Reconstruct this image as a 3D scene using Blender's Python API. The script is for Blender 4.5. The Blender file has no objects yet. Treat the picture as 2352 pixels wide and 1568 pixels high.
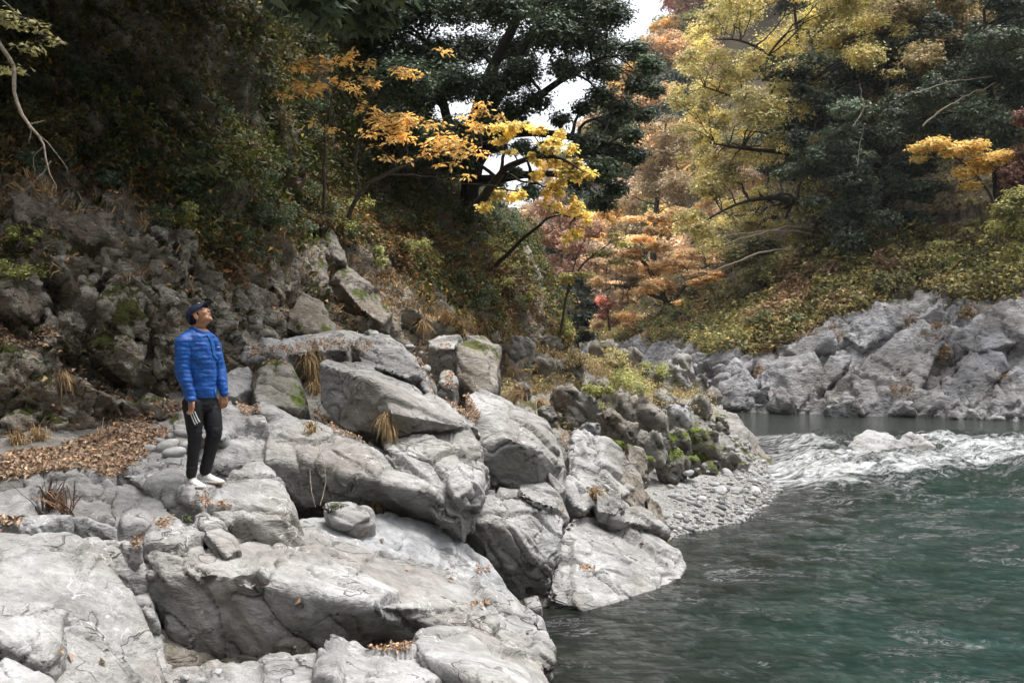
import bpy, bmesh, math, random
import numpy as np
from mathutils import Vector, Matrix
from mathutils.bvhtree import BVHTree

random.seed(11)
rng = np.random.default_rng(11)
scene = bpy.context.scene
COL = scene.collection

# ------------------------------------------------------------------ camera
F = 2287.0            # focal length in units of a 2352 px wide picture (35 mm lens)
CAMZ = 3.4            # metres above the river
HU, HV = 1176.0, 760.0
cam_data = bpy.data.cameras.new('camera')
cam = bpy.data.objects.new('camera', cam_data)
COL.objects.link(cam)
cam.location = (0, 0, CAMZ)
cam.rotation_euler = (math.radians(90), 0, 0)
cam_data.lens = 35.0
cam_data.sensor_width = 36.0
cam_data.shift_y = (HV - 784.0) / 2352.0
cam_data.clip_start = 0.1
cam_data.clip_end = 3000
cam_data.dof.use_dof = True
cam_data.dof.focus_distance = 10.5
cam_data.dof.aperture_fstop = 5.0
scene.camera = cam

# ------------------------------------------------------------------ light
SUN_EL, SUN_AZ = 74.0, 75.0      # azimuth from +Y towards +X
world = bpy.data.worlds.new('World')
scene.world = world
world.use_nodes = True
wn = world.node_tree
wn.nodes.clear()
sky = wn.nodes.new('ShaderNodeTexSky')
sky.sky_type = 'NISHITA'
sky.sun_disc = False
sky.sun_elevation = math.radians(SUN_EL)
sky.sun_rotation = math.radians(SUN_AZ)
sky.air_density = 1.0
sky.dust_density = 4.0
sky.ozone_density = 1.0
hs = wn.nodes.new('ShaderNodeHueSaturation')
hs.inputs['Saturation'].default_value = 0.22
hs.inputs['Value'].default_value = 1.0
bg = wn.nodes.new('ShaderNodeBackground')
bg.inputs['Strength'].default_value = 0.14
wo = wn.nodes.new('ShaderNodeOutputWorld')
wn.links.new(sky.outputs[0], hs.inputs['Color'])
wn.links.new(hs.outputs[0], bg.inputs['Color'])
wn.links.new(bg.outputs[0], wo.inputs['Surface'])
sd = bpy.data.lights.new('sun', 'SUN')
sd.energy = 1.15
sd.angle = math.radians(18)
sd.color = (1.0, 0.955, 0.89)
sun = bpy.data.objects.new('sun', sd)
COL.objects.link(sun)
el, az = math.radians(SUN_EL), math.radians(SUN_AZ)
sdir = Vector((math.cos(el) * math.sin(az), math.cos(el) * math.cos(az), math.sin(el)))
sun.rotation_euler = (-sdir).to_track_quat('-Z', 'Y').to_euler()
scene.view_settings.view_transform = 'Standard'
scene.view_settings.look = 'None'
scene.view_settings.gamma = 1.0
scene.view_settings.use_curve_mapping = False
scene.view_settings.exposure = 1.42
scene.render.engine = 'CYCLES'
scene.cycles.max_bounces = 6
scene.cycles.diffuse_bounces = 3
scene.cycles.glossy_bounces = 3
scene.cycles.transmission_bounces = 3

# ------------------------------------------------------------------ helpers
def P(u, v, Y):
    return np.array([(u - HU) / F * Y, Y, CAMZ - (v - HV) / F * Y])

def proj(p):
    p = np.asarray(p)
    Y = np.maximum(p[..., 1], 0.05)
    return HU + p[..., 0] / Y * F, HV + (CAMZ - p[..., 2]) / Y * F

def mesh_np(name, V, Fc, col=None, smooth=False, attrs=None, offset=None):
    """V (n,3); Fc (m,k) int array or a list of such arrays (tris and quads)."""
    V = np.ascontiguousarray(V, dtype=np.float32)
    if offset is not None:
        V = V - np.asarray(offset, dtype=np.float32)
    fl = Fc if isinstance(Fc, list) else [Fc]
    fl = [np.asarray(f, dtype=np.int32) for f in fl if len(f)]
    me = bpy.data.meshes.new(name)
    nl = sum(f.size for f in fl); nf = sum(len(f) for f in fl)
    me.vertices.add(len(V)); me.vertices.foreach_set('co', V.ravel())
    me.loops.add(nl); me.polygons.add(nf)
    me.loops.foreach_set('vertex_index', np.concatenate([f.ravel() for f in fl]))
    tot = np.concatenate([np.full(len(f), f.shape[1], np.int32) for f in fl])
    st = np.concatenate([[0], np.cumsum(tot)[:-1]]).astype(np.int32)
    me.polygons.foreach_set('loop_start', st)
    me.polygons.foreach_set('loop_total', tot)
    me.polygons.foreach_set('use_smooth', np.full(nf, smooth))
    me.update(calc_edges=True)
    if col is not None:
        a = me.attributes.new('col', 'FLOAT_COLOR', 'POINT')
        c = np.ones((len(V), 4), np.float32); c[:, :3] = col
        a.data.foreach_set('color', c.ravel())
    for k, val in (attrs or {}).items():
        a = me.attributes.new(k, 'FLOAT', 'POINT')
        a.data.foreach_set('value', np.ascontiguousarray(val, dtype=np.float32))
    return me

def link(name, me, mat=None, parent=None, loc=None):
    o = bpy.data.objects.new(name, me)
    COL.objects.link(o)
    if loc is not None: o.location = [float(c) for c in loc]
    if mat is not None: me.materials.append(mat)
    if parent is not None: o.parent = parent
    return o

def tag(o, label=None, cat=None, group=None, kind=None):
    if label: o['label'] = label
    if cat: o['category'] = cat
    if group: o['group'] = group
    if kind: o['kind'] = kind
    return o

def empty(name, loc, label, cat, group=None):
    o = bpy.data.objects.new(name, None)
    COL.objects.link(o); o.location = [float(c) for c in loc]
    o.empty_display_size = 0.1
    return tag(o, label, cat, group)

# -------- vectorised noise
def _h(ix, iy, iz, s):
    h = (ix.astype(np.int64) * 374761393 + iy.astype(np.int64) * 668265263 +
         iz.astype(np.int64) * 2147483647 + s * 1274126177) & 0xffffffff
    h = ((h ^ (h >> 13)) * 1274126177) & 0xffffffff
    h = ((h ^ (h >> 16)) * 2246822519) & 0xffffffff
    return (h ^ (h >> 15)) & 0xffffffff

def _r(ix, iy, iz, s):
    return _h(ix, iy, iz, s).astype(np.float64) / 4294967295.0

def vnoise(p, s=0):
    """gradient noise, about -1..1"""
    i = np.floor(p).astype(np.int64); f = p - i
    w = f * f * f * (f * (f * 6 - 15) + 10)
    out = np.zeros(len(p))
    for dx in (0, 1):
        wx = w[:, 0] if dx else 1 - w[:, 0]
        for dy in (0, 1):
            wy = w[:, 1] if dy else 1 - w[:, 1]
            for dz in (0, 1):
                wz = w[:, 2] if dz else 1 - w[:, 2]
                h = _h(i[:, 0] + dx, i[:, 1] + dy, i[:, 2] + dz, s)
                gx = ((h & 1023) / 511.5 - 1); gy = (((h >> 10) & 1023) / 511.5 - 1); gz = (((h >> 20) & 1023) / 511.5 - 1)
                out += wx * wy * wz * (gx * (f[:, 0] - dx) + gy * (f[:, 1] - dy) + gz * (f[:, 2] - dz))
    return out * 1.4

def fbm(p, sc=1.0, oc=4, s=0, gain=0.5):
    p = np.asarray(p) * sc; a = 1.0; out = np.zeros(len(p)); t = 0
    for k in range(oc):
        out += a * vnoise(p + 17.3 * k, s + k); t += a
        a *= gain; p = p * 2.03
    return out / t

def worley(p, s=0):
    """nearest cell: returns F1, F2, vector to centre, cell hash"""
    i = np.floor(p).astype(np.int64)
    n = len(p)
    f1 = np.full(n, 9.0); f2 = np.full(n, 9.0); cen = np.zeros((n, 3)); hid = np.zeros(n, np.int64)
    for dx in (-1, 0, 1):
        for dy in (-1, 0, 1):
            for dz in (-1, 0, 1):
                cx, cy, cz = i[:, 0] + dx, i[:, 1] + dy, i[:, 2] + dz
                h = _h(cx, cy, cz, s)
                c = np.stack([cx + (h & 1023) / 1023.0, cy + ((h >> 10) & 1023) / 1023.0, cz + ((h >> 20) & 1023) / 1023.0], 1)
                d = ((p - c) ** 2).sum(1)
                near = d < f1
                f2 = np.where(near, f1, np.minimum(f2, d))
                f1 = np.where(near, d, f1)
                cen[near] = c[near]; hid[near] = h[near]
    return np.sqrt(f1), np.sqrt(f2), p - cen, hid

def smooth01(x, a, b):
    t = np.clip((x - a) / (b - a), 0, 1)
    return t * t * (3 - 2 * t)

def rotm(ax, deg):
    return np.array(Matrix.Rotation(math.radians(deg), 3, ax))

# strata dip: beds run from upper left down to lower right as seen from the camera
STRATA = rotm('Y', 52) @ rotm('Z', 20)

def rock_disp(p, facet=0.5, fa=0.06, crack=0.02, rough=0.02, big=0.05, aniso=(0.36, 0.9, 1.35), seed=0, fr=None, fs=0.75, sub2=0.22, terr=0.22):
    """Displacement (metres) along the normal plus a crack mask."""
    M = STRATA if fr is None else fr
    q = p @ M
    w = np.stack([fbm(p, 1.1 * fs, 3, seed + 5), fbm(p, 1.1 * fs, 3, seed + 9), fbm(p, 1.1 * fs, 3, seed + 13)], 1) / fs ** 0.5
    q = q * np.array(aniso)
    d = big * 1.25 * fbm(p, 0.9 * fs, 3, seed + 1)
    cm = np.zeros(len(p))
    for lv, (sc, am) in enumerate(((1 / facet, fa), (2.3 / facet, fa * sub2))):
        f1, f2, v, h = worley(q * sc + w * 0.45, seed + 31 + lv)
        o = ((h >> 3) & 255) / 127.5 - 1
        t = np.stack([((h >> 5) & 255) / 127.5 - 1, ((h >> 11) & 255) / 127.5 - 1, ((h >> 17) & 255) / 127.5 - 1], 1)
        e = f2 - f1
        blend = smooth01(e, 0.0, 0.075)
        d = d + am * (0.6 * o + 1.3 * (t * v).sum(1)) * blend
        on = (((h >> 8) & 3) > 1) if lv == 0 else (((h >> 8) & 7) > 5)
        c = (1 - smooth01(e, 0.0, 0.06 if lv == 0 else 0.08)) * on
        d = d - crack * (1.0 if lv == 0 else 0.5) * c
        cm = np.maximum(cm, c)
    # long wandering fissures along the beds
    qf = q * fs
    z1 = np.abs(vnoise(qf * np.array([0.8, 1.2, 2.0]) + w * 1.0, seed + 70)); z2 = np.abs(vnoise(qf * np.array([1.7, 0.8, 1.1]) * 1.4 + w * 1.2, seed + 71))
    on1 = smooth01(vnoise(p * 0.9 * fs, seed + 72), -0.12, 0.12); on2 = smooth01(vnoise(p * 1.1 * fs, seed + 73), 0.0, 0.2)
    c3 = np.maximum((1 - smooth01(z1, 0.0, 0.03)) * on1, (1 - smooth01(z2, 0.0, 0.024)) * on2)
    d = d - crack * 1.1 * c3; cm = np.maximum(cm, c3)
    st_ = vnoise(qf * np.array([0.6, 1.0, 4.0]) + w * 0.7, seed + 74)
    d = d + big * terr * (smooth01(st_, -0.03, 0.03) - 0.5) * smooth01(np.abs(vnoise(p * 0.6 * fs, seed + 75)), 0.02, 0.2)
    # bedding lines
    b = vnoise(np.stack([qf[:, 0] * 1.5, qf[:, 1] * 1.9, qf[:, 2] * 11], 1) + w, seed + 50)
    d = d + rough * 0.45 * (1 - np.abs(b) * 2)
    d = d + rough * fbm(p, 6.0 * fs, 4, seed + 60, 0.55)
    return d, cm

def grid_faces(nu, nv):
    i = np.arange(nu - 1)[:, None] * nv + np.arange(nv - 1)[None, :]
    return np.stack([i, i + nv, i + nv + 1, i + 1], -1).reshape(-1, 4)

def grid_normals(Pg):
    du = np.gradient(Pg, axis=0); dv = np.gradient(Pg, axis=1)
    n = np.cross(du, dv)
    return n / np.maximum(np.linalg.norm(n, axis=-1, keepdims=True), 1e-9)

def mesh_arrays(me):
    V = np.empty(len(me.vertices) * 3, np.float32); me.vertices.foreach_get('co', V)
    N = np.empty(len(me.vertices) * 3, np.float32); me.vertices.foreach_get('normal', N)
    T = np.empty(len(me.polygons) * 4, np.int32)
    ok = len(me.loops) == len(me.polygons) * 4
    if ok: me.loops.foreach_get('vertex_index', T); Fc = T.reshape(-1, 4)
    else: Fc = None
    return V.reshape(-1, 3).astype(np.float64), N.reshape(-1, 3).astype(np.float64), Fc

def remesh(me, vox, smooth_it=3, fac=0.5):
    """voxel-remesh and relax a mesh; returns verts, normals, quads"""
    o = bpy.data.objects.new('tmp', me); COL.objects.link(o)
    m = o.modifiers.new('r', 'REMESH'); m.mode = 'VOXEL'; m.voxel_size = vox
    if smooth_it:
        s = o.modifiers.new('s', 'SMOOTH'); s.factor = fac; s.iterations = smooth_it
    dg = bpy.context.evaluated_depsgraph_get(); dg.update()
    ev = o.evaluated_get(dg).to_mesh()
    V, N, Fc = mesh_arrays(ev)
    o.evaluated_get(dg).to_mesh_clear()
    bpy.data.objects.remove(o); bpy.data.meshes.remove(me)
    return V, N, Fc

def hull_into(bm, pts):
    vs = [bm.verts.new([float(c) for c in p]) for p in pts]
    r = bmesh.ops.convex_hull(bm, input=vs)
    junk = [g for g in set(r['geom_interior']) | set(r['geom_unused']) if isinstance(g, bmesh.types.BMVert)]
    if junk: bmesh.ops.delete(bm, geom=junk, context='VERTS')

# ------------------------------------------------------------------ materials
def newmat(name):
    m = bpy.data.materials.new(name); m.use_nodes = True
    nt = m.node_tree; nt.nodes.clear()
    out = nt.nodes.new('ShaderNodeOutputMaterial')
    return m, nt, out

class NB:
    """tiny node builder"""
    def __init__(s, nt): s.nt = nt
    def n(s, t, **kw):
        nd = s.nt.nodes.new('ShaderNode' + t)
        for k, v in kw.items(): setattr(nd, k, v)
        return nd
    def set(s, nd, **kw):
        for k, v in kw.items():
            k = k.replace('_', ' ')
            if hasattr(v, 'is_output') or isinstance(v, bpy.types.NodeSocket): s.nt.links.new(v, nd.inputs[k])
            else: nd.inputs[k].default_value = v
        return nd
    def noise(s, vec, scale, detail=5, rough=0.55, dist=0.0):
        nd = s.n('TexNoise'); s.set(nd, Vector=vec, Scale=scale, Detail=detail, Roughness=rough, Distortion=dist)
        return nd.outputs['Fac']
    def noisec(s, vec, scale, detail=3):
        nd = s.n('TexNoise'); s.set(nd, Vector=vec, Scale=scale, Detail=detail)
        return nd.outputs['Color']
    def ramp(s, fac, a, b, ca=0.0, cb=1.0):
        nd = s.n('MapRange', interpolation_type='SMOOTHSTEP')
        nd.inputs[0].default_value = 0
        s.nt.links.new(fac, nd.inputs[0])
        nd.inputs[1].default_value = a; nd.inputs[2].default_value = b
        nd.inputs[3].default_value = ca; nd.inputs[4].default_value = cb
        return nd.outputs[0]
    def math(s, op, a, b=None, clamp=False):
        nd = s.n('Math', operation=op, use_clamp=clamp)
        for i, x in enumerate((a, b)):
            if x is None: continue
            if isinstance(x, (int, float)): nd.inputs[i].default_value = x
            else: s.nt.links.new(x, nd.inputs[i])
        return nd.outputs[0]
    def mix(s, fac, a, b, mode='MIX'):
        nd = s.n('Mix', data_type='RGBA', blend_type=mode)
        for i, x in ((0, fac), (6, a), (7, b)):
            if isinstance(x, (int, float)): nd.inputs[i].default_value = x
            elif isinstance(x, tuple): nd.inputs[i].default_value = (*x, 1)
            else: s.nt.links.new(x, nd.inputs[i])
        return nd.outputs[2]
    def vmap(s, vec, scale=(1, 1, 1), rot=(0, 0, 0)):
        nd = s.n('Mapping'); s.nt.links.new(vec, nd.inputs[0])
        nd.inputs['Rotation'].default_value = [math.radians(a) for a in rot]
        nd.inputs['Scale'].default_value = scale
        return nd.outputs[0]
    def vadd(s, a, b, k=1.0):
        m_ = s.n('VectorMath', operation='SCALE'); s.nt.links.new(b, m_.inputs[0]); m_.inputs['Scale'].default_value = k
        nd = s.n('VectorMath', operation='ADD'); s.nt.links.new(a, nd.inputs[0]); s.nt.links.new(m_.outputs[0], nd.inputs[1])
        return nd.outputs[0]

def rock_material(name, c1, c2, tint=(0.30, 0.25, 0.19), tint_amt=0.5, vein=0.35, moss=0.0, lichen=0.0,
                  mosscol=(0.06, 0.075, 0.015), scale=1.0, bump=1.0, dark=0.0, crackcol=(0.05, 0.045, 0.038), streak=(0.75, 1.0, 1.45)):
    m, nt, out = newmat(name); b = NB(nt)
    g = b.n('NewGeometry'); pos = g.outputs['Position']
    wpos = b.vadd(pos, b.noisec(pos, 1.6 * scale), 0.28)
    st = b.vmap(wpos, streak, (0, 52, 20))
    # broad colour drift and beds
    f1 = b.ramp(b.noise(st, 0.9 * scale, 6, 0.6), 0.32, 0.68)
    c = b.mix(f1, c1, c2)
    f2 = b.ramp(b.noise(pos, 0.7 * scale, 6, 0.65), 0.42, 0.66)
    c = b.mix(b.math('MULTIPLY', f2, tint_amt), c, tint)
    fine = b.ramp(b.noise(st, 6 * scale, 9, 0.78), 0.28, 0.72, 0.62, 1.25)
    c = b.mix(1.0, c, b_comb(b, fine), 'MULTIPLY')
    # pale veins
    if vein > 0:
        vz = b.math('ABSOLUTE', b.math('SUBTRACT', b.noise(b.vmap(wpos, (1.0, 1.3, 1.8), (20, 20, 60)), 2.0 * scale, 3, 0.65, 0.25), 0.5))
        vf = b.ramp(vz, 0.002, 0.012, 1.0, 0.0)
        vf = b.math('MULTIPLY', vf, b.ramp(b.noise(pos, 1.9 * scale, 3), 0.48, 0.66))
        c = b.mix(b.math('MULTIPLY', vf, vein), c, (0.72, 0.72, 0.70))
    # dark pits and hairline cracks
    cz = b.math('ABSOLUTE', b.math('SUBTRACT', b.noise(b.vmap(wpos, (0.5, 0.8, 1.9), (0, 52, 20)), 1.3 * scale, 3, 0.6, 0.15), 0.5))
    cf = b.ramp(cz, 0.0015, 0.007, 1.0, 0.0)
    cf = b.math('MULTIPLY', cf, b.ramp(b.noise(pos, 1.1 * scale, 3), 0.46, 0.58))
    at = b.n('Attribute', attribute_name='crack')
    crack_dark = b.math('MULTIPLY', b.ramp(at.outputs['Fac'], 0.55, 1.0), b.ramp(b.noise(pos, 2.0, 4), 0.35, 0.6))  # darkens the carved cracks in broken stretches
    cf2 = b.math('MAXIMUM', b.math('MULTIPLY', cf, 0.6), b.math('MULTIPLY', crack_dark, 0.75))
    c = b.mix(cf2, c, crackcol)
    pit = b.ramp(b.noise(b.vmap(wpos, (1, 1, 3.0), (0, 40, 10)), 6.5 * scale, 3, 0.6), 0.70, 0.76)
    c = b.mix(b.math('MULTIPLY', pit, 0.55), c, (0.10, 0.095, 0.085))
    if dark > 0:
        df = b.ramp(b.noise(b.vmap(wpos, (0.8, 0.8, 0.5)), 0.8, 6, 0.62), 0.44, 0.60)
        c = b.mix(b.math('MULTIPLY', df, dark), c, (0.075, 0.065, 0.05))
    if lichen > 0:
        lf = b.ramp(b.noise(wpos, 3.6 * scale, 5, 0.66), 0.56, 0.62)
        c = b.mix(b.math('MULTIPLY', lf, lichen), c, (0.46, 0.45, 0.40))
    if moss > 0:
        sep = b.n('SeparateXYZ'); nt.links.new(g.outputs['Normal'], sep.inputs[0])
        mz = b.ramp(sep.outputs['Z'], -0.2, 0.8)
        mm = b.math('ADD', b.noise(pos, 1.3, 7, 0.68), b.math('MULTIPLY', mz, 0.12))
        mf = b.ramp(mm, 0.70 - 0.2 * moss, 0.76 - 0.2 * moss)
        mc = b.mix(b.ramp(b.noise(pos, 14, 4), 0.3, 0.7), mosscol, tuple(1.9 * x for x in mosscol))
        c = b.mix(mf, c, mc)
    bs = b.n('BsdfPrincipled')
    nt.links.new(c, bs.inputs['Base Color'])
    bs.inputs['Roughness'].default_value = 0.85
    bs.inputs['Specular IOR Level'].default_value = 0.22
    rd = b.math('ABSOLUTE', b.math('SUBTRACT', b.noise(st, 2.6 * scale, 6, 0.62), 0.5))
    h = b.math('ADD', b.math('MULTIPLY', b.noise(st, 7 * scale, 9, 0.68), 0.8), b.math('MULTIPLY', cf, -0.9))
    h = b.math('ADD', h, b.math('MULTIPLY', b.math('MINIMUM', rd, 0.12), 3.4))
    h = b.math('ADD', h, b.math('MULTIPLY', b.noise(pos, 38 * scale, 6, 0.6), 0.22))
    bp = b.n('Bump'); bp.inputs['Strength'].default_value = min(1.0, 0.75 * bump); bp.inputs['Distance'].default_value = 0.05 * bump / scale
    nt.links.new(h, bp.inputs['Height'])
    nt.links.new(bp.outputs[0], bs.inputs['Normal'])
    nt.links.new(bs.outputs[0], out.inputs[0])
    return m

def b_comb(b, f):
    nd = b.n('CombineColor')
    for i in range(3): b.nt.links.new(f, nd.inputs[i])
    return nd.outputs[0]

def leaf_material(name, trans=0.3, rough=0.55, spec=0.3, gain=1.0):
    m, nt, out = newmat(name); b = NB(nt)
    at = b.n('Attribute', attribute_name='col')
    c = at.outputs['Color']
    g = b.n('NewGeometry')
    bs = b.n('BsdfPrincipled'); nt.links.new(c, bs.inputs['Base Color'])
    bs.inputs['Roughness'].default_value = rough; bs.inputs['Specular IOR Level'].default_value = spec
    tr = b.n('BsdfTranslucent'); nt.links.new(b.mix(1.0, c, (1.05, 1.03, 0.9), 'MULTIPLY'), tr.inputs['Color'])
    mx = b.n('MixShader'); mx.inputs[0].default_value = trans
    nt.links.new(bs.outputs[0], mx.inputs[1]); nt.links.new(tr.outputs[0], mx.inputs[2])
    nt.links.new(mx.outputs[0], out.inputs[0])
    return m

def plain(name, col, rough=0.7, spec=0.3, noise=0.0, nscale=20, bump=0.0, metal=0.0, sheen=0.0):
    m, nt, out = newmat(name); b = NB(nt)
    bs = b.n('BsdfPrincipled')
    bs.inputs['Roughness'].default_value = rough; bs.inputs['Specular IOR Level'].default_value = spec
    bs.inputs['Metallic'].default_value = metal
    tc = b.n('TexCoord').outputs['Object']
    f = b.ramp(b.noise(tc, nscale, 5, 0.6), 0.25, 0.75, 1 - noise, 1 + noise)
    nt.links.new(b.mix(1.0, tuple(col), b_comb(b, f), 'MULTIPLY'), bs.inputs['Base Color'])
    if bump:
        bp = b.n('Bump'); bp.inputs['Strength'].default_value = 0.7; bp.inputs['Distance'].default_value = bump
        nt.links.new(b.noise(tc, nscale * 1.5, 6, 0.6), bp.inputs['Height']); nt.links.new(bp.outputs[0], bs.inputs['Normal'])
    nt.links.new(bs.outputs[0], out.inputs[0])
    return m

M_ROCK = rock_material('river_worn_rock', (0.25, 0.246, 0.238), (0.43, 0.43, 0.425), tint=(0.235, 0.205, 0.17), tint_amt=0.5, vein=0.55)
M_BLUE = rock_material('smooth_blue_grey_rock', (0.27, 0.275, 0.285), (0.38, 0.385, 0.39), tint=(0.30, 0.29, 0.27), tint_amt=0.2, vein=0.45, bump=0.6)
M_ROCKB = rock_material('weathered_brown_rock', (0.17, 0.155, 0.135), (0.30, 0.28, 0.25), tint=(0.17, 0.135, 0.095), tint_amt=0.6, vein=0.25, moss=0.22, lichen=0.3, mosscol=(0.05, 0.058, 0.014))
M_ROCKM = rock_material('mossy_rock', (0.21, 0.20, 0.175), (0.34, 0.33, 0.30), tint=(0.18, 0.15, 0.105), tint_amt=0.6, vein=0.3, moss=0.42, mosscol=(0.055, 0.075, 0.012))
M_SPITMOSS = rock_material('bright_mossy_rock', (0.19, 0.18, 0.155), (0.32, 0.31, 0.28), tint=(0.16, 0.13, 0.09), tint_amt=0.6, vein=0.3, moss=0.5, mosscol=(0.07, 0.092, 0.014))
M_BLOCK = rock_material('lichen_spotted_block', (0.26, 0.23, 0.19), (0.48, 0.44, 0.38), tint=(0.29, 0.23, 0.165), tint_amt=0.6, vein=0.1, moss=0.38, lichen=0.85, mosscol=(0.045, 0.048, 0.012), dark=0.4, bump=1.6)
M_CLIFF = rock_material('mossy_cliff_rock', (0.27, 0.235, 0.19), (0.52, 0.475, 0.40), tint=(0.31, 0.24, 0.165), tint_amt=0.7, vein=0.1, moss=0.5,
                        lichen=0.85, mosscol=(0.038, 0.038, 0.010), dark=0.4, bump=2.2, streak=(0.6, 1.0, 1.8))
M_FARROCK = rock_material('far_bank_rock', (0.28, 0.28, 0.29), (0.47, 0.465, 0.475), tint=(0.33, 0.29, 0.26), tint_amt=0.5, vein=0.2, scale=0.55, bump=1.8, dark=0.45)
M_LEAF = leaf_material('leaf_tissue', 0.3)
M_DLEAF = leaf_material('waxy_leaf_tissue', 0.15, 0.5, 0.3)
M_DRY = leaf_material('dry_leaf_tissue', 0.12, 0.8, 0.15)
M_BARK = plain('grey_brown_bark', (0.085, 0.07, 0.055), 0.9, 0.2, 0.45, 30, 0.02)
M_BARKD = plain('dark_bark', (0.035, 0.03, 0.025), 0.9, 0.2, 0.4, 30, 0.02)
M_BARKL = plain('pale_bark', (0.30, 0.25, 0.20), 0.85, 0.2, 0.35, 40, 0.005)
# ================================================================== SETTING
# ---------------- left bank ground
_ys = np.array([-6, 5, 10, 12, 13.2, 14.4, 16.5, 17.7, 21, 24.3, 27, 30, 35, 39, 46, 55, 70, 90])
_xs = np.array([0.2, 0.2, 0.1, 0.3, 1.6, 2.1, 2.7, 4.1, 5.65, 6.2, 7.0, 7.4, 7.7, 7.4, 5.6, 3.4, 2.2, 1.8])
CLB = np.array([  # cliff foot: x, y, inward x, inward y, foot z, height of crest above foot
    (-17.0, 4.0, -0.75, 0.65, 2.2, 13), (-10.0, 9.6, -0.45, 0.89, 2.2, 13), (-6.9, 11.6, -0.40, 0.92, 2.2, 13), (-5.4, 12.7, -0.42, 0.91, 2.3, 13), (-4.05, 13.6, -0.50, 0.87, 2.55, 13),
    (-2.9, 15.8, -0.62, 0.78, 3.05, 13), (-1.6, 19.5, -0.75, 0.66, 3.1, 12.5), (-0.35, 23.5, -0.86, 0.50, 2.9, 8.2),
    (0.95, 27.0, -0.93, 0.36, 2.6, 4.9), (1.75, 29.8, -0.98, 0.20, 2.3, 4.3), (1.8, 33, -1.0, 0.05, 2.2, 5), (1.0, 39, -1.0, 0.0, 2.2, 7),
    (-1.5, 50, -0.95, -0.2, 2.2, 9), (-4, 66, -0.95, -0.2, 2.0, 10)])
def xshore(y): return np.interp(y, _ys, _xs)
def xcliff(y): return np.interp(y, CLB[:, 1], CLB[:, 0])
def zfoot(y): return np.interp(y, CLB[:, 1], CLB[:, 4])
def gz(x, y):
    d = xshore(y) - x
    full = np.clip(xshore(y) - xcliff(y), 1.0, 50)
    rock = np.interp(d, [-3, -1.2, 0, 0.6, 2.0, 4.0], [-1.6, -0.8, -0.05, 0.75, 1.45, 1.85])
    t = smooth01(d / full, 0.45, 1.0)
    rock = rock + t * np.maximum(zfoot(y) - 1.85, 0)
    grav = np.interp(d, [-3, -1.5, 0, 0.6, 3.0, 3.9, 4.8], [-1.3, -0.6, 0.0, 0.16, 0.55, 1.5, 2.0])
    g = smooth01(y, 15.2, 16.6) * (1 - smooth01(y, 23.0, 24.6))
    z = rock * (1 - g) + grav * g
    low = 1 - smooth01(y + 0.5 * (x + 1.2), 7.6, 9.0)
    z = z * (1 - low) + np.minimum(z, 0.15 + 0.40 * np.clip(-x - 1.5, -1, 2)) * low
    z = z - 0.5 * smooth01(x, -3.4, -2.8) * (1 - smooth01(y, 11.5, 12.6)) * smooth01(z, 0.3, 0.9)
    z = z - 0.55 * smooth01(y, 11.5, 12.5) * (1 - smooth01(y, 15.0, 15.8)) * (1 - smooth01(d, 2.6, 3.6)) * smooth01(z, 0.2, 0.7)
    dx = x - xcliff(y)
    return z

nx_, ny_ = 240, 520
gy = np.concatenate([np.linspace(-4, 8, 50), np.linspace(8.05, 40, 240), np.linspace(40.5, 80, 40)])
ty = np.linspace(0, 1, nx_)
X = np.empty((len(gy), nx_)); Yg = np.repeat(gy[:, None], nx_, 1)
for i, y in enumerate(gy):
    X[i] = (xcliff(y) - 2.0) * (1 - ty) + (xshore(y) + 3.0) * ty
Z = gz(X, Yg)
G = np.stack([X, Yg, Z], -1)
N = grid_normals(G); N = N * np.sign(N[..., 2:3])
flat = G.reshape(-1, 3)
d, cm = rock_disp(flat, 0.7, 0.16, 0.05, 0.03, 0.16, seed=3)
dshore = (xshore(Yg) - X).ravel()
grav = smooth01(flat[:, 1], 15.6, 16.6) * (1 - smooth01(flat[:, 1], 23.4, 24.4)) * (1 - smooth01(dshore, 3.0, 3.7))
path = (1 - smooth01(flat[:, 0], -2.9, -2.3)) * smooth01(flat[:, 1], 8.8, 9.6)
damp = 1 - 0.93 * np.maximum(grav, 0.75 * path)
flat2 = flat + N.reshape(-1, 3) * (d * damp)[:, None] - np.array([0, 0, 1]) * (0.05 * (1 - grav))[:, None]
M_GROUND = rock_material('bank_rock_with_soil', (0.20, 0.19, 0.175), (0.34, 0.33, 0.31), tint=(0.17, 0.14, 0.11), tint_amt=0.5, vein=0.15, moss=0.12, lichen=0.1, mosscol=(0.05, 0.055, 0.015))
GF = grid_faces(len(gy), nx_)
isg = (grav > 0.5)
fg = isg[GF].mean(1) > 0.5
# gravel has its own sheet
def submesh(V, Fs):
    idx = np.unique(Fs); mp = np.full(len(V), -1); mp[idx] = np.arange(len(idx))
    return V[idx], mp[Fs], idx
V1, F1, i1 = submesh(flat2, GF[~fg])
ground = link('ground', mesh_np('ground', V1, F1[:, ::-1], smooth=True, attrs={'crack': cm[i1]}), M_GROUND); tag(ground, kind='structure')
V2, F2, _ = submesh(flat2, GF[fg])
mg, nt, out = newmat('wet_grit'); b = NB(nt)
pos = b.n('NewGeometry').outputs['Position']
vo = b.n('TexVoronoi'); b.set(vo, Vector=pos, Scale=26.0)
c = b.mix(b.ramp(b.noise(pos, 1.1, 5), 0.4, 0.62), (0.12, 0.112, 0.10), (0.20, 0.195, 0.185))
c = b.mix(b.ramp(vo.outputs['Color'], 0.1, 0.9, 0.0, 0.55), c, (0.42, 0.42, 0.41))
c = b.mix(b.ramp(b.noise(pos, 30, 4), 0.6, 0.75, 0, 0.7), c, (0.17, 0.12, 0.08))
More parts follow.
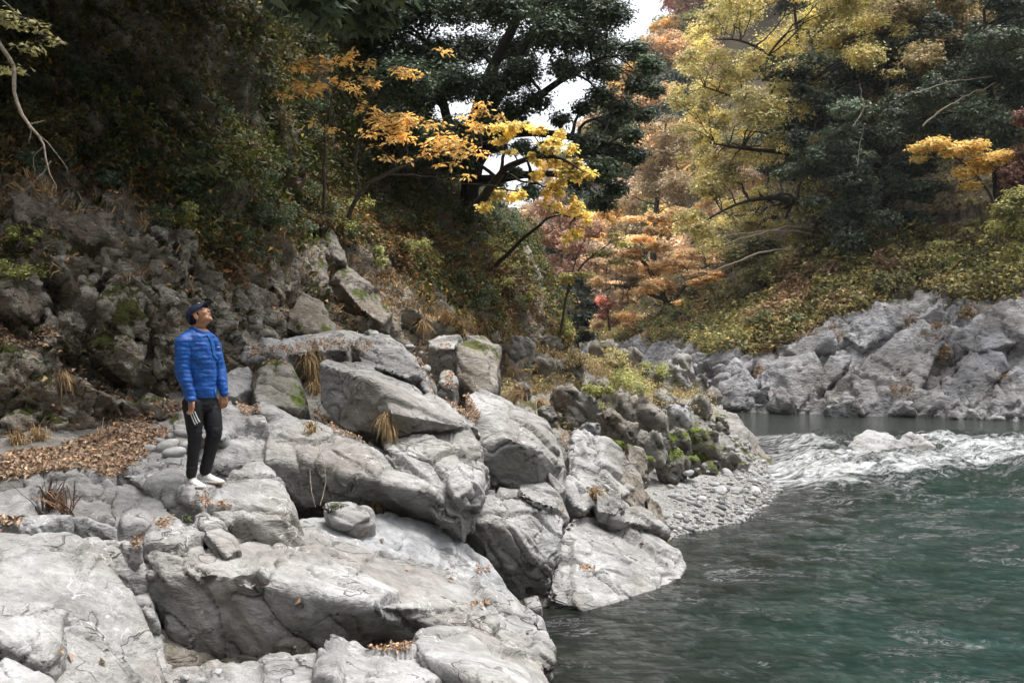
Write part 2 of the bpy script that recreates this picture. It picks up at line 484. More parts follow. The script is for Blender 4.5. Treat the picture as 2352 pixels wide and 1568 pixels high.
bs = b.n('BsdfPrincipled'); nt.links.new(c, bs.inputs['Base Color']); bs.inputs['Roughness'].default_value = 0.85
bp = b.n('Bump'); bp.inputs['Strength'].default_value = 0.8; bp.inputs['Distance'].default_value = 0.03
nt.links.new(b.math('ADD', vo.outputs['Distance'], b.noise(pos, 20, 6)), bp.inputs['Height']); nt.links.new(bp.outputs[0], bs.inputs['Normal'])
nt.links.new(bs.outputs[0], out.inputs[0])
gb = link('gravel_bar', mesh_np('gravel_bar', V2, F2[:, ::-1], smooth=True), mg); tag(gb, kind='structure')

# ---------------- cliff
def resample(tab, step):
    tab = np.asarray(tab, float)
    L = np.concatenate([[0], np.cumsum(np.linalg.norm(np.diff(tab[:, :2], axis=0), axis=1))])
    n = int(L[-1] / step); s = np.linspace(0, L[-1], n)
    # smooth interpolation
    o = np.stack([np.interp(s, L, tab[:, k]) for k in range(tab.shape[1])], 1)
    k = max(1, int(1.2 / step)); ker = np.hanning(2 * k + 1); ker /= ker.sum()
    op = np.pad(o, ((k, k), (0, 0)), mode='edge')
    return np.stack([np.convolve(op[:, j], ker, 'valid') for j in range(o.shape[1])], 1)

cs = resample(CLB, 0.032)
_acc = np.where((cs[:, 1] > 9.5) & (cs[:, 1] < 22), 1.0, np.where((cs[:, 1] > 8) & (cs[:, 1] < 31), 0.6, 0.25)); _k = np.cumsum(_acc * 0.74); cs = cs[np.unique(np.searchsorted(_k, np.arange(1, _k[-1])))]
ns = len(cs)
hh = np.concatenate([np.linspace(-0.3, 4.2, 112), np.linspace(4.25, 8, 50), np.linspace(8.1, 15, 36)])
uu = HU + cs[:, 0] / cs[:, 1] * F
prof_h = np.array([-0.6, 0, 1.2, 2.4, 3.0, 3.8, 5.0, 7.0, 10, 16])
pl = np.array([-0.15, 0, 0.35, 0.75, 1.5, 2.6, 3.1, 2.7, 1.7, -0.6])
pm = np.array([-0.4, 0, 0.9, 1.7, 2.3, 3.0, 3.6, 3.9, 3.7, 2.8])
pr = np.array([-0.2, 0, 0.35, 0.85, 1.1, 1.5, 2.1, 2.8, 3.8, 5.5])
wl = 1 - smooth01(cs[:, 1], 13.4, 16.5); wr = smooth01(cs[:, 1], 20, 26); wm = 1 - wl - wr
CG = np.empty((ns, len(hh), 3))
for i in range(ns):
    x, y, ix, iy, z0, H = cs[i]
    bb = wl[i] * np.interp(hh, prof_h, pl) + wm[i] * np.interp(hh, prof_h, pm) + wr[i] * np.interp(hh, prof_h, pr)
    over = np.maximum(hh - H, 0)
    h2 = np.where(hh > H, H + over * 0.3, hh)
    bb = bb + over * 2.2
    l = math.hypot(ix, iy)
    CG[i, :, 0] = x + ix / l * bb; CG[i, :, 1] = y + iy / l * bb; CG[i, :, 2] = z0 - 0.1 + h2
CN = grid_normals(CG)
sgn = np.sign((CN[..., 0] * -cs[:, None, 2] + CN[..., 1] * -cs[:, None, 3]).mean()); CN *= sgn
p0 = CG.reshape(-1, 3)
d, cm = rock_disp(p0, 1.5, 0.38, 0.10, 0.04, 0.34, aniso=(0.34, 1.0, 1.5), seed=21, fs=0.42, sub2=0.4, terr=0.5)
d2, cm2 = rock_disp(p0, 0.42, 0.13, 0.07, 0.015, 0.0, aniso=(0.28, 1.0, 1.6), seed=77, fs=0.8, sub2=0.4)
CV = p0 + CN.reshape(-1, 3) * (d + d2)[:, None]
CF = grid_faces(ns, len(hh))
cliff = link('cliff', mesh_np('cliff', CV, CF if sgn > 0 else CF[:, ::-1], smooth=True, attrs={'crack': np.maximum(cm, cm2)}), M_CLIFF); tag(cliff, kind='structure')
CLN = grid_normals(CV.reshape(CG.shape)).reshape(-1, 3) * sgn

# ---------------- right bank
RB = np.array([(52, 20, 0.35, 0.93, 6, 6), (40, 29.5, 0.3, 0.95, 6, 6.0), (27, 35.0, 0.28, 0.96, 5.8, 6), (19.5, 38, 0.25, 0.97, 5.2, 6), (14.5, 39.8, 0.22, 0.97, 4.3, 6), (11, 41.2, 0.35, 0.93, 3.0, 5),
               (8.3, 42.5, 0.6, 0.8, 2.5, 5), (6.6, 48, 0.85, 0.5, 2.6, 4), (5.4, 56, 0.97, 0.2, 2.8, 4), (4.4, 70, 1.0, 0.05, 2.6, 3), (4.4, 90, 1.0, -0.1, 2.5, 3), (5, 125, 1.0, 0, 2.5, 3)])
rs = resample(RB, 0.10)
_acc = np.where((rs[:, 1] > 33) & (rs[:, 1] < 48), 1.0, 0.4); _k = np.cumsum(_acc); rs = rs[np.unique(np.searchsorted(_k, np.arange(1, _k[-1])))]
nr = len(rs)
tt = np.concatenate([np.linspace(-0.8, 0, 6)[:-1], np.linspace(0, 1, 56)[:-1], np.linspace(1, 2, 34)[:-1], np.linspace(2, 3, 30)])
RG = np.empty((nr, len(tt), 3))
for i in range(nr):
    x, y, ix, iy, Hr, Ws = rs[i]
    l = math.hypot(ix, iy)
    zz = np.interp(tt, [-0.8, 0, 1, 2, 3], [-1.0, 0, Hr, Hr + 0.50 * Ws, Hr + 0.50 * Ws + 42])
    bb = np.interp(tt, [-0.8, 0, 0.12, 1, 2, 3], [-0.6, 0, 0.12 * Hr * 0.35, Hr * 1.05, Hr * 1.05 + Ws, Hr * 1.05 + Ws + 50])
    RG[i, :, 0] = x + ix / l * bb; RG[i, :, 1] = y + iy / l * bb; RG[i, :, 2] = zz
RN = grid_normals(RG); sg = np.sign(RN[..., 2].mean()); RN *= sg
p0 = RG.reshape(-1, 3)
FR2 = rotm('Y', -48) @ rotm('Z', -25)
d, cm = rock_disp(p0, 3.0, 0.38, 0.30, 0.03, 0.30, aniso=(0.30, 0.9, 1.3), seed=41, fr=FR2, fs=0.2, sub2=0.4, terr=0.6)
d2, cm2 = rock_disp(p0, 1.1, 0.14, 0.12, 0.01, 0.0, aniso=(0.25, 1.0, 1.7), seed=57, fr=FR2, fs=0.4)
tflat = np.repeat(tt[None, :], nr, 0).ravel()
w = np.where(tflat < 1.15, 1.0, 0.5)
RV = p0 + RN.reshape(-1, 3) * ((d + d2) * w)[:, None]
# soft rock / earth boundary: rock below, earth above, ragged
edge = tflat + 0.35 * fbm(p0, 0.35, 4, 90)
RF = grid_faces(nr, len(tt))
if sg < 0: RF = RF[:, ::-1]
fe = edge[RF].mean(1) > 1.0
Va, Fa, ia = submesh(RV, RF[~fe])
rbk = link('rock_bank', mesh_np('rock_bank', Va, Fa, smooth=True, attrs={'crack': np.maximum(cm, cm2)[ia]}), M_FARROCK); tag(rbk, kind='structure')
M_EARTH = plain('leaf_covered_earth', (0.075, 0.062, 0.040), 0.95, 0.1, 0.5, 3, 0.05)
Va, Fa, _ = submesh(RV, RF[fe])
hs_ = link('hillside', mesh_np('hillside', Va, Fa, smooth=True), M_EARTH); tag(hs_, kind='structure')

# ---------------- unseen dark slopes added behind and beside the camera to block low sky light
wr_ = np.array([(-17, 4), (-17, -8), (-8, -18), (6, -24), (26, -26), (48, -18), (66, 0), (60, 18)], float)
k_ = np.linspace(0, 7, 120); wx = np.interp(k_, range(8), wr_[:, 0]); wy_ = np.interp(k_, range(8), wr_[:, 1])
hh2 = np.linspace(0, 1, 60); cx_, cy_ = 22.0, 2.0
dirx, diry = wx - cx_, wy_ - cy_; ln_ = np.hypot(dirx, diry); dirx /= ln_; diry /= ln_
BG = np.stack([wx[:, None] + dirx[:, None] * hh2 * 24, wy_[:, None] + diry[:, None] * hh2 * 24, -1 + 46 * hh2[None, :] ** 0.8 + 0 * wx[:, None]], -1).reshape(-1, 3)
BG = BG + np.stack([fbm(BG, 0.12, 4, 11), fbm(BG, 0.12, 4, 12), fbm(BG, 0.12, 4, 13)], 1) * 3.0
bgm = link('unseen_slope', mesh_np('unseen_slope', BG, grid_faces(120, 60), smooth=True), plain('dark_unseen_slope', (0.05, 0.045, 0.025), 0.95, 0.1, 0.5, 1.5, 0.3)); tag(bgm, kind='structure')

# ---------------- far mountain
sil_u = np.array([700, 900, 1100, 1190, 1240, 1330, 1400, 1430, 1500, 1600, 1750, 2000, 2400, 3200])
sil_v = np.array([700, 690, 670, 640, 550, 430, 320, 245, 185, 60, -140, -300, -440, -520])
mu = np.linspace(700, 3200, 140); my = np.linspace(95, 300, 90)
U_, Y_ = np.meshgrid(mu, my, indexing='ij')
top = CAMZ + (HV - np.interp(U_, sil_u, sil_v)) / F * 225
zz = 2 + (top - 2) * np.interp(Y_, [95, 120, 225, 300], [0.0, 0.12, 1.0, 1.15])
HG = np.stack([(U_ - HU) / F * 190 * (Y_ / 190) ** 0.6, Y_, zz], -1)
p0 = HG.reshape(-1, 3); HVt = p0 + np.array([0, 0, 1]) * (5 * fbm(p0, 0.03, 4, 5))[:, None]
mo = link('mountain', mesh_np('mountain', HVt, grid_faces(140, 90), smooth=True), M_EARTH); tag(mo, kind='structure')

# ---------------- water
wy = 1.5 * (130 / 1.5) ** (np.linspace(0, 1, 460)); wt = np.linspace(0, 1, 280)
WX = np.empty((460, 280))
for i, y in enumerate(wy): WX[i] = (-3 - 0.02 * y) * (1 - wt) + (8 + 0.85 * y) * wt
WY = np.repeat(wy[:, None], 280, 1)
pw = np.stack([WX.ravel(), WY.ravel(), np.zeros(WX.size)], 1)
wu, wv = proj(pw)
def blob(cu, cv, ru, rv, a=1.0):
    return a * np.exp(-(((wu - cu) / ru) ** 2 + ((wv - cv) / rv) ** 2))
foam = (blob(1860, 1098, 190, 28, 1.15) + blob(1990, 1105, 150, 26, 0.75) + blob(1790, 1022, 100, 24, 0.75) + blob(1790, 1065, 110, 26, 0.6) + blob(1890, 1045, 90, 13, 0.7)
        + blob(2120, 1100, 160, 24, 0.55) + blob(2260, 1055, 140, 24, 0.75) + blob(2330, 1085, 160, 22, 0.55) + blob(2480, 1060, 240, 50, 0.7)
        + blob(2150, 1042, 70, 16, 0.85) + blob(1760, 1003, 130, 7, 0.45) + blob(2200, 1160, 280, 36, 0.25) + blob(1900, 1160, 210, 30, 0.34) + blob(1730, 1110, 50, 40, 0.3)
        + blob(2060, 1290, 300, 30, 0.22) + blob(2280, 1230, 220, 60, 0.18) + blob(1900, 1500, 200, 60, 0.12) + blob(1640, 1360, 120, 60, 0.07) + blob(2080, 1018, 60, 12, 0.3))
rap = smooth01(pw[:, 1], 19.0, 22.5) * (1 - smooth01(pw[:, 1], 29.5, 33))
rap *= smooth01(pw[:, 0] - xshore(pw[:, 1]), 0.0, 1.6)
near = 1 - smooth01(pw[:, 1], 30, 34)
dsh = np.clip(pw[:, 0] - xshore(pw[:, 1]), 0, 12)
# flow runs away from the rapids towards the camera and to the right
q = pw.copy(); q[:, 2] = 3.1
wq = pw + np.stack([fbm(pw, 0.35, 3, 201), fbm(pw, 0.35, 3, 202), np.zeros(len(pw))], 1) * 0.9
a1 = fbm(wq * np.array([0.7, 1.0, 1]), 1.0, 4, 211)
a2 = 1 - 2 * np.abs(fbm(wq * np.array([0.8, 1.3, 1]), 1.6, 4, 212, 0.55))
a3 = fbm(pw, 3.5, 3, 213)
mid = 0.35 + 0.65 * smooth01(pw[:, 1], 8, 19)
zw = rap * (0.42 * a1 + 0.22 * a2 + 0.06 * a3 + 0.10) + near * mid * (0.06 * a1 + 0.04 * a2 + 0.016 * a3) * (0.35 + 0.65 * smooth01(dsh, 0, 2)) + (1 - near) * 0.006 * a3
zw += 0.10 * foam * rap
pw[:, 2] = zw
foam2 = np.clip(np.minimum(foam, 1.15) * (0.75 + 0.55 * a2 + 0.35 * a1), 0, 1.25)
mw, nt, out = newmat('river_water'); b = NB(nt)
pos = b.n('NewGeometry').outputs['Position']
fo = b.n('Attribute', attribute_name='foam').outputs['Fac']; sh = b.n('Attribute', attribute_name='shore').outputs['Fac']
wp = b.vadd(pos, b.noisec(pos, 0.8), 0.9)
fl = b.vmap(wp, (0.55, 1.25, 1), (0, 0, 24))
col = b.mix(b.ramp(sh, 0.0, 0.3), (0.018, 0.021, 0.014), (0.011, 0.036, 0.026))
col = b.mix(b.math('MULTIPLY', b.ramp(b.noise(fl, 0.45, 4), 0.36, 0.66), b.ramp(sh, 0.1, 0.5)), col, (0.008, 0.054, 0.041))
far = b.ramp(b.n('SeparateXYZ').outputs['Y'], 24, 32)
sp = b.n('SeparateXYZ'); nt.links.new(pos, sp.inputs[0])
far = b.ramp(sp.outputs['Y'], 18, 30)
col = b.mix(far, col, (0.03, 0.036, 0.032))
n1 = b.noise(fl, 3.2, 8, 0.72, 0.4); n2 = b.noise(b.vmap(wp, (0.7, 1.6, 1), (0, 0, 24)), 11, 6, 0.75, 0.3)
nn = b.math('ADD', b.math('MULTIPLY', n1, 0.62), b.math('MULTIPLY', n2, 0.38))
ff = b.ramp(b.math('ADD', nn, b.math('MULTIPLY', fo, 0.18)), 0.61, 0.745)
ff = b.math('MULTIPLY', ff, b.ramp(fo, 0.02, 0.12))
sz = b.math('ABSOLUTE', b.math('SUBTRACT', b.noise(b.vmap(wp, (0.5, 1.7, 1), (0, 0, 20)), 2.6, 6, 0.7, 1.0), 0.5))
sf = b.math('MULTIPLY', b.ramp(sz, 0.0, 0.035, 1.0, 0.0), b.ramp(b.noise(b.vmap(wp, (0.8, 1.2, 1)), 1.3, 4), 0.50, 0.60))  # white streaks: broken foam lines plus glints painted into the colour
ff = b.math('MAXIMUM', ff, b.math('MULTIPLY', b.math('MULTIPLY', sf, b.ramp(fo, 0.0, 0.10, 0.5, 1.0)), b.ramp(sp.outputs['Y'], 27, 31, 0.8, 0.0)))
bs = b.n('BsdfPrincipled')
nt.links.new(b.mix(ff, col, (0.68, 0.695, 0.70)), bs.inputs['Base Color'])
nt.links.new(b.ramp(ff, 0, 1, 0.06, 0.7), bs.inputs['Roughness'])
bs.inputs['IOR'].default_value = 1.33
bp = b.n('Bump'); bp.inputs['Strength'].default_value = 1.0; bp.inputs['Distance'].default_value = 0.2
calm = b.ramp(sp.outputs['Y'], 29, 34, 1.0, 0.12)
hgt = b.math('ADD', b.math('MULTIPLY', b.noise(fl, 3.6, 7, 0.66, 0.8), 1.5), b.math('MULTIPLY', b.noise(fl, 11, 6, 0.65), 0.45))
nt.links.new(b.math('ADD', b.math('MULTIPLY', hgt, calm), b.math('MULTIPLY', ff, 0.5)), bp.inputs['Height'])
nt.links.new(bp.outputs[0], bs.inputs['Normal'])
nt.links.new(bs.outputs[0], out.inputs[0])
WF = grid_faces(460, 280)
wat = link('river_water', mesh_np('river_water', pw, WF[:, ::-1], smooth=True, attrs={'foam': foam2, 'shore': dsh / 12}), mw); tag(wat, kind='structure')
rbd = link('riverbed', mesh_np('riverbed', np.array([(-60, -20, -1.7), (200, -20, -1.7), (200, 330, -1.7), (-60, 330, -1.7)]), np.array([[0, 1, 2, 3]])), M_EARTH); tag(rbd, kind='structure')

# ================================================================== ROCKS
def smooth_norm(V, Fc):
    n = np.cross(V[Fc[:, 2]] - V[Fc[:, 0]], V[Fc[:, 3]] - V[Fc[:, 1]])
    o = np.zeros_like(V)
    for k in range(4): np.add.at(o, Fc[:, k], n)
    return o / np.maximum(np.linalg.norm(o, axis=1, keepdims=True), 1e-9)

def rock(name, label, cat, hulls, mat=None, ext=(0, 0.7, -0.9), vox=0.03, it=5, amp=1.0, facet=0.5, seed=0, group=None, crack=0.03, big=0.06, fa=0.05, world=False, fs=0.8, sub2=0.22):
    bm = bmesh.new()
    ext = np.array(ext, float)
    for h in hulls:
        pts = [np.array(p, float) if world else P(*p) for p in h]
        hull_into(bm, pts + [p + ext for p in pts])
    bmesh.ops.recalc_face_normals(bm, faces=bm.faces[:])
    me = bpy.data.meshes.new('tmp'); bm.to_mesh(me); bm.free()
    V, N, Fc = remesh(me, vox * (1.3 if seed < 45 else 1.6), it)
    dd, cm = rock_disp(V, facet, fa * amp * 1.1, crack * amp * 1.3, 0.014 * amp, big * amp, seed=seed + 300, fs=fs, sub2=sub2)
    V = V + N * dd[:, None]
    # drop the buried far side that nothing can see
    fc = V[Fc].mean(1); fn = np.cross(V[Fc[:, 2]] - V[Fc[:, 0]], V[Fc[:, 3]] - V[Fc[:, 1]]); fn /= np.maximum(np.linalg.norm(fn, axis=1, keepdims=True), 1e-9)
    vd = fc - np.array([0, 0, CAMZ]); vd /= np.linalg.norm(vd, axis=1, keepdims=True)
    keep = ((fn * vd).sum(1) < 0.45) & (fc[:, 2] > -0.4)
    V, Fc, ik = submesh(V, Fc[keep]); cm = cm[ik]
    c = np.array([V[:, 0].mean(), V[:, 1].mean(), V[:, 2].min()])
    o = link(name, mesh_np(name, V, Fc, smooth=True, attrs={'crack': cm}, offset=c), mat or M_ROCK, loc=c)
    if cat: tag(o, label, cat, group)
    return o
B = 'boulder'
# ---- foreground
rock('boulder', 'smooth pale grey boulder with white veins filling the lower left corner of the bank', 'boulder',
     [[(-260, 1200, 7.6), (60, 1212, 7.7), (150, 1222, 7.6), (250, 1275, 7.5), (315, 1350, 7.3), (352, 1430, 7.1), (385, 1500, 6.9), (395, 1620, 6.5), (130, 1420, 6.3), (120, 1640, 5.7), (-260, 1420, 6.3)]],
     ext=(0, 0.3, -1.4), vox=0.02, it=7, seed=1, facet=0.9, fa=0.05, big=0.07)
rock('boulder', 'blocky boulder with dark flat front at the left edge, below the pale veined boulder', 'boulder',
     [[(-300, 1372, 6.3), (40, 1368, 6.3), (95, 1378, 6.25), (148, 1405, 6.15), (155, 1462, 5.95), (122, 1528, 5.75), (-20, 1470, 5.55), (-300, 1450, 5.5)]],
     ext=(-0.1, 0.3, -0.9), vox=0.018, it=4, seed=2, facet=0.8, fa=0.03, big=0.03)
rock('boulder', 'blurred pale boulder cut off by the bottom left corner', 'boulder',
     [[(-400, 1440, 4.9), (0, 1492, 4.8), (90, 1535, 4.75), (190, 1580, 4.6), (0, 1660, 4.0), (-400, 1620, 4.0)]],
     ext=(0, 0.2, -0.9), vox=0.018, it=6, seed=3, facet=0.8, fa=0.03, big=0.03)
rock('boulder', 'long pale rock ridge with a dark overhanging front running down to the water', 'rock ridge',
     [[(345, 1235, 8.5), (400, 1203, 8.9), (470, 1200, 9.1), (545, 1260, 9.1), (520, 1320, 8.2), (340, 1320, 8.2), (385, 1425, 8.5), (480, 1480, 8.55), (620, 1480, 8.6), (700, 1300, 8.8), (800, 1300, 9.3)],
      [(540, 1270, 8.9), (700, 1190, 9.9), (760, 1235, 10.1), (1000, 1345, 10.4), (1180, 1390, 10.3), (1240, 1400, 10.1), (880, 1395, 8.35), (620, 1330, 8.15), (750, 1370, 8.1), (640, 1490, 8.6), (790, 1480, 8.6)],
      [(370, 1290, 8.3), (400, 1445, 8.35), (480, 1510, 8.3), (600, 1520, 8.25), (720, 1510, 8.3), (790, 1450, 8.3), (700, 1370, 8.1), (540, 1320, 8.1)],
      [(860, 1395, 8.5), (1180, 1385, 10.2), (1240, 1398, 10.1), (1268, 1440, 9.7), (1284, 1510, 9.3), (1260, 1540, 9.2), (1000, 1470, 9.1), (880, 1470, 8.9)]],
     ext=(0, 0.6, -0.45), vox=0.02, it=5, seed=4, facet=0.75, fa=0.075, big=0.12, crack=0.035)
rock('boulder', 'knobbly pale rock at the bottom centre with orange leaves in its hollow', 'boulder',
     [[(735, 1478, 7.7), (760, 1455, 7.9), (820, 1475, 7.9), (850, 1510, 7.7), (740, 1530, 7.3), (860, 1580, 6.9), (740, 1640, 6.7)],
      [(800, 1500, 7.7), (900, 1500, 8.0), (960, 1490, 8.0), (1010, 1560, 7.5), (900, 1600, 6.9), (1020, 1660, 6.7), (780, 1660, 6.6)]],
     ext=(0, 0.2, -0.9), vox=0.02, it=7, seed=5, facet=0.6, fa=0.06, big=0.08)
rock('boulder', 'wedge shaped pale slab with a sharp nose at the bottom centre, right beside the river', 'rock slab',
     [[(945, 1465, 8.0), (965, 1445, 8.3), (1080, 1425, 8.8), (1200, 1468, 8.9), (1250, 1515, 8.6), (1290, 1580, 8.1), (1330, 1650, 7.5), (960, 1500, 7.7), (1060, 1530, 7.4), (1180, 1600, 7.0), (1260, 1680, 6.7)]],
     ext=(-0.15, 0.2, -0.8), vox=0.02, it=6, seed=6, facet=0.9, fa=0.05, big=0.05)
rock('boulder', 'low rough rock in shade at the bottom, left of the knobbly pale rock', 'boulder',
     [[(380, 1535, 7.7), (500, 1555, 7.5), (640, 1530, 7.7), (730, 1500, 7.8), (740, 1640, 6.8), (380, 1660, 6.9)]], ext=(0, 0.5, -0.6), vox=0.025, it=4, seed=7, facet=0.35)
rock('boulder', 'shaded rock at the bottom of the cleft right of the veined boulder', 'boulder',
     [[(290, 1400, 8.2), (380, 1450, 8.2), (400, 1520, 8.0), (420, 1600, 7.5), (330, 1620, 7.4), (300, 1500, 7.9)]], ext=(0, 0.5, -0.6), vox=0.022, it=2, seed=14, facet=0.4)
for k, (cu, cv, cy, r, lab) in enumerate([(430, 1555, 8.3, .26, 'dark boulder in the pit, left one under the long ridge'), (520, 1545, 8.4, .24, 'dark boulder in the pit, middle one under the long ridge'), (610, 1540, 8.3, .22, 'dark boulder in the pit, right one under the long ridge'),
    (345, 1500, 8.3, .24, 'rough stone at the back of the pit beside the veined boulder'), (390, 1420, 8.7, .22, 'rough stone high in the back of the pit'), (690, 1525, 8.3, .2, 'rough stone at the right end of the pit under the ridge')]):
    c = P(cu, cv, cy); pts = [c + rng.normal(size=3) * r * np.array([1.0, 0.8, 0.7]) for _ in range(12)]
    rock('stone', lab, 'stone', [pts], ext=(0, 0.1, -0.5), vox=0.02, it=2, amp=0.8, facet=0.3, seed=230 + k, world=True, mat=M_ROCKB)
# rock under the person
rock('boulder', 'domed pale rock with flat step that the person in blue stands on', 'boulder',
     [[(268, 1085, 10.1), (380, 1040, 10.8), (440, 1075, 10.6), (560, 1112, 10.0), (640, 1150, 9.6), (420, 1122, 9.35), (330, 1118, 9.6), (520, 1180, 9.1), (400, 1185, 9.3), (500, 1215, 8.95)],
      [(540, 1075, 10.1), (560, 1050, 10.3), (605, 1046, 10.3), (645, 1072, 10.2), (668, 1120, 9.95), (690, 1190, 9.6), (705, 1240, 9.3), (480, 1130, 9.5), (475, 1190, 9.15), (580, 1190, 9.05), (670, 1190, 9.2), (520, 1275, 9.2), (640, 1292, 9.15), (700, 1280, 9.25)]],
     ext=(-0.05, 0.6, -0.7), vox=0.019, it=4, seed=8, facet=0.7, fa=0.05, big=0.06, crack=0.035)
rock('boulder', 'grey ribbed rock split by dark upright cracks beside the leafy path', 'boulder',
     [[(62, 1100, 9.6), (110, 1078, 9.9), (160, 1070, 10.0), (215, 1078, 9.95), (262, 1118, 9.7), (272, 1180, 9.2), (262, 1255, 8.9), (200, 1235, 8.7), (110, 1190, 8.8), (60, 1150, 9.2)]],
     ext=(0, 0.4, -0.7), vox=0.02, it=4, seed=9, facet=0.4, fa=0.075, crack=0.05, big=0.04)
rock('boulder', 'sloping grey slab between the ribbed rock and the domed rock', 'rock slab',
     [[(262, 1115, 9.9), (300, 1105, 9.95), (350, 1150, 9.6), (430, 1190, 9.1), (400, 1215, 8.9), (340, 1245, 8.6), (300, 1340, 8.3), (255, 1290, 8.4), (262, 1200, 8.9)]],
     ext=(0, 0.4, -0.8), vox=0.02, it=4, seed=10, facet=0.6, fa=0.05)
rock('boulder', 'small block wedged in the gap below the sloping grey slab', 'boulder',
     [[(285, 1290, 8.5), (330, 1300, 8.5), (345, 1360, 8.2), (350, 1420, 8.0), (300, 1380, 8.1), (280, 1330, 8.3)]], ext=(0, 0.4, -0.5), vox=0.02, seed=11)
rock('boulder', 'elongated light block lying below the person\'s rock', 'boulder',
     [[(458, 1190, 8.95), (490, 1190, 9.0), (540, 1225, 8.85), (552, 1262, 8.6), (520, 1280, 8.5), (470, 1225, 8.7)]], ext=(0, 0.25, -0.25), vox=0.015, it=5, amp=0.5, seed=12)
rock('boulder', 'low rough rock at the left edge behind the ribbed rock', 'boulder',
     [[(-120, 1130, 9.0), (0, 1125, 9.1), (70, 1115, 9.4), (75, 1170, 8.7), (30, 1215, 8.3), (-120, 1210, 8.3)]], ext=(0, 0.4, -0.6), vox=0.022, it=4, seed=13, facet=0.35)
for k, (cu, cv, cy, r) in enumerate([(95, 1205, 8.4, 0.14), (160, 1205, 8.5, 0.16), (200, 1250, 8.3, 0.13), (240, 1285, 8.15, 0.15), (40, 1200, 8.4, 0.11)]):
    c = P(cu, cv, cy); pts = [c + rng.normal(size=3) * r * np.array([1.1, 0.8, 0.6]) for _ in range(12)]
    rock('stone', ['knobbly stone in the crevice behind the veined boulder, leftmost but one of the row', 'larger knobbly stone in the middle of the row behind the veined boulder',
                   'stone under the bare twigs, right of the middle of the crevice row', 'rightmost stone of the row in the crevice behind the veined boulder', 'leftmost small stone of the row behind the veined boulder'][k],
         'stone', [pts], ext=(0, 0, -0.15), vox=0.015, it=4, amp=0.5, facet=0.2, seed=20 + k, world=True, group='stones in the crevice behind the veined boulder')

# ---- middle slope
rock('boulder', 'broad folded rock face sweeping from behind the person down towards the water', 'rock face',
     [[(400, 935, 11.9), (520, 925, 12.3), (620, 940, 12.3), (720, 962, 12.1), (680, 1165, 11.2), (560, 1100, 11.1), (640, 1060, 11.1), (410, 1080, 11.1), (380, 1000, 11.6), (740, 1100, 11.2)],
      [(640, 945, 12.3), (730, 962, 12.2), (860, 1022, 12.0), (900, 1110, 11.1), (850, 1178, 11.5), (680, 1160, 11.2), (700, 1060, 11.1)],
      [(850, 1010, 12.2), (960, 1050, 12.1), (1060, 1120, 11.8), (1080, 1215, 11.7), (1060, 1235, 11.75), (950, 1200, 11.7), (850, 1178, 11.5), (780, 1090, 11.0), (980, 1130, 11.15)]],
     ext=(0, 1.0, -0.35), vox=0.02, it=3, seed=30, facet=0.6, fa=0.085, big=0.10, crack=0.045)
rock('boulder', 'smooth blue grey hollow slab under the dark overhang, dipping to the water', 'rock slab',
     [[(680, 1190, 10.6), (780, 1180, 11.2), (900, 1180, 11.4), (1020, 1215, 11.6), (1120, 1290, 11.7), (1195, 1385, 11.4), (1180, 1405, 10.9), (1000, 1360, 10.4), (800, 1270, 10.1), (690, 1225, 10.1)]],
     mat=M_BLUE, ext=(0, 0.4, -0.7), vox=0.025, it=8, seed=31, facet=1.2, fa=0.03, big=0.05)
rock('boulder', 'small rounded block tucked under the overhang of the rock face', 'boulder',
     [[(745, 1150, 10.6), (800, 1148, 10.7), (850, 1165, 10.7), (852, 1185, 10.5), (810, 1208, 10.35), (765, 1200, 10.35), (742, 1175, 10.4)]], ext=(0, 0.4, -0.45), vox=0.018, it=6, amp=0.5, seed=32)
rock('boulder', 'big angular block with a shaded left face and a long sloping top', 'boulder',
     [[(732, 832, 12.9), (745, 820, 13.2), (840, 838, 13.4), (900, 866, 13.4), (1000, 912, 13.3), (1062, 950, 13.0), (1095, 985, 12.7), (1030, 975, 12.3), (900, 905, 12.3), (870, 880, 12.15), (735, 925, 12.85), (790, 985, 12.5), (870, 1005, 12.3), (900, 950, 11.95)]],
     ext=(0.1, 0.8, -0.3), vox=0.019, it=2, seed=33, facet=1.0, fa=0.045, big=0.03, crack=0.03)
rock('boulder', 'pale faceted block sitting on top of the big angular block', 'boulder',
     [[(818, 775, 14.2), (880, 768, 14.5), (930, 798, 14.2), (952, 835, 13.7), (965, 860, 13.4), (930, 868, 13.2), (880, 850, 13.2), (825, 830, 13.4), (815, 800, 13.7)]],
     ext=(0.1, 0.5, -0.2), vox=0.02, it=3, seed=34, facet=0.6, fa=0.04, big=0.02)
rock('boulder', 'sloping layered ledge behind the pale faceted block', 'rock ledge',
     [[(830, 758, 15.2), (880, 760, 15.0), (930, 790, 14.7), (970, 850, 14.0), (1000, 905, 13.5), (985, 910, 13.3), (950, 860, 13.6), (900, 800, 14.3)]],
     ext=(0.1, 0.5, -0.3), vox=0.022, it=3, seed=35, facet=0.35, fa=0.06)
rock('boulder', 'folded knot of rock with a mossy top below the big angular block', 'boulder',
     [[(880, 985, 12.4), (990, 955, 12.7), (1060, 965, 12.7), (1105, 1010, 12.4), (1102, 1080, 11.9), (1070, 1130, 11.5), (960, 1110, 11.5), (890, 1050, 11.8), (1000, 1180, 11.1), (1060, 1200, 11.1)]],
     ext=(0, 0.6, -0.4), vox=0.019, it=2, seed=36, facet=0.5, fa=0.08, big=0.08, crack=0.04)
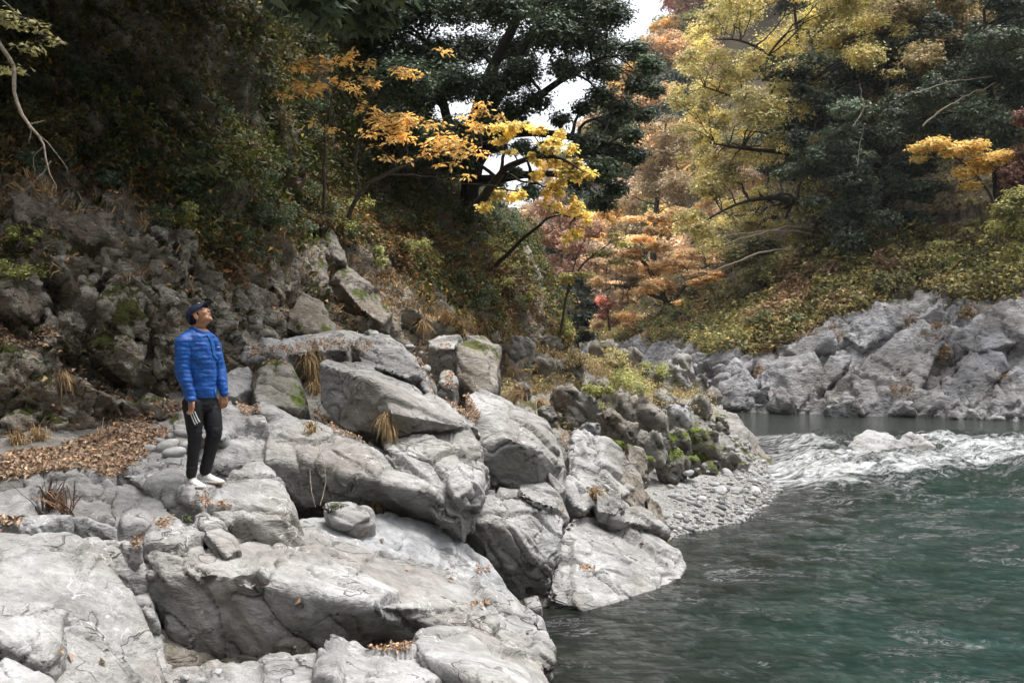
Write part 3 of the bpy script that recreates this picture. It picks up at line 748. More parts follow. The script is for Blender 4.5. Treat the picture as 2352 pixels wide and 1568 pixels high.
rock('boulder', 'small fluted knob of rock between the folded rock and the large rounded boulder', 'boulder',
     [[(1032, 1090, 11.6), (1060, 1068, 11.7), (1085, 1080, 11.7), (1080, 1125, 11.4), (1050, 1145, 11.2), (1030, 1120, 11.3)]], ext=(0, 0.4, -0.2), vox=0.018, it=4, amp=0.8, facet=0.25, seed=37)
rock('boulder', 'large rounded boulder with a pale pitted top and brown shaded front', 'boulder',
     [[(1068, 908, 14.2), (1110, 902, 14.4), (1200, 938, 14.4), (1255, 965, 14.1), (1275, 1010, 13.8), (1288, 1070, 13.2), (1270, 1110, 13.2), (1220, 1150, 13.1), (1110, 1130, 13.0), (1095, 1060, 12.8), (1100, 1020, 12.9), (1095, 970, 13.6), (1160, 1000, 12.8), (1230, 1030, 12.9)]],
     ext=(0, 0.6, -0.5), vox=0.02, it=5, seed=38, facet=0.9, fa=0.05, big=0.07, crack=0.03)
rock('boulder', 'narrow rounded lobe on the right shoulder of the large rounded boulder', 'boulder',
     [[(1262, 1000, 14.0), (1285, 1025, 13.8), (1300, 1075, 13.5), (1300, 1125, 13.2), (1282, 1135, 13.0), (1262, 1100, 13.0), (1255, 1050, 13.3)]], ext=(0, 0.5, -0.3), vox=0.02, it=6, amp=0.7, seed=39)
rock('boulder', 'low lobe of rock bulging under the large rounded boulder', 'boulder',
     [[(1190, 1110, 13.0), (1260, 1110, 13.1), (1290, 1150, 12.9), (1280, 1180, 12.6), (1230, 1160, 12.4), (1190, 1135, 12.5)]], ext=(0, 0.5, -0.1), vox=0.02, it=6, amp=0.7, seed=40)
rock('boulder', 'cracked grey rock face dropping to a point at the water below the large rounded boulder', 'rock face',
     [[(1060, 1150, 12.3), (1110, 1125, 12.7), (1280, 1150, 13.0), (1300, 1190, 12.9), (1290, 1240, 12.5), (1262, 1330, 12.2), (1240, 1385, 12.35), (1195, 1385, 12.3), (1120, 1290, 12.1), (1060, 1230, 12.1), (1050, 1190, 12.0), (1150, 1210, 11.85)]],
     ext=(-0.1, 0.5, -0.4), vox=0.019, it=3, seed=41, facet=0.4, fa=0.06, big=0.09, crack=0.04)
rock('boulder', 'wide pale slab reaching into the river past the cracked rock face', 'rock slab',
     [[(1290, 1210, 13.6), (1330, 1172, 14.2), (1400, 1185, 14.6), (1480, 1215, 14.9), (1555, 1258, 14.7), (1580, 1292, 14.2), (1560, 1345, 13.3), (1480, 1372, 12.8), (1420, 1390, 12.5), (1338, 1400, 12.1), (1255, 1368, 12.1), (1275, 1300, 12.7), (1430, 1290, 13.6)]],
     ext=(0.0, 0.3, -0.7), vox=0.021, it=3, seed=42, facet=0.8, fa=0.07, big=0.07, crack=0.045)
rock('boulder', 'dark boulder half way along the gap between slab and cracked face at the water', 'boulder',
     [[(1200, 1370, 12.0), (1235, 1365, 12.0), (1245, 1395, 11.8), (1210, 1400, 11.7)]], ext=(0, 0.3, -0.5), vox=0.02, amp=0.5, seed=43)
rock('boulder', 'light cracked rock hump with moss seams above the pale slab', 'boulder',
     [[(1305, 1030, 15.2), (1322, 990, 16.0), (1345, 982, 16.2), (1400, 1010, 16.2), (1450, 1060, 16.0), (1480, 1110, 15.7), (1440, 1130, 15.0), (1370, 1110, 14.6), (1310, 1090, 14.5), (1300, 1130, 14.2), (1330, 1170, 14.0), (1400, 1160, 14.3)]],
     ext=(0, 0.6, -0.5), mat=M_ROCK, vox=0.022, it=2, seed=44, facet=0.45, fa=0.10, big=0.08, crack=0.05)
defs = [
 ((1385, 1120), [(1365, 1120, 14.3), (1420, 1130, 14.5), (1440, 1165, 14.4), (1420, 1185, 14.1), (1370, 1175, 13.9)], 'small light block with a mossy cap among the hump\'s lower stones'),
 ((0, 0), [(1420, 1085, 15.4), (1470, 1090, 15.7), (1495, 1140, 15.6), (1475, 1175, 15.2), (1440, 1160, 14.9), (1415, 1120, 15.0)], 'dark rounded boulder at the right foot of the light cracked hump'),
 ((0, 0), [(1400, 1165, 14.4), (1480, 1165, 15.0), (1520, 1205, 15.1), (1530, 1225, 14.9), (1470, 1205, 14.4), (1400, 1190, 14.1)], 'long low ledge stone just above the pale slab'),
 ((0, 0), [(1480, 1120, 16.0), (1510, 1150, 16.1), (1535, 1200, 16.0), (1545, 1228, 15.8), (1515, 1220, 15.4), (1485, 1180, 15.3)], 'dark wet rock at the left end of the gravel bar'),
 ((0, 0), [(1330, 1135, 14.2), (1352, 1120, 14.4), (1362, 1150, 14.2), (1345, 1175, 13.9), (1322, 1165, 13.9)], 'pale pointed stone beside the dry grass on the hump'),
 ((0, 0), [(1440, 1020, 17.5), (1475, 1030, 17.8), (1490, 1075, 17.6), (1475, 1105, 17.0), (1445, 1080, 16.8)], 'upright grey rock behind the light cracked hump'),
]
for k, (_, pts, lab) in enumerate(defs):
    rock('boulder', lab, 'boulder', [pts], ext=(0, 0.6, -0.4), vox=0.025, it=4, seed=50 + k, facet=0.35, fa=0.06, mat=M_ROCK if k in (0, 2, 4) else M_ROCKB)
# ---- rocks behind the person
rocks2 = [
 ([(578, 900, 12.8), (592, 850, 13.2), (630, 822, 13.4), (668, 835, 13.4), (692, 880, 13.2), (706, 935, 12.8), (680, 940, 12.6), (585, 925, 12.6)], 'round topped boulder with moss patches just right of the person', M_ROCKM),
 ([(500, 870, 12.9), (525, 845, 13.2), (572, 840, 13.4), (578, 890, 13.1), (545, 912, 12.8), (505, 905, 12.7)], 'angular grey boulder beside the person\'s elbow', M_ROCK),
 ([(560, 790, 14.2), (620, 778, 14.5), (700, 772, 14.8), (780, 765, 15.0), (800, 775, 14.8), (790, 800, 14.4), (640, 815, 14.0), (555, 825, 13.8)], 'long flat topped ledge behind the round topped boulder', M_ROCK),
 ([(660, 715, 15.2), (688, 672, 15.8), (735, 690, 15.8), (768, 745, 15.4), (760, 765, 15.0), (680, 765, 14.9), (650, 750, 15.0)], 'brown pyramid shaped boulder at the foot of the cliff', M_ROCKB),
 ([(730, 775, 15.2), (790, 758, 15.4), (870, 762, 15.3), (860, 790, 14.8), (760, 800, 14.6)], 'low pale hump of rock at the foot of the cliff', M_ROCK),
 ([(1046, 790, 16.3), (1075, 770, 16.8), (1115, 768, 16.9), (1145, 800, 16.6), (1148, 850, 16.1), (1130, 900, 15.5), (1085, 900, 15.3), (1050, 860, 15.7), (1100, 830, 15.8)], 'upright faceted boulder standing alone above the leafy gully', M_ROCKB),
 ([(985, 780, 17.3), (1010, 768, 17.6), (1060, 775, 17.4), (1050, 800, 16.9), (990, 800, 16.8)], 'flat pale stone left of the upright faceted boulder', M_ROCK),
 ([(1010, 850, 15.4), (1040, 840, 15.6), (1055, 870, 15.3), (1040, 895, 15.0), (1010, 885, 15.0)], 'rounded grey stone at the left foot of the upright boulder', M_ROCK),
 ([(430, 970, 11.6), (480, 940, 11.9), (520, 950, 11.9), (540, 990, 11.6), (510, 1010, 11.2), (440, 1000, 11.2)], 'rounded slab behind the person\'s knees', M_ROCK),
 ([(395, 965, 11.6), (440, 950, 11.8), (450, 1000, 11.4), (430, 1040, 11.0), (398, 1010, 11.2)], 'smooth pale boulder just left of the person\'s thigh', M_ROCK),
]
for k, (pts, lab, mt) in enumerate(rocks2):
    rock('boulder', lab, 'boulder', [pts], ext=(0, 0.5, -0.5), vox=0.022, it=4, seed=70 + k, facet=0.5, fa=0.045, big=0.04, mat=mt)
# ---- light slabs standing out of the cliff
for k, (pts, lab) in enumerate([
 ([(738, 512, 18.2), (770, 545, 18.0), (800, 600, 17.6), (760, 590, 17.3), (725, 560, 17.8)], 'topmost pale slab poking out of the cliff bushes'),
 ([(790, 600, 17.9), (850, 640, 17.7), (905, 720, 17.2), (880, 745, 16.6), (820, 700, 16.6), (770, 640, 17.2)], 'long leaning pale slab low on the cliff'),
 ([(700, 600, 17.2), (745, 560, 17.8), (760, 640, 17.0), (720, 690, 16.4), (680, 660, 16.6)], 'broken brownish slab left of the leaning pale slab'),
 ([(850, 600, 20.5), (905, 590, 21.0), (940, 660, 20.3), (930, 720, 19.4), (880, 700, 19.3)], 'pale broken outcrop on the cliff right of the leaning slab'),
 ([(940, 640, 22.5), (1010, 620, 23.5), (1050, 700, 22.5), (1030, 760, 21.3), (960, 740, 21)], 'grey outcrop half hidden in dry grass on the far part of the cliff'),
 ([(1165, 600, 27.5), (1215, 560, 28.2), (1245, 650, 28), (1265, 780, 27.3), (1180, 760, 26.4)], 'dark brown bare rock wall at the far end of the cliff'),
]):
    rock('outcrop', lab, 'rock outcrop', [pts], ext=(-0.3, 0.8, -0.6), vox=0.035 if k < 3 else 0.055, it=2, seed=90 + k, facet=0.45, fa=0.09, big=0.06,
         mat=M_CLIFF if k == 5 else M_ROCKB)
# ---- blocks of the near cliff, set into its face
_cb = BVHTree.FromPolygons(CG.reshape(-1, 3).tolist(), CF.tolist())
def cb(u, v, proud):
    o = Vector((0, 0, CAMZ)); d_ = Vector(P(u, v, 1.0)) - o
    r = _cb.ray_cast(o, d_.normalized())
    Y = r[0][1] if r[0] is not None else 13.0
    return (u, v, Y - proud)
for k, (pts, lab) in enumerate([
 ([(242, 657), (296, 642), (331, 673), (343, 720), (331, 766), (273, 782), (234, 751), (230, 688)], 'big lichen spotted block on the cliff left of the person\'s head'),
 ([(203, 790), (250, 759), (273, 786), (335, 790), (339, 833), (296, 852), (262, 820)], 'split block below the big lichen spotted one'),
 ([(129, 501), (200, 480), (257, 493), (269, 532), (218, 567), (148, 548)], 'flat topped ledge block high on the left of the cliff'),
 ([(218, 579), (253, 562), (292, 584), (281, 618), (234, 634), (214, 606)], 'dark cube shaped block under the flat topped ledge block'),
 ([(343, 517), (374, 512), (394, 571), (363, 630), (335, 587)], 'upright light fin of rock right of the dark cube'),
 ([(-20, 645), (78, 632), (105, 688), (70, 724), (-20, 710)], 'broad block near the left edge under the lime shrubs'),
 ([(380, 657), (429, 648), (450, 712), (413, 772), (388, 720)], 'narrow upright slab just left of the cap'),
 ([(487, 640), (523, 650), (537, 743), (499, 770), (480, 704)], 'streaky upright slab just right of the face'),
 ([(574, 670), (616, 660), (628, 720), (585, 748)], 'upright block between streaky slab and brown pyramid boulder'),
 ([(694, 545), (741, 548), (768, 599), (721, 640), (690, 600)], 'pale block beside the broken brownish slab'),
 ([(122, 895), (165, 882), (195, 898), (206, 977), (195, 1006), (127, 1006)], 'pale grey buttress at the back of the leafy path'),
 ([(-40, 800), (40, 784), (95, 794), (128, 840), (110, 911), (23, 935), (-40, 880)], 'mossy buttress at the left frame edge above the path'),
 ([(15, 942), (105, 930), (116, 989), (47, 1012), (5, 980)], 'low grey foot of the mossy buttress beside the path'),
 ([(268, 930), (320, 915), (365, 922), (378, 969), (296, 984)], 'brown ledge stone at the upper end of the leafy path'),
 ([(402, 521), (442, 530), (456, 600), (420, 622)], 'small streaked slab high above the cap'),
 ([(440, 595), (487, 600), (493, 657), (446, 655)], 'blocky stone straight above the cap'),
 ([(536, 662), (568, 652), (580, 720), (544, 738)], 'thin slab left of the upright block'),
 ([(183, 638), (234, 626), (243, 673), (203, 692)], 'brown block left of the big lichen spotted one'),
 ([(100, 720), (170, 700), (200, 760), (170, 810), (105, 790)], 'mossy block between broad block and split block'),
 ([(340, 640), (380, 620), (400, 690), (370, 730), (345, 700)], 'leaning slab right of the big lichen spotted block'),
 ([(620, 590), (670, 570), (690, 640), (650, 680), (618, 650)], 'rough block above the brown pyramid boulder'),
 ([(345, 770), (400, 760), (420, 830), (360, 860)], 'mossy stone behind the person\'s shoulder'),
 ([(530, 770), (590, 745), (640, 770), (600, 800), (540, 800)], 'stone at the cliff foot right of the jacket'),
 ([(20, 440), (90, 400), (130, 440), (110, 500), (40, 510)], 'lichen covered stone under the hanging bare branch')]):
    rock('outcrop', lab, 'rock outcrop', [[cb(u, v, 0.06 + 0.17 * ((i * 2 + k) % 3)) for i, (u, v) in enumerate(pts)]], ext=(-0.25, 0.9, -0.35), vox=0.022, it=0, seed=240 + k, facet=0.30, fa=0.075, big=0.03, crack=0.035, fs=1.0, sub2=0.45, mat=M_BLOCK)
# ---- mossy spit: many medium rocks
spit = [(1345, 935, 20, 42), (1395, 960, 19, 38), (1480, 945, 20, 52), (1560, 950, 21, 40), (1430, 985, 19, 36), (1500, 1010, 19.5, 44), (1560, 1005, 20.5, 36), (1410, 1025, 18, 30),
        (1545, 1060, 19.8, 34), (1600, 1010, 22, 48), (1640, 980, 25, 44), (1650, 1050, 22.5, 40), (1690, 1030, 25, 34), (1715, 1050, 24.6, 28), (1590, 940, 25, 46), (1550, 880, 29, 52), (1600, 880, 31, 42),
        (1500, 870, 29, 40), (1580, 1060, 20.3, 30), (1370, 900, 22, 34), (1290, 900, 20, 36), (1310, 850, 24, 34), (1400, 850, 28, 40), (1240, 840, 22, 30), (1200, 790, 23, 28), (1260, 790, 26, 30),
        (1450, 900, 25, 34), (1530, 915, 25, 30), (1690, 1075, 23, 26), (1625, 1075, 21.5, 26), (1480, 1060, 18, 26), (1200, 880, 19, 26), (1260, 950, 17, 26), (1360, 985, 17.5, 26), (1660, 1000, 27, 34), (1630, 920, 31, 34), (1560, 840, 34, 36), (1450, 820, 36, 34), (1380, 800, 40, 34)]
adj = ['squat', 'leaning', 'angular', 'flat topped', 'rounded', 'pointed', 'cracked', 'blocky']
spots = {}
for k, (cu, cv, cy, r) in enumerate(spit):
    c = P(cu, cv, cy); rr = r / F * cy
    pts = []
    for j in range(13):
        v = rng.normal(size=3); v /= np.linalg.norm(v)
        pts.append(c + v * rr * np.array([1.15, 0.9, 0.85]) * rng.uniform(0.75, 1.1))
    moss_ = cv > 990 or cu in (1600, 1640)
    side = 'just above the gravel' if cv > 1040 else ('on the spit flank' if cv > 960 else ('on the spit crest' if cu > 1420 else 'behind the leafy gully'))
    lab = f'{adj[k % 8]} {"mossy " if moss_ else "grey "}rock {side}, ' + ('nearest the river' if cu > 1680 else f'{"right" if cu > 1560 else "centre" if cu > 1400 else "left"} of the group')
    rock('boulder', lab, 'boulder', [pts], ext=(0, 0.2 * rr, -0.8 * rr), vox=max(0.03, rr * 0.08), it=1, seed=130 + k, facet=max(0.3, rr * 0.9), fa=0.26 * rr, big=0.16 * rr, crack=0.06, fs=1.2,
         mat=M_SPITMOSS if moss_ else (M_ROCK if k % 3 == 0 else M_ROCKB), world=True, group='rocks of the mossy spit')
# ---- rock in the rapids
rock('boulder', 'wet pale boulder with two peaks breaking the white water in mid river', 'boulder',
     [[(1945, 1045, 25.0), (1965, 1000, 25.8), (1995, 980, 26.2), (2040, 992, 26.2), (2070, 1020, 25.6), (2085, 1066, 24.6), (2040, 1078, 24.2), (1980, 1066, 24.4)],
      [(2040, 1035, 25.6), (2080, 1000, 26.1), (2112, 996, 26.2), (2150, 1020, 25.8), (2165, 1060, 24.9), (2080, 1070, 24.6)]],
     ext=(0, 0.5, -0.8), vox=0.045, it=4, seed=180, facet=0.9, fa=0.09, big=0.05, mat=M_ROCK)
rock('boulder', 'low flat wet rock just in front of the two peaked boulder', 'boulder',
     [[(2055, 1065, 24.6), (2100, 1055, 25.0), (2155, 1060, 24.9), (2172, 1075, 24.4), (2130, 1086, 23.7), (2070, 1082, 23.9)]],
     ext=(0, 0.3, -0.5), vox=0.045, it=3, seed=181, facet=0.7, fa=0.06, mat=M_ROCKB)
rock('boulder', 'low half drowned rock at the left foot of the two peaked boulder', 'boulder',
     [[(1960, 1048, 24.6), (2000, 1050, 24.5), (2010, 1062, 24.2), (1975, 1062, 24.2)]], ext=(0, 0.3, -0.5), vox=0.045, it=2, seed=182, mat=M_ROCKB)
# boulders at the foot of the far bank
for k, (cu, cv, cy, r) in enumerate([(1945, 935, 39.6, 30), (2080, 945, 39.3, 22), (2200, 955, 38.6, 24), (2230, 958, 38.4, 18), (1800, 925, 41, 34), (1730, 915, 42, 34), (2290, 962, 38, 14), (2325, 962, 37.8, 18)]):
    c = P(cu, cv, cy); rr = r / F * cy
    pts = [c + rng.normal(size=3) * rr * np.array([0.75, 0.5, 0.5]) for _ in range(12)]
    rock('boulder', ['broad boulder at the waterline of the far bank, centre of the group', 'small boulder at the far waterline right of the broad boulder', 'pair boulder, left one, at the far waterline near the right edge', 'pair boulder, right one, at the far waterline near the right edge',
                     'tall boulder at the far waterline, second from the left', 'leftmost tall boulder at the far waterline', 'tiny stone at the far waterline near the right frame edge', 'rightmost stone at the far waterline'][k], 'boulder', [pts], ext=(0, 0.2, -0.5 * rr),
         vox=0.07, it=2, seed=190 + k, facet=0.7, fa=0.1, mat=M_FARROCK, world=True, group='boulders at the far waterline')

# slabs of the far bank
def fb(u, v, proud=0.3):
    Yb = np.interp(u, [1300, 1600, 2352, 2600], [62, 42.6, 38.2, 36.5])
    return (u, v, (Yb + 0.85 * 3.4) / (1 + 0.85 * (v - 760) / F) - proud)
for k, (pts, lab) in enumerate([
 ([(1895, 950), (1950, 870), (2050, 770), (2125, 725), (2175, 765), (2130, 860), (2075, 958)], 'largest smooth pale slab leaning in the middle of the far bank'),
 ([(1640, 935), (1655, 875), (1715, 842), (1745, 880), (1725, 940)], 'left pale slab at the narrow end of the far bank waterline'),
 ([(1735, 870), (1790, 818), (1870, 806), (1895, 860), (1840, 940), (1770, 935)], 'wide pale slab with a dark notch at its foot on the far bank'),
 ([(2120, 955), (2170, 860), (2235, 830), (2285, 880), (2265, 965)], 'ribbed slab right of the largest one on the far bank'),
 ([(2180, 785), (2255, 705), (2352, 680), (2400, 730), (2360, 780), (2250, 810)], 'high broken slab near the right frame edge of the far bank'),
 ([(1935, 770), (1990, 722), (2060, 700), (2080, 740), (1985, 805)], 'upper rough slab below the scrub on the far bank'),
 ([(2265, 905), (2340, 845), (2430, 890), (2440, 975), (2290, 968)], 'dark grey slab at the lower right of the far bank'),
 ([(1880, 850), (1925, 800), (1965, 815), (1930, 880), (1890, 900)], 'small wedge of rock left of the largest slab on the far bank'),
 ([(1800, 800), (1850, 770), (1910, 765), (1915, 800), (1850, 830)], 'low slab under the scrub edge of the far bank'),
 ([(2190, 850), (2230, 800), (2310, 800), (2330, 850), (2270, 880)], 'middle right block between the high slab and the dark one'),
 ([(1660, 850), (1690, 822), (1740, 818), (1735, 850), (1690, 868)], 'small slab topping the left end of the far bank')]):
    rock('outcrop', lab, 'rock slab', [[fb(u, v, 0.15 + 0.35 * (i % 3)) for i, (u, v) in enumerate(pts)]], ext=(0.3, 1.6, -1.0), vox=0.075, it=1, seed=210 + k, facet=1.6, fa=0.13, big=0.10, crack=0.08, fs=0.45, mat=M_FARROCK)
# ---- cobbles: shared meshes
def cobble_mesh(seed):
    bm = bmesh.new(); bmesh.ops.create_icosphere(bm, subdivisions=3, radius=1.0)
    for v in bm.verts: v.co = v.co
    me = bpy.data.meshes.new('cobble'); bm.to_mesh(me); bm.free()
    V = np.empty(len(me.vertices) * 3, np.float32); me.vertices.foreach_get('co', V); V = V.reshape(-1, 3).astype(float)
    n = V / np.linalg.norm(V, axis=1, keepdims=True)
    V = V * (1 + 0.28 * fbm(V + seed * 9.1, 0.8, 3, seed))[:, None]
    V = np.sign(V) * np.abs(V) ** 0.9 * np.array([1.0, 0.75, 0.55])
    me.vertices.foreach_set('co', V.astype(np.float32).ravel()); me.update()
    for p in me.polygons: p.use_smooth = True
    return me
M_COB = rock_material('cobble_stone', (0.30, 0.31, 0.32), (0.46, 0.465, 0.46), tint=(0.36, 0.33, 0.29), tint_amt=0.4, vein=0.3, scale=1.5, bump=0.4)
COBS = [cobble_mesh(k) for k in range(7)]
for me in COBS: me.materials.append(M_COB)
dg = bpy.context.evaluated_depsgraph_get()
def bvh_of(objs):
    Vs, Fs, off = [], [], 0
    for o in objs:
        me = o.data; n = len(me.vertices)
        V = np.empty(n * 3, np.float32); me.vertices.foreach_get('co', V); V = V.reshape(-1, 3) + np.array(o.location)
        Fc = np.empty(len(me.loops), np.int32); me.loops.foreach_get('vertex_index', Fc); Fc = Fc.reshape(-1, 4)
        Vs.append(V); Fs.append(Fc + off); off += n
    return BVHTree.FromPolygons(np.concatenate(Vs).tolist(), np.concatenate(Fs).tolist())
solid = [o for o in COL.objects if o.type == 'MESH' and o.name.split('.')[0] in ('boulder', 'stone', 'outcrop', 'ground', 'gravel_bar', 'cliff', 'rock_bank', 'hillside')]
BV = bvh_of(solid)
CAM = Vector((0, 0, CAMZ))
def hit(u, v):
    d = Vector(P(u, v, 1.0)) - CAM
    r = BV.ray_cast(CAM, d.normalized())
    return (np.array(r[0]), np.array(r[1])) if r[0] is not None else (None, None)
def drop(x, y, z=30):
    r = BV.ray_cast(Vector((x, y, z)), Vector((0, 0, -1)))
    return (np.array(r[0]), np.array(r[1])) if r[0] is not None else (None, None)

def cobble(u, v, size, label, group, mesh=None):
    p, n = hit(u, v)
    if p is None: return
    o = link('cobble', COBS[rng.integers(7)] if mesh is None else mesh, loc=(p[0], p[1], p[2] + size * 0.2))
    if group == 'cobbles on the gravel bar' and size < .13: size *= .62
    o.scale = (size * rng.uniform(.85, 1.2), size * rng.uniform(.8, 1.1), size * rng.uniform(.8, 1.1))
    o.rotation_euler = (rng.normal() * 0.2, rng.normal() * 0.2, rng.uniform(0, 6.28))
    tag(o, label, 'cobble', group)
gl = [(1612, 1150, .13, 'grey'), (1395, 1122, .1, 'grey'), (1570, 1150, .09, 'grey'), (1625, 1085, .1, 'dark'), (1505, 1135, .08, 'white'), (1552, 1143, .13, 'grey'), (1592, 1140, .12, 'white'), (1480, 1110, .08, 'white'), (1655, 1130, .16, 'white'),
      (1640, 1115, .13, 'white'), (1690, 1130, .15, 'white'), (1735, 1130, .14, 'white'), (1700, 1100, .12, 'white'), (1670, 1090, .14, 'white'), (1580, 1088, .13, 'white'), (1600, 1080, .12, 'white'), (1560, 1095, .13, 'white'), (1545, 1100, .1, 'white'), (1620, 1170, .09, 'white'), (1600, 1190, .08, 'white')]
for k, (u, v, s, cname) in enumerate(gl):
    near = 'upper' if v < 1110 else 'middle' if v < 1145 else 'lower'
    cobble(u, v, s, f'{"largest " if s > .15 else "mid sized " if s > .11 else "small "}{cname} cobble on the {near} {"right" if u > 1640 else "left" if u < 1570 else "centre"} of the gravel bar', 'cobbles on the gravel bar')
for (u, v, s, lab) in [(420, 1000, .10, 'blue grey cobble, upper one, in the pile left of the person\'s shin'), (385, 1030, .13, 'long dark cobble in the pile left of the person\'s shin'), (400, 1045, .13, 'darkest wide cobble at the foot of the pile by the person'), (370, 1018, .09, 'small pale cobble at the left of the pile by the person'),
                       (398, 1005, .08, 'tiny pale cobble on top of the pile by the person'), (345, 1035, .10, 'grey cobble between the leaves and the pile by the person'), (430, 1030, .12, 'cobble right behind the person\'s calf'), (455, 1570, .06, 'grey cobble at the bottom frame edge in the dark hollow'), (425, 1560, .05, 'small cobble at the bottom frame edge in the dark hollow'), (500, 1550, .055, 'cobble resting in the dark hollow under the long ridge'),
                       (980, 850, .10, 'grey cobble in the gully left of the upright faceted boulder'), (965, 815, .09, 'small pale cobble high in the gully'), (1000, 880, .13, 'brown round cobble in the gully above the leaves'), (1025, 825, .12, 'bluish cobble against the upright faceted boulder'), (1020, 905, .13, 'biggest rounded cobble in the gully'), (940, 800, .12, 'cobble beside the layered ledge'), (985, 815, .08, 'tiny cobble in the middle of the gully')]:
    cobble(u, v, s, lab, 'loose cobbles between the rocks')
# loose gravel as one mass
cv_ = np.array([v.co[:] for v in COBS[0].vertices])
bmi = bmesh.new(); bmesh.ops.create_icosphere(bmi, subdivisions=1, radius=1.0)
IV = np.array([v.co[:] for v in bmi.verts]); IF = np.array([[v.index for v in f.verts] for f in bmi.faces]); bmi.free()
def pebbles(name, n, sampler, smin, smax, mat):
    Vs, Fs, C = [], [], []
    k = 0
    for _ in range(n):
        x, y = sampler(); p, nn_ = drop(x, y)
        if p is None: continue
        s = smin * (smax / smin) ** (rng.uniform() ** 3.6)
        A = np.array(Matrix.Rotation(rng.uniform(0, 6.28), 3, 'Z')) @ np.diag([1.1, .8, .6]) * s
        V = (IV * (1 + 0.2 * rng.normal(size=(len(IV), 1)))) @ A.T + p + np.array([0, 0, s * 0.15])
        Vs.append(V); Fs.append(IF + k * len(IV)); k += 1
        C.append(np.repeat([np.array([0.30, 0.30, 0.295]) * rng.uniform(0.45, 1.35) * np.array([1, 1, rng.uniform(.93, 1.05)])], len(IV), 0))
    o = link(name, mesh_np(name, np.concatenate(Vs), np.concatenate(Fs), np.concatenate(C), smooth=True), mat)
    return tag(o, 'loose pale pebbles scattered over the gravel bar and the water edge', 'gravel', kind='stuff')
M_PEB = leaf_material('pebble_stone', 0.0, 0.8, 0.2)
def samp():
    y = rng.uniform(16.3, 25); e = rng.beta(1.0, 5.0) * 3.6 - 0.3
    if rng.uniform() < 0.15: y = rng.uniform(19, 25); e = rng.uniform(-.3, 3.4)
    return xshore(y) - e, y
pebbles('gravel', 3500, samp, 0.016, 0.10, M_PEB)
# ================================================================== VEGETATION
def srgb(r, g, b): return np.array([((c / 255 + 0.055) / 1.055) ** 2.4 if c > 10 else c / 3294 for c in (r, g, b)])

def leaf_arrays(C, size, nrm, width=0.55, droop=0.0, fold=0.15, tri=False):
    n = len(C)
    size = np.broadcast_to(size, (n,))[:, None]
    nrm = nrm / np.maximum(np.linalg.norm(nrm, axis=1, keepdims=True), 1e-6)
    r = rng.normal(size=(n, 3)); r[:, 2] -= droop
    d = r - (r * nrm).sum(1, keepdims=True) * nrm
    d /= np.maximum(np.linalg.norm(d, axis=1, keepdims=True), 1e-6)
    s = np.cross(nrm, d)
    if tri:
        V = np.stack([C - s * size * width * 0.55, C + s * size * width * 0.55, C + d * size], 1).reshape(-1, 3)
        return V, np.arange(3 * n).reshape(n, 3)
    a = C; c_ = C + d * size
    m1 = C + d * size * 0.45 + s * size * width * 0.5 + nrm * size * fold
    m2 = C + d * size * 0.45 - s * size * width * 0.5 + nrm * size * fold
    V = np.stack([a, m1, c_, m2], 1).reshape(-1, 3)
    return V, np.arange(4 * n).reshape(n, 4)

def clump_points(c, r, n, layer=0.0, gap=0.1, gsc=1.0, seed=0, shell=0.45):
    m = int(n * 2.2)
    d = rng.normal(size=(m, 3)); d /= np.linalg.norm(d, axis=1, keepdims=True)
    rad = shell + (1 - shell) * rng.uniform(size=(m, 1)) ** 0.7
    rad *= 1 + 0.28 * rng.normal(size=(m, 1)) * 0.5
    lump = 1 + 0.35 * vnoise(d * 2.2 + seed * 3.7, seed)[:, None]
    p = c + d * rad * lump * np.array(r)
    k = np.array([1, 1, 1 + layer * 3]) * gsc / max(0.2, float(np.mean(r)))
    den = fbm(p * k * 1.9 + 5.1 * seed, 1.0, 3, seed + 400)
    order = np.argsort(-(den + gap * rng.normal(size=m)))
    keep = order[:n]
    nr = d * 0.8 + rng.normal(size=(m, 3)) * 0.55 + np.array([0, 0, 0.7 + layer])
    return p[keep], nr[keep], d[keep]

PGAIN = 1.25
def palette(n, cols, jit=0.25):
    cols = np.array(cols); w = rng.integers(0, len(cols), n)
    w2 = rng.integers(0, len(cols), n); t = rng.uniform(size=(n, 1)) * 0.6
    c = cols[w] * (1 - t) + cols[w2] * t
    g = c @ np.array([0.3, 0.59, 0.11]); c = c * 0.70 + g[:, None] * 0.30 * np.array([1.03, 1.0, 0.9])
    return c * PGAIN * np.exp(rng.normal(size=(n, 1)) * jit)

def tube(pts, rad, sides=6):
    pts = np.asarray(pts, float); n = len(pts)
    t = np.gradient(pts, axis=0); t /= np.maximum(np.linalg.norm(t, axis=1, keepdims=True), 1e-9)
    up = np.array([0.31, 0.2, 0.93]); up2 = np.array([1.0, 0.1, 0.0])
    a = np.cross(t, up); bad = np.linalg.norm(a, axis=1) < 0.2; a[bad] = np.cross(t[bad], up2)
    a /= np.linalg.norm(a, axis=1, keepdims=True); b_ = np.cross(t, a)
    ang = np.linspace(0, 2 * np.pi, sides, endpoint=False)
    V = pts[:, None] + (a[:, None] * np.cos(ang)[None, :, None] + b_[:, None] * np.sin(ang)[None, :, None]) * np.asarray(rad)[:, None, None]
    i = np.arange(n - 1)[:, None] * sides; j = np.arange(sides)[None]; j2 = (j + 1) % sides
    Fc = np.stack([i + j, i + j2, i + sides + j2, i + sides + j], -1).reshape(-1, 4)
    return V.reshape(-1, 3), Fc

def join(parts):
    Vs, Fs, off = [], [], 0
    for V, Fc in parts:
        Vs.append(V); Fs.append(Fc + off); off += len(V)
    return np.concatenate(Vs), np.concatenate(Fs)

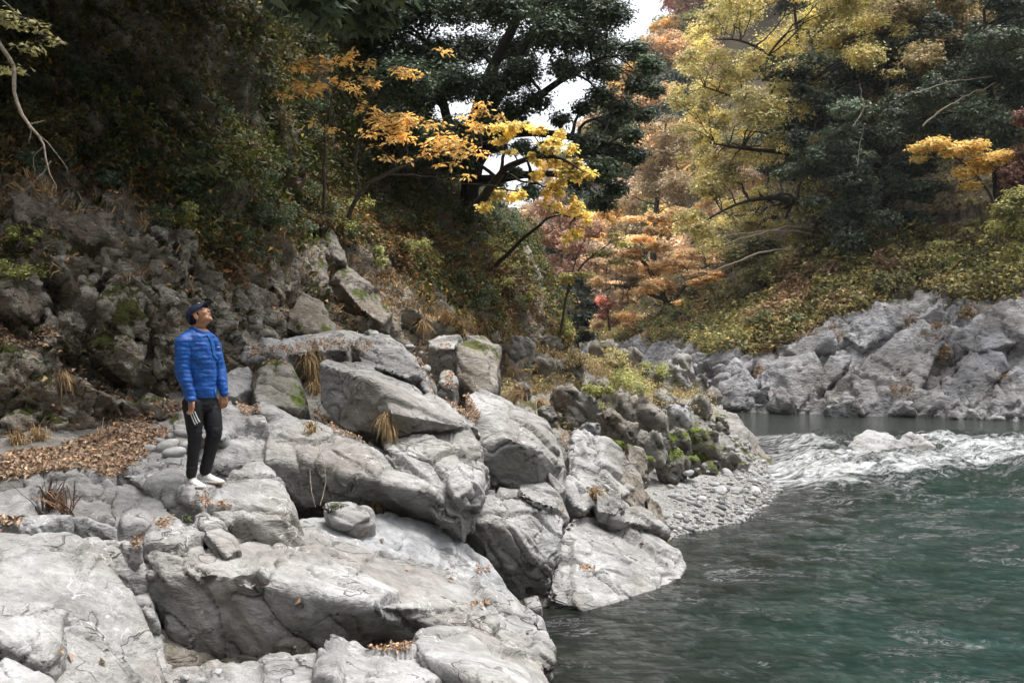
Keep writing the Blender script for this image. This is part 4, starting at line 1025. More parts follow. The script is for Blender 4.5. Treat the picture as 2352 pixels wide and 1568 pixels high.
def curve(pts, n=14, wob=0.0):
    pts = np.asarray(pts, float)
    L = np.concatenate([[0], np.cumsum(np.linalg.norm(np.diff(pts, axis=0), axis=1))]); s = np.linspace(0, L[-1], n)
    o = np.stack([np.interp(s, L, pts[:, k]) for k in range(pts.shape[1])], 1)
    for _ in range(2):
        o[1:-1] = (o[:-2] + 2 * o[1:-1] + o[2:]) / 4
    if wob:
        w = rng.normal(size=(n, 3)) * wob; w = (w + np.roll(w, 1, 0)) / 2; w[0] = w[-1] = 0
        o[:, :3] += w
    return o

def tree(name, label, cat, stems, clumps, n, leaf, cols, mat=None, bark=None, width=0.6, layer=0.3, gap=0.15, group=None, jit=0.3, twigs=5, shell=0.4, depth=1.0,
         droop=0.0, lumpcol=0.35, seed=0, brad=0.02, gsc=1.0, side=None, parts=0, split=0):
    """stems: lists of (u,v,Y,radius) ; clumps: (u,v,Y,ru,rv) in picture units."""
    st3 = [np.array([np.append(P(*q[:3]), q[3]) for q in s]) for s in stems]
    base = st3[0][0, :3].copy()
    root = empty(name, base, label, cat, group)
    tp = []
    for s in st3:
        c = curve(s, 16, 0.02 * depth); tp.append(tube(c[:, :3], np.maximum(c[:, 3], 0.004), 8))
    V, Fc = join(tp); link('trunk', mesh_np('trunk', V, Fc, smooth=True, offset=base), bark or M_BARK, root)
    allst = np.concatenate([curve(s, 16)[2:] for s in st3])
    bp_, LV, LN, LC = [], [], [], []
    if split: clumps = [(c[0] + rng.normal() * c[3] * .55, c[1] + rng.normal() * c[4] * .7, c[2] + rng.normal() * c[3] / F * c[2] * .6, c[3] * rng.uniform(.35, .95), c[4] * rng.uniform(.3, .95)) for c in clumps for _ in range(split)]
    area = sum(c[3] * c[4] for c in clumps)
    for k, (cu, cv, cy, ru, rv) in enumerate(clumps):
        c = P(cu, cv, cy); r = np.array([ru / F * cy, ru / F * cy * depth, rv / F * cy])
        dd = np.linalg.norm(allst[:, :3] - c, axis=1) + 0.7 * np.maximum(allst[:, 2] - c[2], 0)
        a = allst[np.argmin(dd)]
        md = (a[:3] + c) / 2 + np.array([0, 0, 0.12]) * np.linalg.norm(a[:3] - c)
        r0 = min(a[3] * 0.6, brad * 3)
        cvv = curve([a[:3], md, c], 9, 0.03 * np.linalg.norm(a[:3] - c))
        bp_.append(tube(cvv, np.linspace(r0, r0 * 0.45, 9), 4))
        for _ in range(twigs):
            d = rng.normal(size=3); d /= np.linalg.norm(d); d[2] = abs(d[2]) * 0.5
            s0 = cvv[rng.integers(4, 9)]
            e = c + d * r * rng.uniform(0.7, 1.05)
            bp_.append(tube(curve([s0, (s0 + e) / 2 + np.array([0, 0, 0.1]) * np.linalg.norm(e - s0), e], 6, 0.04 * np.linalg.norm(e - s0)), np.linspace(r0 * 0.45, r0 * 0.1, 6), 3))
        m = max(8, int(n * ru * rv / area))
        p, nr, d = clump_points(c, r, m, layer, gap, gsc, seed * 31 + k, shell)
        col = palette(len(p), cols, jit) * (1 + lumpcol * rng.normal()) ** 1
        col = np.maximum(col, 0.004)
        LV.append(p); LN.append(nr); LC.append(col)
    V, Fc = join(bp_); tag(link('branches', mesh_np('branches', V, Fc, smooth=True, offset=base), bark or M_BARK, root), kind='stuff')
    p = np.concatenate(LV); nr = np.concatenate(LN); col = np.concatenate(LC)
    sz = leaf * rng.uniform(0.6, 1.25, len(p))
    V, Fc = leaf_arrays(p, sz, nr, width, droop, tri=not parts)
    mt = mat or M_LEAF
    if parts:
        idx = rng.permutation(len(p))[:parts]
        for i in idx:
            V4 = V[4 * i:4 * i + 4]; o3 = V4[0]
            me = mesh_np('leaf', V4, np.array([[0, 1, 2, 3]]), np.repeat(col[i:i + 1], 4, 0), offset=o3)
            link('leaf', me, mt, root, loc=o3 - base)
        keep = np.ones(len(p), bool); keep[idx] = False
        V = V.reshape(-1, 4, 3)[keep].reshape(-1, 3); Fc = np.arange(len(V)).reshape(-1, 4); col = col[keep]
    cr = link('crown', mesh_np('crown', V, Fc, np.repeat(col, Fc.shape[1], 0), offset=base), mt, root)
    tag(cr, kind='stuff')
    return root

# ---------------- generic trees (shared meshes) for slopes
def crown_mesh(n, leaf, cols, nb, seed, flat=0.55, layer=0.4):
    LV, LN, LC = [], [], []
    r_ = np.random.default_rng(seed)
    for k in range(nb):
        th = r_.uniform(0, 6.28); rr = 0.62 * math.sqrt(r_.uniform()); z = r_.uniform(-0.45, 0.75) * (1 - rr * 0.6)
        c = np.array([rr * math.cos(th), rr * math.sin(th), z]); s = r_.uniform(0.2, 0.38)
        p, nr, d = clump_points(c, (s, s, s * flat), n // nb, layer, 0.12, 1.0, seed * 17 + k, 0.35)
        LV.append(p); LN.append(nr); LC.append(np.maximum(palette(len(p), cols, 0.22) * (1 + 0.28 * r_.normal()), 0.005))
    p = np.concatenate(LV); nr = np.concatenate(LN); col = np.concatenate(LC)
    col = col * 1.4
    V, Fc = leaf_arrays(p, leaf * rng.uniform(0.6, 1.3, len(p)), nr, 0.7, tri=True)
    return mesh_np('crown', V, Fc, np.repeat(col, 3, 0))
def trunk_mesh():
    ps = [tube(curve([(0, 0, -1.7), (0.03, 0, -1.0), (0.0, 0.05, -0.3), (0.05, 0.0, 0.45)], 10, 0.02), np.linspace(0.045, 0.012, 10), 6)]
    for k in range(9):
        th = k * 2.4; z = -0.7 + k * 0.11
        ps.append(tube(curve([(0, 0, z), (0.25 * math.cos(th), 0.25 * math.sin(th), z + 0.2), (0.6 * math.cos(th), 0.6 * math.sin(th), z + 0.32)], 7, 0.03), np.linspace(0.016, 0.004, 7), 4))
    V, Fc = join(ps); return mesh_np('trunk', V, Fc, smooth=True)
OCH = [srgb(196, 150, 62), srgb(178, 140, 60), srgb(205, 165, 80), srgb(160, 140, 55)]
PNK = [srgb(176, 146, 120), srgb(160, 134, 108), srgb(188, 160, 130), srgb(150, 130, 90)]
ORG = [srgb(186, 144, 92), srgb(172, 130, 86), srgb(192, 156, 102), srgb(160, 122, 82)]
GRN = [srgb(96, 104, 48), srgb(120, 120, 55), srgb(82, 92, 45), srgb(140, 130, 60)]
DGR = [srgb(48, 62, 48), srgb(58, 70, 54), srgb(40, 52, 40), srgb(70, 80, 60)]
RED = [srgb(172, 104, 88), srgb(152, 96, 80), srgb(184, 122, 102)]
TM = trunk_mesh(); TM.materials.append(M_BARK)
kinds = {}
for nm, cols in (('ochre', OCH), ('pink brown', PNK), ('orange', ORG), ('olive green', GRN), ('dark green', DGR), ('russet', RED)):
    a = crown_mesh(9000, 0.055, cols, 26, 7); a.materials.append(M_LEAF)
    f = crown_mesh(2600, 0.10, cols, 22, 9); f.materials.append(M_LEAF)
    kinds[nm] = (a, f)
def slope_tree(x, y, z, r, kind, far, label, group, h=1.0):
    root = empty('tree', (x, y, z - 1.0 * r * h), label, 'tree', group)
    root.rotation_euler = (0, 0, rng.uniform(0, 6.28)); root.scale = (r, r, r * h)
    t = link('trunk', TM, parent=root, loc=(0, 0, 1.6)); c = link('crown', kinds[kind][1 if far else 0], parent=root, loc=(0, 0, 1.6)); tag(c, kind='stuff')
    return root
bvm = bvh_of([mo])
cnt = 0
for yy in np.arange(108, 262, 9.5):
    for uu_ in np.arange(1120, 1900, 1.0 * 7.6 / yy * F):
        u = uu_ + rng.normal() * 22; y = yy + rng.normal() * 2.5
        x = (u - HU) / F * y
        r = bvm.ray_cast(Vector((x, y, 200)), Vector((0, 0, -1)))
        if r[0] is None: continue
        z = r[0][2]; pu, pv = proj(np.array([x, y, z]))
        if pv < -60 or pv > 800: continue
        if pu > 1620 and pv > 60 and y > 150: continue
        nse = vnoise(np.array([[x / 22, y / 26, 3.3]]), 7)[0] + rng.normal() * 0.25
        k = 'pink brown' if nse > 0.45 else 'ochre' if nse > 0.2 else 'olive green' if nse > -0.05 else 'dark green' if nse > -0.4 else 'orange'
        if pv < 90 and pu > 1530: k = 'russet' if rng.uniform() < 0.7 else 'pink brown'
        if y < 135 and k == 'dark green' and rng.uniform() < .5: k = 'pink brown'
        where = 'high on the far mountain against the sky' if pv < 120 else 'half way up the far mountain' if pv < 350 else 'low on the far mountain behind the gorge'
        slope_tree(x, y, z + 1.5, rng.uniform(4.6, 6.4), k, True, f'{k} tree {where}', 'trees of the far mountain', rng.uniform(0.9, 1.2)); cnt += 1
# right hillside
bvr = bvh_of([hs_, rbk])
for i in range(170):
    si = rng.integers(8, nr - 6); t = 2.12 + 0.88 * rng.uniform() ** 1.15
    bp_ = RV.reshape(nr, len(tt), 3)[si, np.argmin(abs(tt - t))]
    x, y, z = bp_
    if y < 1: continue
    pu, pv = proj(bp_)
    if pu < 1270 or pu > 2900 or pv < -520: continue
    if 1500 < pu < 1800 and 560 < pv: continue
    if pu < 1720:
        k = ['pink brown', 'orange', 'ochre', 'pink brown', 'orange', 'olive green'][rng.integers(6)]
    else:
        k = ['olive green', 'dark green', 'ochre', 'dark green', 'olive green', 'ochre'][rng.integers(6)] if pv < 260 else 'dark green'
    rr = rng.uniform(2.6, 4.2) * (1 if y > 45 else 0.85)
    where = 'left' if pu < 1600 else 'middle' if pu < 2000 else 'right'
    hgt = 'high' if pv < 150 else 'half way up' if pv < 420 else 'low'
    slope_tree(x, y, z + rr * 0.6, rr, k, False, f'{k} tree {hgt} on the {where} of the right hillside', 'trees on the right hillside', rng.uniform(0.9, 1.25))

# ---------------- feature trees on the right
YG = [srgb(180, 164, 84), srgb(164, 154, 70), srgb(194, 172, 104), srgb(142, 146, 64), srgb(126, 134, 58), srgb(192, 158, 104)]
cl = []
for cu, cv, r in [(1600, 130, 62), (1650, 90, 70), (1730, 60, 75), (1820, 40, 80), (1910, 30, 70), (1585, 220, 50), (1640, 190, 65), (1710, 160, 70), (1790, 140, 75), (1880, 110, 75), (1950, 90, 60),
                  (1600, 310, 50), (1660, 280, 65), (1740, 250, 72), (1820, 220, 70), (1900, 200, 60), (1590, 390, 45), (1650, 370, 60), (1720, 350, 60), (1790, 320, 60), (1610, 460, 50), (1680, 450, 60), (1750, 430, 50),
                  (1570, 520, 45), (1640, 530, 55), (1710, 520, 45), (1780, 500, 40), (1850, 290, 50), (1700, -30, 90), (1850, -40, 90), (1990, -20, 90), (1980, 150, 60), (2020, 60, 65), (1960, 230, 50), (2050, 130, 55)]:
    cl.append((cu + rng.normal() * 8, cv + rng.normal() * 8, 58 + rng.normal() * 2.5, r * 0.92, r * 0.62))
tree('tree', 'tall spreading tree with yellow ochre leaves and dark arching limbs leaning over the gorge', 'tree',
     [[(1990, 640, 62, .35), (1950, 480, 61, .30), (1880, 350, 60, .24), (1850, 230, 59, .18), (1830, 80, 58, .1), (1820, -40, 58, .05)],
      [(1960, 500, 61, .28), (1900, 420, 60, .22), (1820, 350, 58, .16), (1720, 345, 56, .10), (1640, 330, 56, .05)],
      [(1900, 380, 60, .2), (1860, 250, 57, .16), (1780, 220, 56, .12), (1700, 230, 56, .08), (1620, 200, 56, .04)],
      [(1960, 500, 61, .26), (1850, 470, 58, .18), (1760, 450, 56, .12), (1680, 470, 56, .07), (1600, 520, 56, .03)],
      [(1850, 230, 59, .14), (1780, 130, 57, .10), (1700, 90, 56, .06), (1640, 90, 56, .03)],
      [(1870, 300, 60, .16), (1930, 180, 58, .12), (1960, 60, 58, .07)]],
     cl, 130000, 0.16, [c * 1.65 * np.array([0.97, 1.0, 1.25]) for c in YG], bark=M_BARKD, layer=0.7, gap=0.10, width=0.65, lumpcol=0.22, seed=1, brad=0.035, twigs=3, split=5, shell=0.0)
def many(spec, Y, jy=1.5, q=0.7): return [(u + rng.normal() * 6, v + rng.normal() * 6, Y + rng.normal() * jy, r, r * q) for u, v, r in spec]
TEAL = [srgb(60, 78, 54), srgb(74, 92, 64), srgb(48, 62, 44), srgb(90, 106, 76)]
tree('evergreen_tree', 'large dark evergreen with drooping glossy boughs above the far grey rocks', 'tree',
     [[(2060, 620, 54, .3), (2040, 480, 53, .25), (2030, 300, 52, .15), (2040, 180, 52, .06)]],
     many([(1880, 330, 45), (1930, 300, 50), (1990, 270, 55), (2060, 260, 55), (1860, 400, 50), (1930, 380, 60), (2000, 350, 60), (2070, 340, 60), (1900, 460, 60), (1970, 450, 65), (2050, 430, 60), (2110, 420, 45),
           (1920, 530, 60), (1990, 530, 65), (2060, 520, 55), (2120, 490, 40), (1930, 590, 45), (2000, 600, 50), (2060, 590, 40), (2130, 300, 45)], 50, 1.5), 80000, 0.15, TEAL, mat=M_DLEAF, bark=M_BARKD, layer=0.5, gap=0.08, seed=2, lumpcol=0.25, split=3, twigs=2)
tree('evergreen_tree', 'dark evergreen filling the upper right corner with grey bare twigs in front', 'tree',
     [[(2300, 560, 50, .3), (2290, 380, 49, .25), (2270, 180, 48, .15), (2260, 20, 48, .06)]],
     many([(2180, 270, 60), (2250, 230, 65), (2330, 260, 70), (2150, 200, 55), (2220, 150, 60), (2300, 130, 70), (2370, 150, 70), (2200, 330, 50), (2340, 20, 80), (2300, 370, 60), (2380, 330, 60), (2260, 60, 60), (2420, 80, 80), (2150, 350, 40)], 48, 1.5),
     60000, 0.15, TEAL, mat=M_DLEAF, bark=M_BARKD, layer=0.5, gap=0.1, seed=3, lumpcol=0.3, split=3, twigs=2)
tree('tree', 'mixed olive and buff tree at the top right between yellow tree and dark evergreen', 'tree',
     [[(2100, 420, 58, .3), (2090, 250, 57, .22), (2080, 60, 56, .1)]],
     many([(2010, 140, 60), (2080, 100, 65), (2150, 60, 65), (2040, 200, 55), (2110, 170, 55), (2000, 60, 60), (2080, 20, 65), (2210, 60, 60), (2160, 120, 50), (2180, -10, 60)], 56, 2), 36000, 0.17,
     [srgb(120, 122, 60), srgb(150, 130, 80), srgb(176, 138, 96), srgb(96, 104, 54), srgb(160, 120, 60)], bark=M_BARK, layer=0.6, seed=4, lumpcol=0.25, split=4, twigs=2)
YEL = [srgb(222, 178, 48), srgb(206, 160, 44), srgb(198, 186, 60), srgb(228, 186, 80)]
tree('maple_tree', 'bright yellow maple spray glowing in front of the dark evergreens', 'tree',
     [[(2290, 560, 43, .10), (2280, 450, 43, .08), (2230, 390, 42.5, .05), (2180, 350, 42, .03)]],
     [(2115, 340, 42, 28, 13), (2150, 330, 42, 34, 16), (2195, 345, 42, 40, 16), (2235, 335, 42, 40, 15), (2260, 370, 42, 40, 16), (2300, 360, 42, 40, 15), (2215, 395, 42, 26, 14), (2230, 425, 42, 24, 12), (2110, 365, 42, 20, 8), (2260, 390, 42, 20, 12)],
     9000, 0.14, YEL, layer=0.9, gap=0.1, seed=5, lumpcol=0.1, twigs=3)
tree('shrub', 'yellow green leafy shrub hanging at the right frame edge below the red tree', 'shrub',
     [[(2380, 620, 40, .06), (2350, 540, 40, .04)]],
     [(2310, 480, 40, 34, 20), (2345, 450, 40, 40, 22), (2290, 520, 40, 26, 18), (2340, 520, 40, 30, 24), (2330, 570, 40, 24, 18), (2160, 560, 42, 28, 8), (2195, 590, 42, 14, 8), (2320, 590, 41, 30, 14)],
     6000, 0.14, [srgb(180, 170, 62), srgb(150, 150, 60), srgb(120, 124, 52)], layer=0.6, seed=6, lumpcol=0.15)
tree('tree', 'dull red tree leaning in at the right frame edge', 'tree',
     [[(2420, 560, 41, .1), (2390, 420, 41, .08), (2370, 280, 41, .04)]],
     [(2330, 400, 41, 36, 30), (2370, 360, 41, 44, 34), (2350, 270, 41, 24, 18), (2370, 430, 41, 44, 34), (2400, 300, 41, 40, 40), (2320, 440, 41, 24, 14)],
     14000, 0.12, [srgb(110, 60, 50), srgb(130, 78, 62), srgb(90, 58, 44), srgb(140, 96, 70)], seed=7, lumpcol=0.15)
OP = [srgb(192, 148, 100), srgb(182, 140, 102), srgb(198, 162, 108), srgb(170, 132, 92), srgb(188, 148, 128)]
tree('maple_tree', 'orange and salmon maple spreading low across the mouth of the gorge', 'tree',
     [[(1560, 770, 68, .25), (1530, 690, 67, .2), (1480, 600, 66, .12), (1430, 560, 66, .05)], [(1540, 700, 67, .15), (1600, 620, 66, .1), (1680, 590, 66, .04)], [(1530, 690, 67, .14), (1450, 660, 66, .08), (1380, 650, 66, .03)]],
     many([(1400, 600, 38), (1450, 570, 46), (1510, 550, 46), (1440, 620, 46), (1500, 610, 50), (1560, 590, 50), (1380, 650, 32), (1430, 680, 40), (1490, 670, 44), (1550, 650, 46), (1610, 620, 40), (1400, 730, 32), (1450, 735, 34), (1510, 720, 34), (1580, 690, 34), (1640, 590, 36), (1480, 500, 36), (1540, 490, 36)], 66, 2, 0.45),
     52000, 0.17, [c * 1.4 * np.array([0.95, 1.05, 0.85]) for c in OP], layer=1.0, gap=0.08, seed=8, lumpcol=0.22, brad=0.02, twigs=3, split=3, shell=.2)
tree('maple_tree', 'small dull red maple at the left edge of the orange one', 'tree',
     [[(1400, 760, 64, .08), (1395, 700, 64, .05), (1400, 660, 64, .02)]],
     [(1395, 700, 64, 20, 14), (1380, 690, 64, 14, 12), (1385, 725, 64, 16, 12), (1410, 740, 64, 14, 10)], 1600, 0.16, [srgb(190, 112, 100), srgb(180, 100, 84), srgb(196, 132, 100)], layer=0.8, seed=9)
tree('conifer_tree', 'dark green layered conifer standing in the gap at the gorge mouth', 'tree',
     [[(1325, 800, 74, .2), (1325, 700, 74, .15), (1330, 620, 74, .05)]],
     many([(1325, 640, 30), (1310, 680, 36), (1345, 690, 36), (1300, 720, 36), (1335, 735, 40), (1360, 740, 28), (1300, 770, 32), (1340, 780, 34)], 74, 1, 0.4), 15000, 0.2, DGR, layer=1.0, seed=10)
tree('tree', 'dusky pink tree rising behind the orange maple in the middle distance', 'tree',
     [[(1500, 600, 88, .3), (1510, 450, 88, .2), (1530, 280, 88, .08)]],
     many([(1470, 370, 45), (1520, 320, 48), (1550, 270, 36), (1480, 430, 50), (1540, 390, 50), (1570, 330, 36), (1450, 490, 40), (1520, 460, 50), (1570, 440, 40), (1500, 300, 30), (1430, 540, 36)], 88, 2), 30000, 0.22, [c * 1.3 * np.array([0.97, 1.03, 0.92]) for c in PNK], layer=0.4, seed=11, lumpcol=0.2, split=4, twigs=3, shell=.15)
tree('tree', 'thin rosy tree seen between the cliff edge and the hanging yellow leaves', 'tree',
     [[(1290, 720, 82, .25), (1290, 600, 82, .15), (1285, 480, 82, .06)]],
     many([(1250, 480, 36), (1300, 500, 40), (1270, 540, 40), (1320, 560, 40), (1360, 520, 36), (1260, 600, 36), (1310, 620, 40), (1370, 590, 36), (1230, 530, 30)], 82, 2), 16000, 0.22, [srgb(180, 134, 120), srgb(196, 150, 110), srgb(150, 120, 80), srgb(170, 110, 90)], layer=0.5, seed=12, lumpcol=0.15)
tree('tree', 'light green broad tree at the foot of the yellow tree', 'tree',
     [[(1800, 690, 56, .15), (1790, 620, 56, .1), (1770, 580, 56, .05)]],
     many([(1700, 590, 40), (1750, 570, 44), (1810, 580, 44), (1860, 610, 38), (1720, 630, 36), (1790, 620, 40), (1850, 560, 34)], 54, 1.2, 0.55), 20000, 0.15, [srgb(120, 124, 60), srgb(140, 138, 64), srgb(100, 108, 54), srgb(170, 150, 66)], layer=0.8, seed=13)
tree('maple_tree', 'small amber maple glowing under the yellow tree, left of the green one', 'tree',
     [[(1650, 720, 53, .07), (1640, 670, 53, .05), (1620, 645, 53, .02)]],
     [(1600, 648, 53, 26, 8), (1630, 640, 53, 26, 9), (1645, 628, 53, 18, 8)], 2000, 0.15, [srgb(214, 160, 60), srgb(206, 140, 60), srgb(200, 170, 70)], layer=1, seed=14)
# long bare limbs reaching over the gorge
def bare_branch(name, label, cat, lines, mat, group=None):
    base = P(*lines[0][0][:3]); ps = []
    root = empty(name, base, label, cat, group)
    for ln in lines:
        a = np.array([np.append(P(*q[:3]), q[3]) for q in ln]); c = curve(a, 18, a[0, 3] * 0.8)
        V, Fc = tube(c[:, :3], c[:, 3], 6)
        link('branch', mesh_np('branch', V, Fc, smooth=True, offset=base), mat, root)
    return root
bare_branch('bare_branch', 'long pale bare limb reaching left across the gorge below the yellow tree', 'branch',
            [[(1900, 600, 52, .09), (1820, 572, 51, .07), (1760, 575, 50, .06), (1690, 600, 50, .04), (1610, 640, 50, .02)], [(1870, 530, 52, .07), (1800, 520, 51, .05), (1740, 540, 51, .04), (1670, 560, 51, .02)],
             [(1900, 545, 52, .06), (1830, 530, 51, .05), (1750, 530, 51, .03), (1660, 545, 51, .015)]], M_BARKL)
bare_branch('bare_branch', 'grey bare twigs crossing the dark evergreen near the top right', 'branch',
            [[(2120, 290, 46, .05), (2180, 240, 46, .035), (2230, 215, 46, .02), (2290, 190, 46, .01)], [(2100, 215, 46, .03), (2170, 190, 46, .02), (2280, 175, 46, .01)], [(1960, 290, 46, .03), (1985, 250, 46, .025), (1975, 190, 46, .01)],
             [(1970, 380, 46, .02), (1975, 330, 46, .015), (1985, 290, 46, .01)]], M_BARKL)

# ---------------- undergrowth as masses on surfaces
def undergrowth(name, label, V, N, prob, n, size, hmax, colfn, mat, seed=0, width=0.5, normal_up=0.6, droop=0.3):
    w = np.clip(prob, 0, None); w = w / w.sum()
    idx = rng.choice(len(V), n, p=w)
    p = V[idx]; nn = N[idx].copy()
    lump = np.clip(0.5 + 0.9 * fbm(p, 1.0 / max(hmax, 0.2) * 0.55, 3, seed), 0.05, 1.3)
    up = nn + np.array([0, 0, 0.7]); up /= np.linalg.norm(up, axis=1, keepdims=True)
    p = p + up * (hmax * lump * rng.uniform(size=n) ** 0.6)[:, None] + rng.normal(size=(n, 3)) * size * 0.8
    nr = nn * 0.5 + np.array([0, 0, normal_up]) + rng.normal(size=(n, 3)) * 0.6
    col = colfn(p, n)
    LVv, LF = leaf_arrays(p, size * rng.uniform(0.5, 1.4, n), nr, width, droop, tri=True)
    o = link(name, mesh_np(name, LVv, LF, np.repeat(col, 3, 0)), mat)
    return tag(o, label, 'undergrowth', kind='stuff')
cu_, cv_p = proj(CV)
inview = (cu_ > -250) & (cu_ < 2500) & (cv_p > -150) & (cv_p < 1200)
cliffline = np.interp(cu_, [-250, 0, 150, 300, 450, 560, 700, 800, 900, 1000, 1100, 1200, 1300], [420, 400, 410, 440, 590, 620, 570, 570, 620, 690, 760, 740, 830])
nz = fbm(CV, 0.5, 4, 333); nz2 = fbm(CV, 1.4, 3, 334)
dens = smooth01(cliffline - cv_p + 90 * nz2, -40, 60) + 0.07 * smooth01(nz2, 0.1, 0.4)
# darker bare strata near the top left
bare = smooth01(-(np.abs(cv_p - (70 + 0.45 * (cu_ - 200))) - 130), 0, 60) * (cu_ < 620) * (cu_ > 120)
dens *= (1 - 0.6 * bare) * (0.25 + smooth01(nz + 0.3, 0.0, 0.3))
crest = (np.repeat(hh[None, :], ns, 0) < cs[:, 5][:, None] + 1.5).ravel() & (CG.reshape(-1, 3)[:, 1] < 36)
top = CLN[:, 2] > -0.3
def ccol(p, n):
    a = fbm(p, 0.45, 3, 501); b2 = fbm(p, 1.2, 3, 502) + 0.25 * rng.normal(size=n)
    g1, g2, br, yl, li = srgb(66, 76, 42), srgb(92, 96, 46), srgb(104, 78, 48), srgb(168, 142, 66), srgb(140, 96, 60)
    c = g1[None] + (g2 - g1)[None] * smooth01(b2, -0.2, 0.3)[:, None]
    hi = smooth01(p[:, 2], 4.8, 7.0); t = (smooth01(a + 0.2 * b2, 0.02, 0.28) * (1 - 0.6 * hi))[:, None]; c = c * (1 - t) + br * t
    k = rng.uniform(size=n) < 0.07 - .05 * hi; c[k] = yl; k = rng.uniform(size=n) < 0.10 - .08 * hi; c[k] = li
    return c * 1.1 * np.exp(rng.normal(size=(n, 1)) * 0.35)
undergrowth('cliff_undergrowth', 'dense dark ferns, grasses and small shrubs covering the upper cliff', CV, CLN, dens * inview * crest, 175000, 0.088, 0.45, ccol, M_LEAF, 11)
# dry grass blades on the cliff
def grassmass(name, label, V, N, prob, n, ln, cols, seed=0):
    w = np.clip(prob, 0, None); w = w / w.sum(); idx = rng.choice(len(V), n // 6, p=w)
    p = np.repeat(V[idx], 6, 0) + rng.normal(size=(n // 6 * 6, 3)) * 0.03; n = len(p)
    d = np.repeat(N[idx], 6, 0) * 0.7 + np.array([0, 0, 0.6]) + rng.normal(size=(n, 3)) * 0.4; d /= np.linalg.norm(d, axis=1, keepdims=True)
    L = ln * rng.uniform(0.5, 1.3, n)[:, None]
    m = p + d * L * 0.5; e = m + d * L * 0.35 + np.array([0, 0, -0.38]) * L
    s = np.cross(d, rng.normal(size=(n, 3))); s /= np.linalg.norm(s, axis=1, keepdims=True); s = s * ln * 0.028
    Vv = np.stack([p - s, p + s, m + s * .8, m - s * .8, e], 1).reshape(-1, 3)
    i = np.arange(n) * 5
    col = palette(n, cols, 0.25)
    o = link(name, mesh_np(name, Vv, [np.stack([i, i + 1, i + 2, i + 3], 1), np.stack([i + 3, i + 2, i + 4], 1)], np.repeat(col, 5, 0)), M_DRY)
    return tag(o, label, 'grass', kind='stuff')
TAN = [srgb(176, 142, 92), srgb(150, 116, 70), srgb(196, 164, 110), srgb(130, 100, 60)]
gd = smooth01(-(np.abs(cliffline - cv_p + 60 * nz2) - 90), 0, 60) * smooth01(nz2, -0.15, 0.2)
grassmass('dry_grass', 'dry tan grass hanging down over the ledges of the cliff', CV, CLN, (gd + 0.04) * inview * (cv_p > 300), 30000, 0.28, TAN + [srgb(110, 96, 52)], 1)
# leaf litter on cliff ledges
lt = smooth01(CLN[:, 2], 0.25, 0.6) * smooth01(cv_p, 330, 430) * smooth01(nz2 + 0.2, 0, .3) + 0.6 * smooth01(-(np.abs(cv_p - 420) - 80), 0, 40) * smooth01(-(np.abs(cu_ - 230) - 190), 0, 60)
def lcol(p, n): return palette(n, [srgb(176, 124, 78), srgb(150, 96, 58), srgb(190, 150, 100), srgb(120, 76, 48), srgb(200, 140, 60)], 0.25)
undergrowth('leaf_litter', 'fallen brown leaves caught on the ledges of the cliff', CV, CLN, lt * inview, 26000, 0.06, 0.03, lcol, M_DRY, 12, 0.6)
# far bank slope
RNf = grid_normals(RV.reshape(RG.shape)).reshape(-1, 3); RNf *= np.sign(RNf[:, 2].mean())
ru_, rv_ = proj(RV)
vis = (ru_ > 1250) & (ru_ < 2700) & (RV[:, 1] > 5)
dz = smooth01(edge, 0.93, 1.06) * (1 - smooth01(tflat, 2.3, 2.9) * 0.6)
def rcol(p, n):
    a = fbm(p, 0.18, 3, 601); b2 = fbm(p, 0.6, 3, 602) + 0.2 * rng.normal(size=n)
    g1, g2, br, yl = srgb(100, 98, 58), srgb(142, 134, 82), srgb(150, 122, 92), srgb(190, 166, 94)
    c = g1[None] + (g2 - g1)[None] * smooth01(b2, -0.2, 0.3)[:, None]
    t = smooth01(a + 0.3 * b2, 0.0, 0.3)[:, None]; c = c * (1 - t) + br * t
    k = rng.uniform(size=n) < 0.05; c[k] = yl
    return c * 1.15 * np.exp(rng.normal(size=(n, 1)) * 0.3)
undergrowth('hillside_undergrowth', 'rough green and brown scrub covering the slope above the grey far bank rocks', RV, RNf, dz * vis, 115000, 0.19, 0.85, rcol, M_LEAF, 13, 0.55)
rk = (tflat > 0.15) * (edge < 1.1) * smooth01(fbm(RV, 0.6, 4, 77), 0.22, 0.35)
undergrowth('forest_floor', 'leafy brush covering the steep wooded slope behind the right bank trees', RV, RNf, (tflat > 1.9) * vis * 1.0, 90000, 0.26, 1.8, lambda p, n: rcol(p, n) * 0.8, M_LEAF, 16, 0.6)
undergrowth('bank_tufts', 'sparse brown tufts growing in cracks of the grey far bank rocks', RV, RNf, rk * vis * (0.4 + 2 * (ru_ > 2150)), 9000, 0.12, 0.2, lambda p, n: palette(n, [srgb(110, 100, 52), srgb(150, 100, 60), srgb(120, 84, 56)], 0.3), M_LEAF, 14)
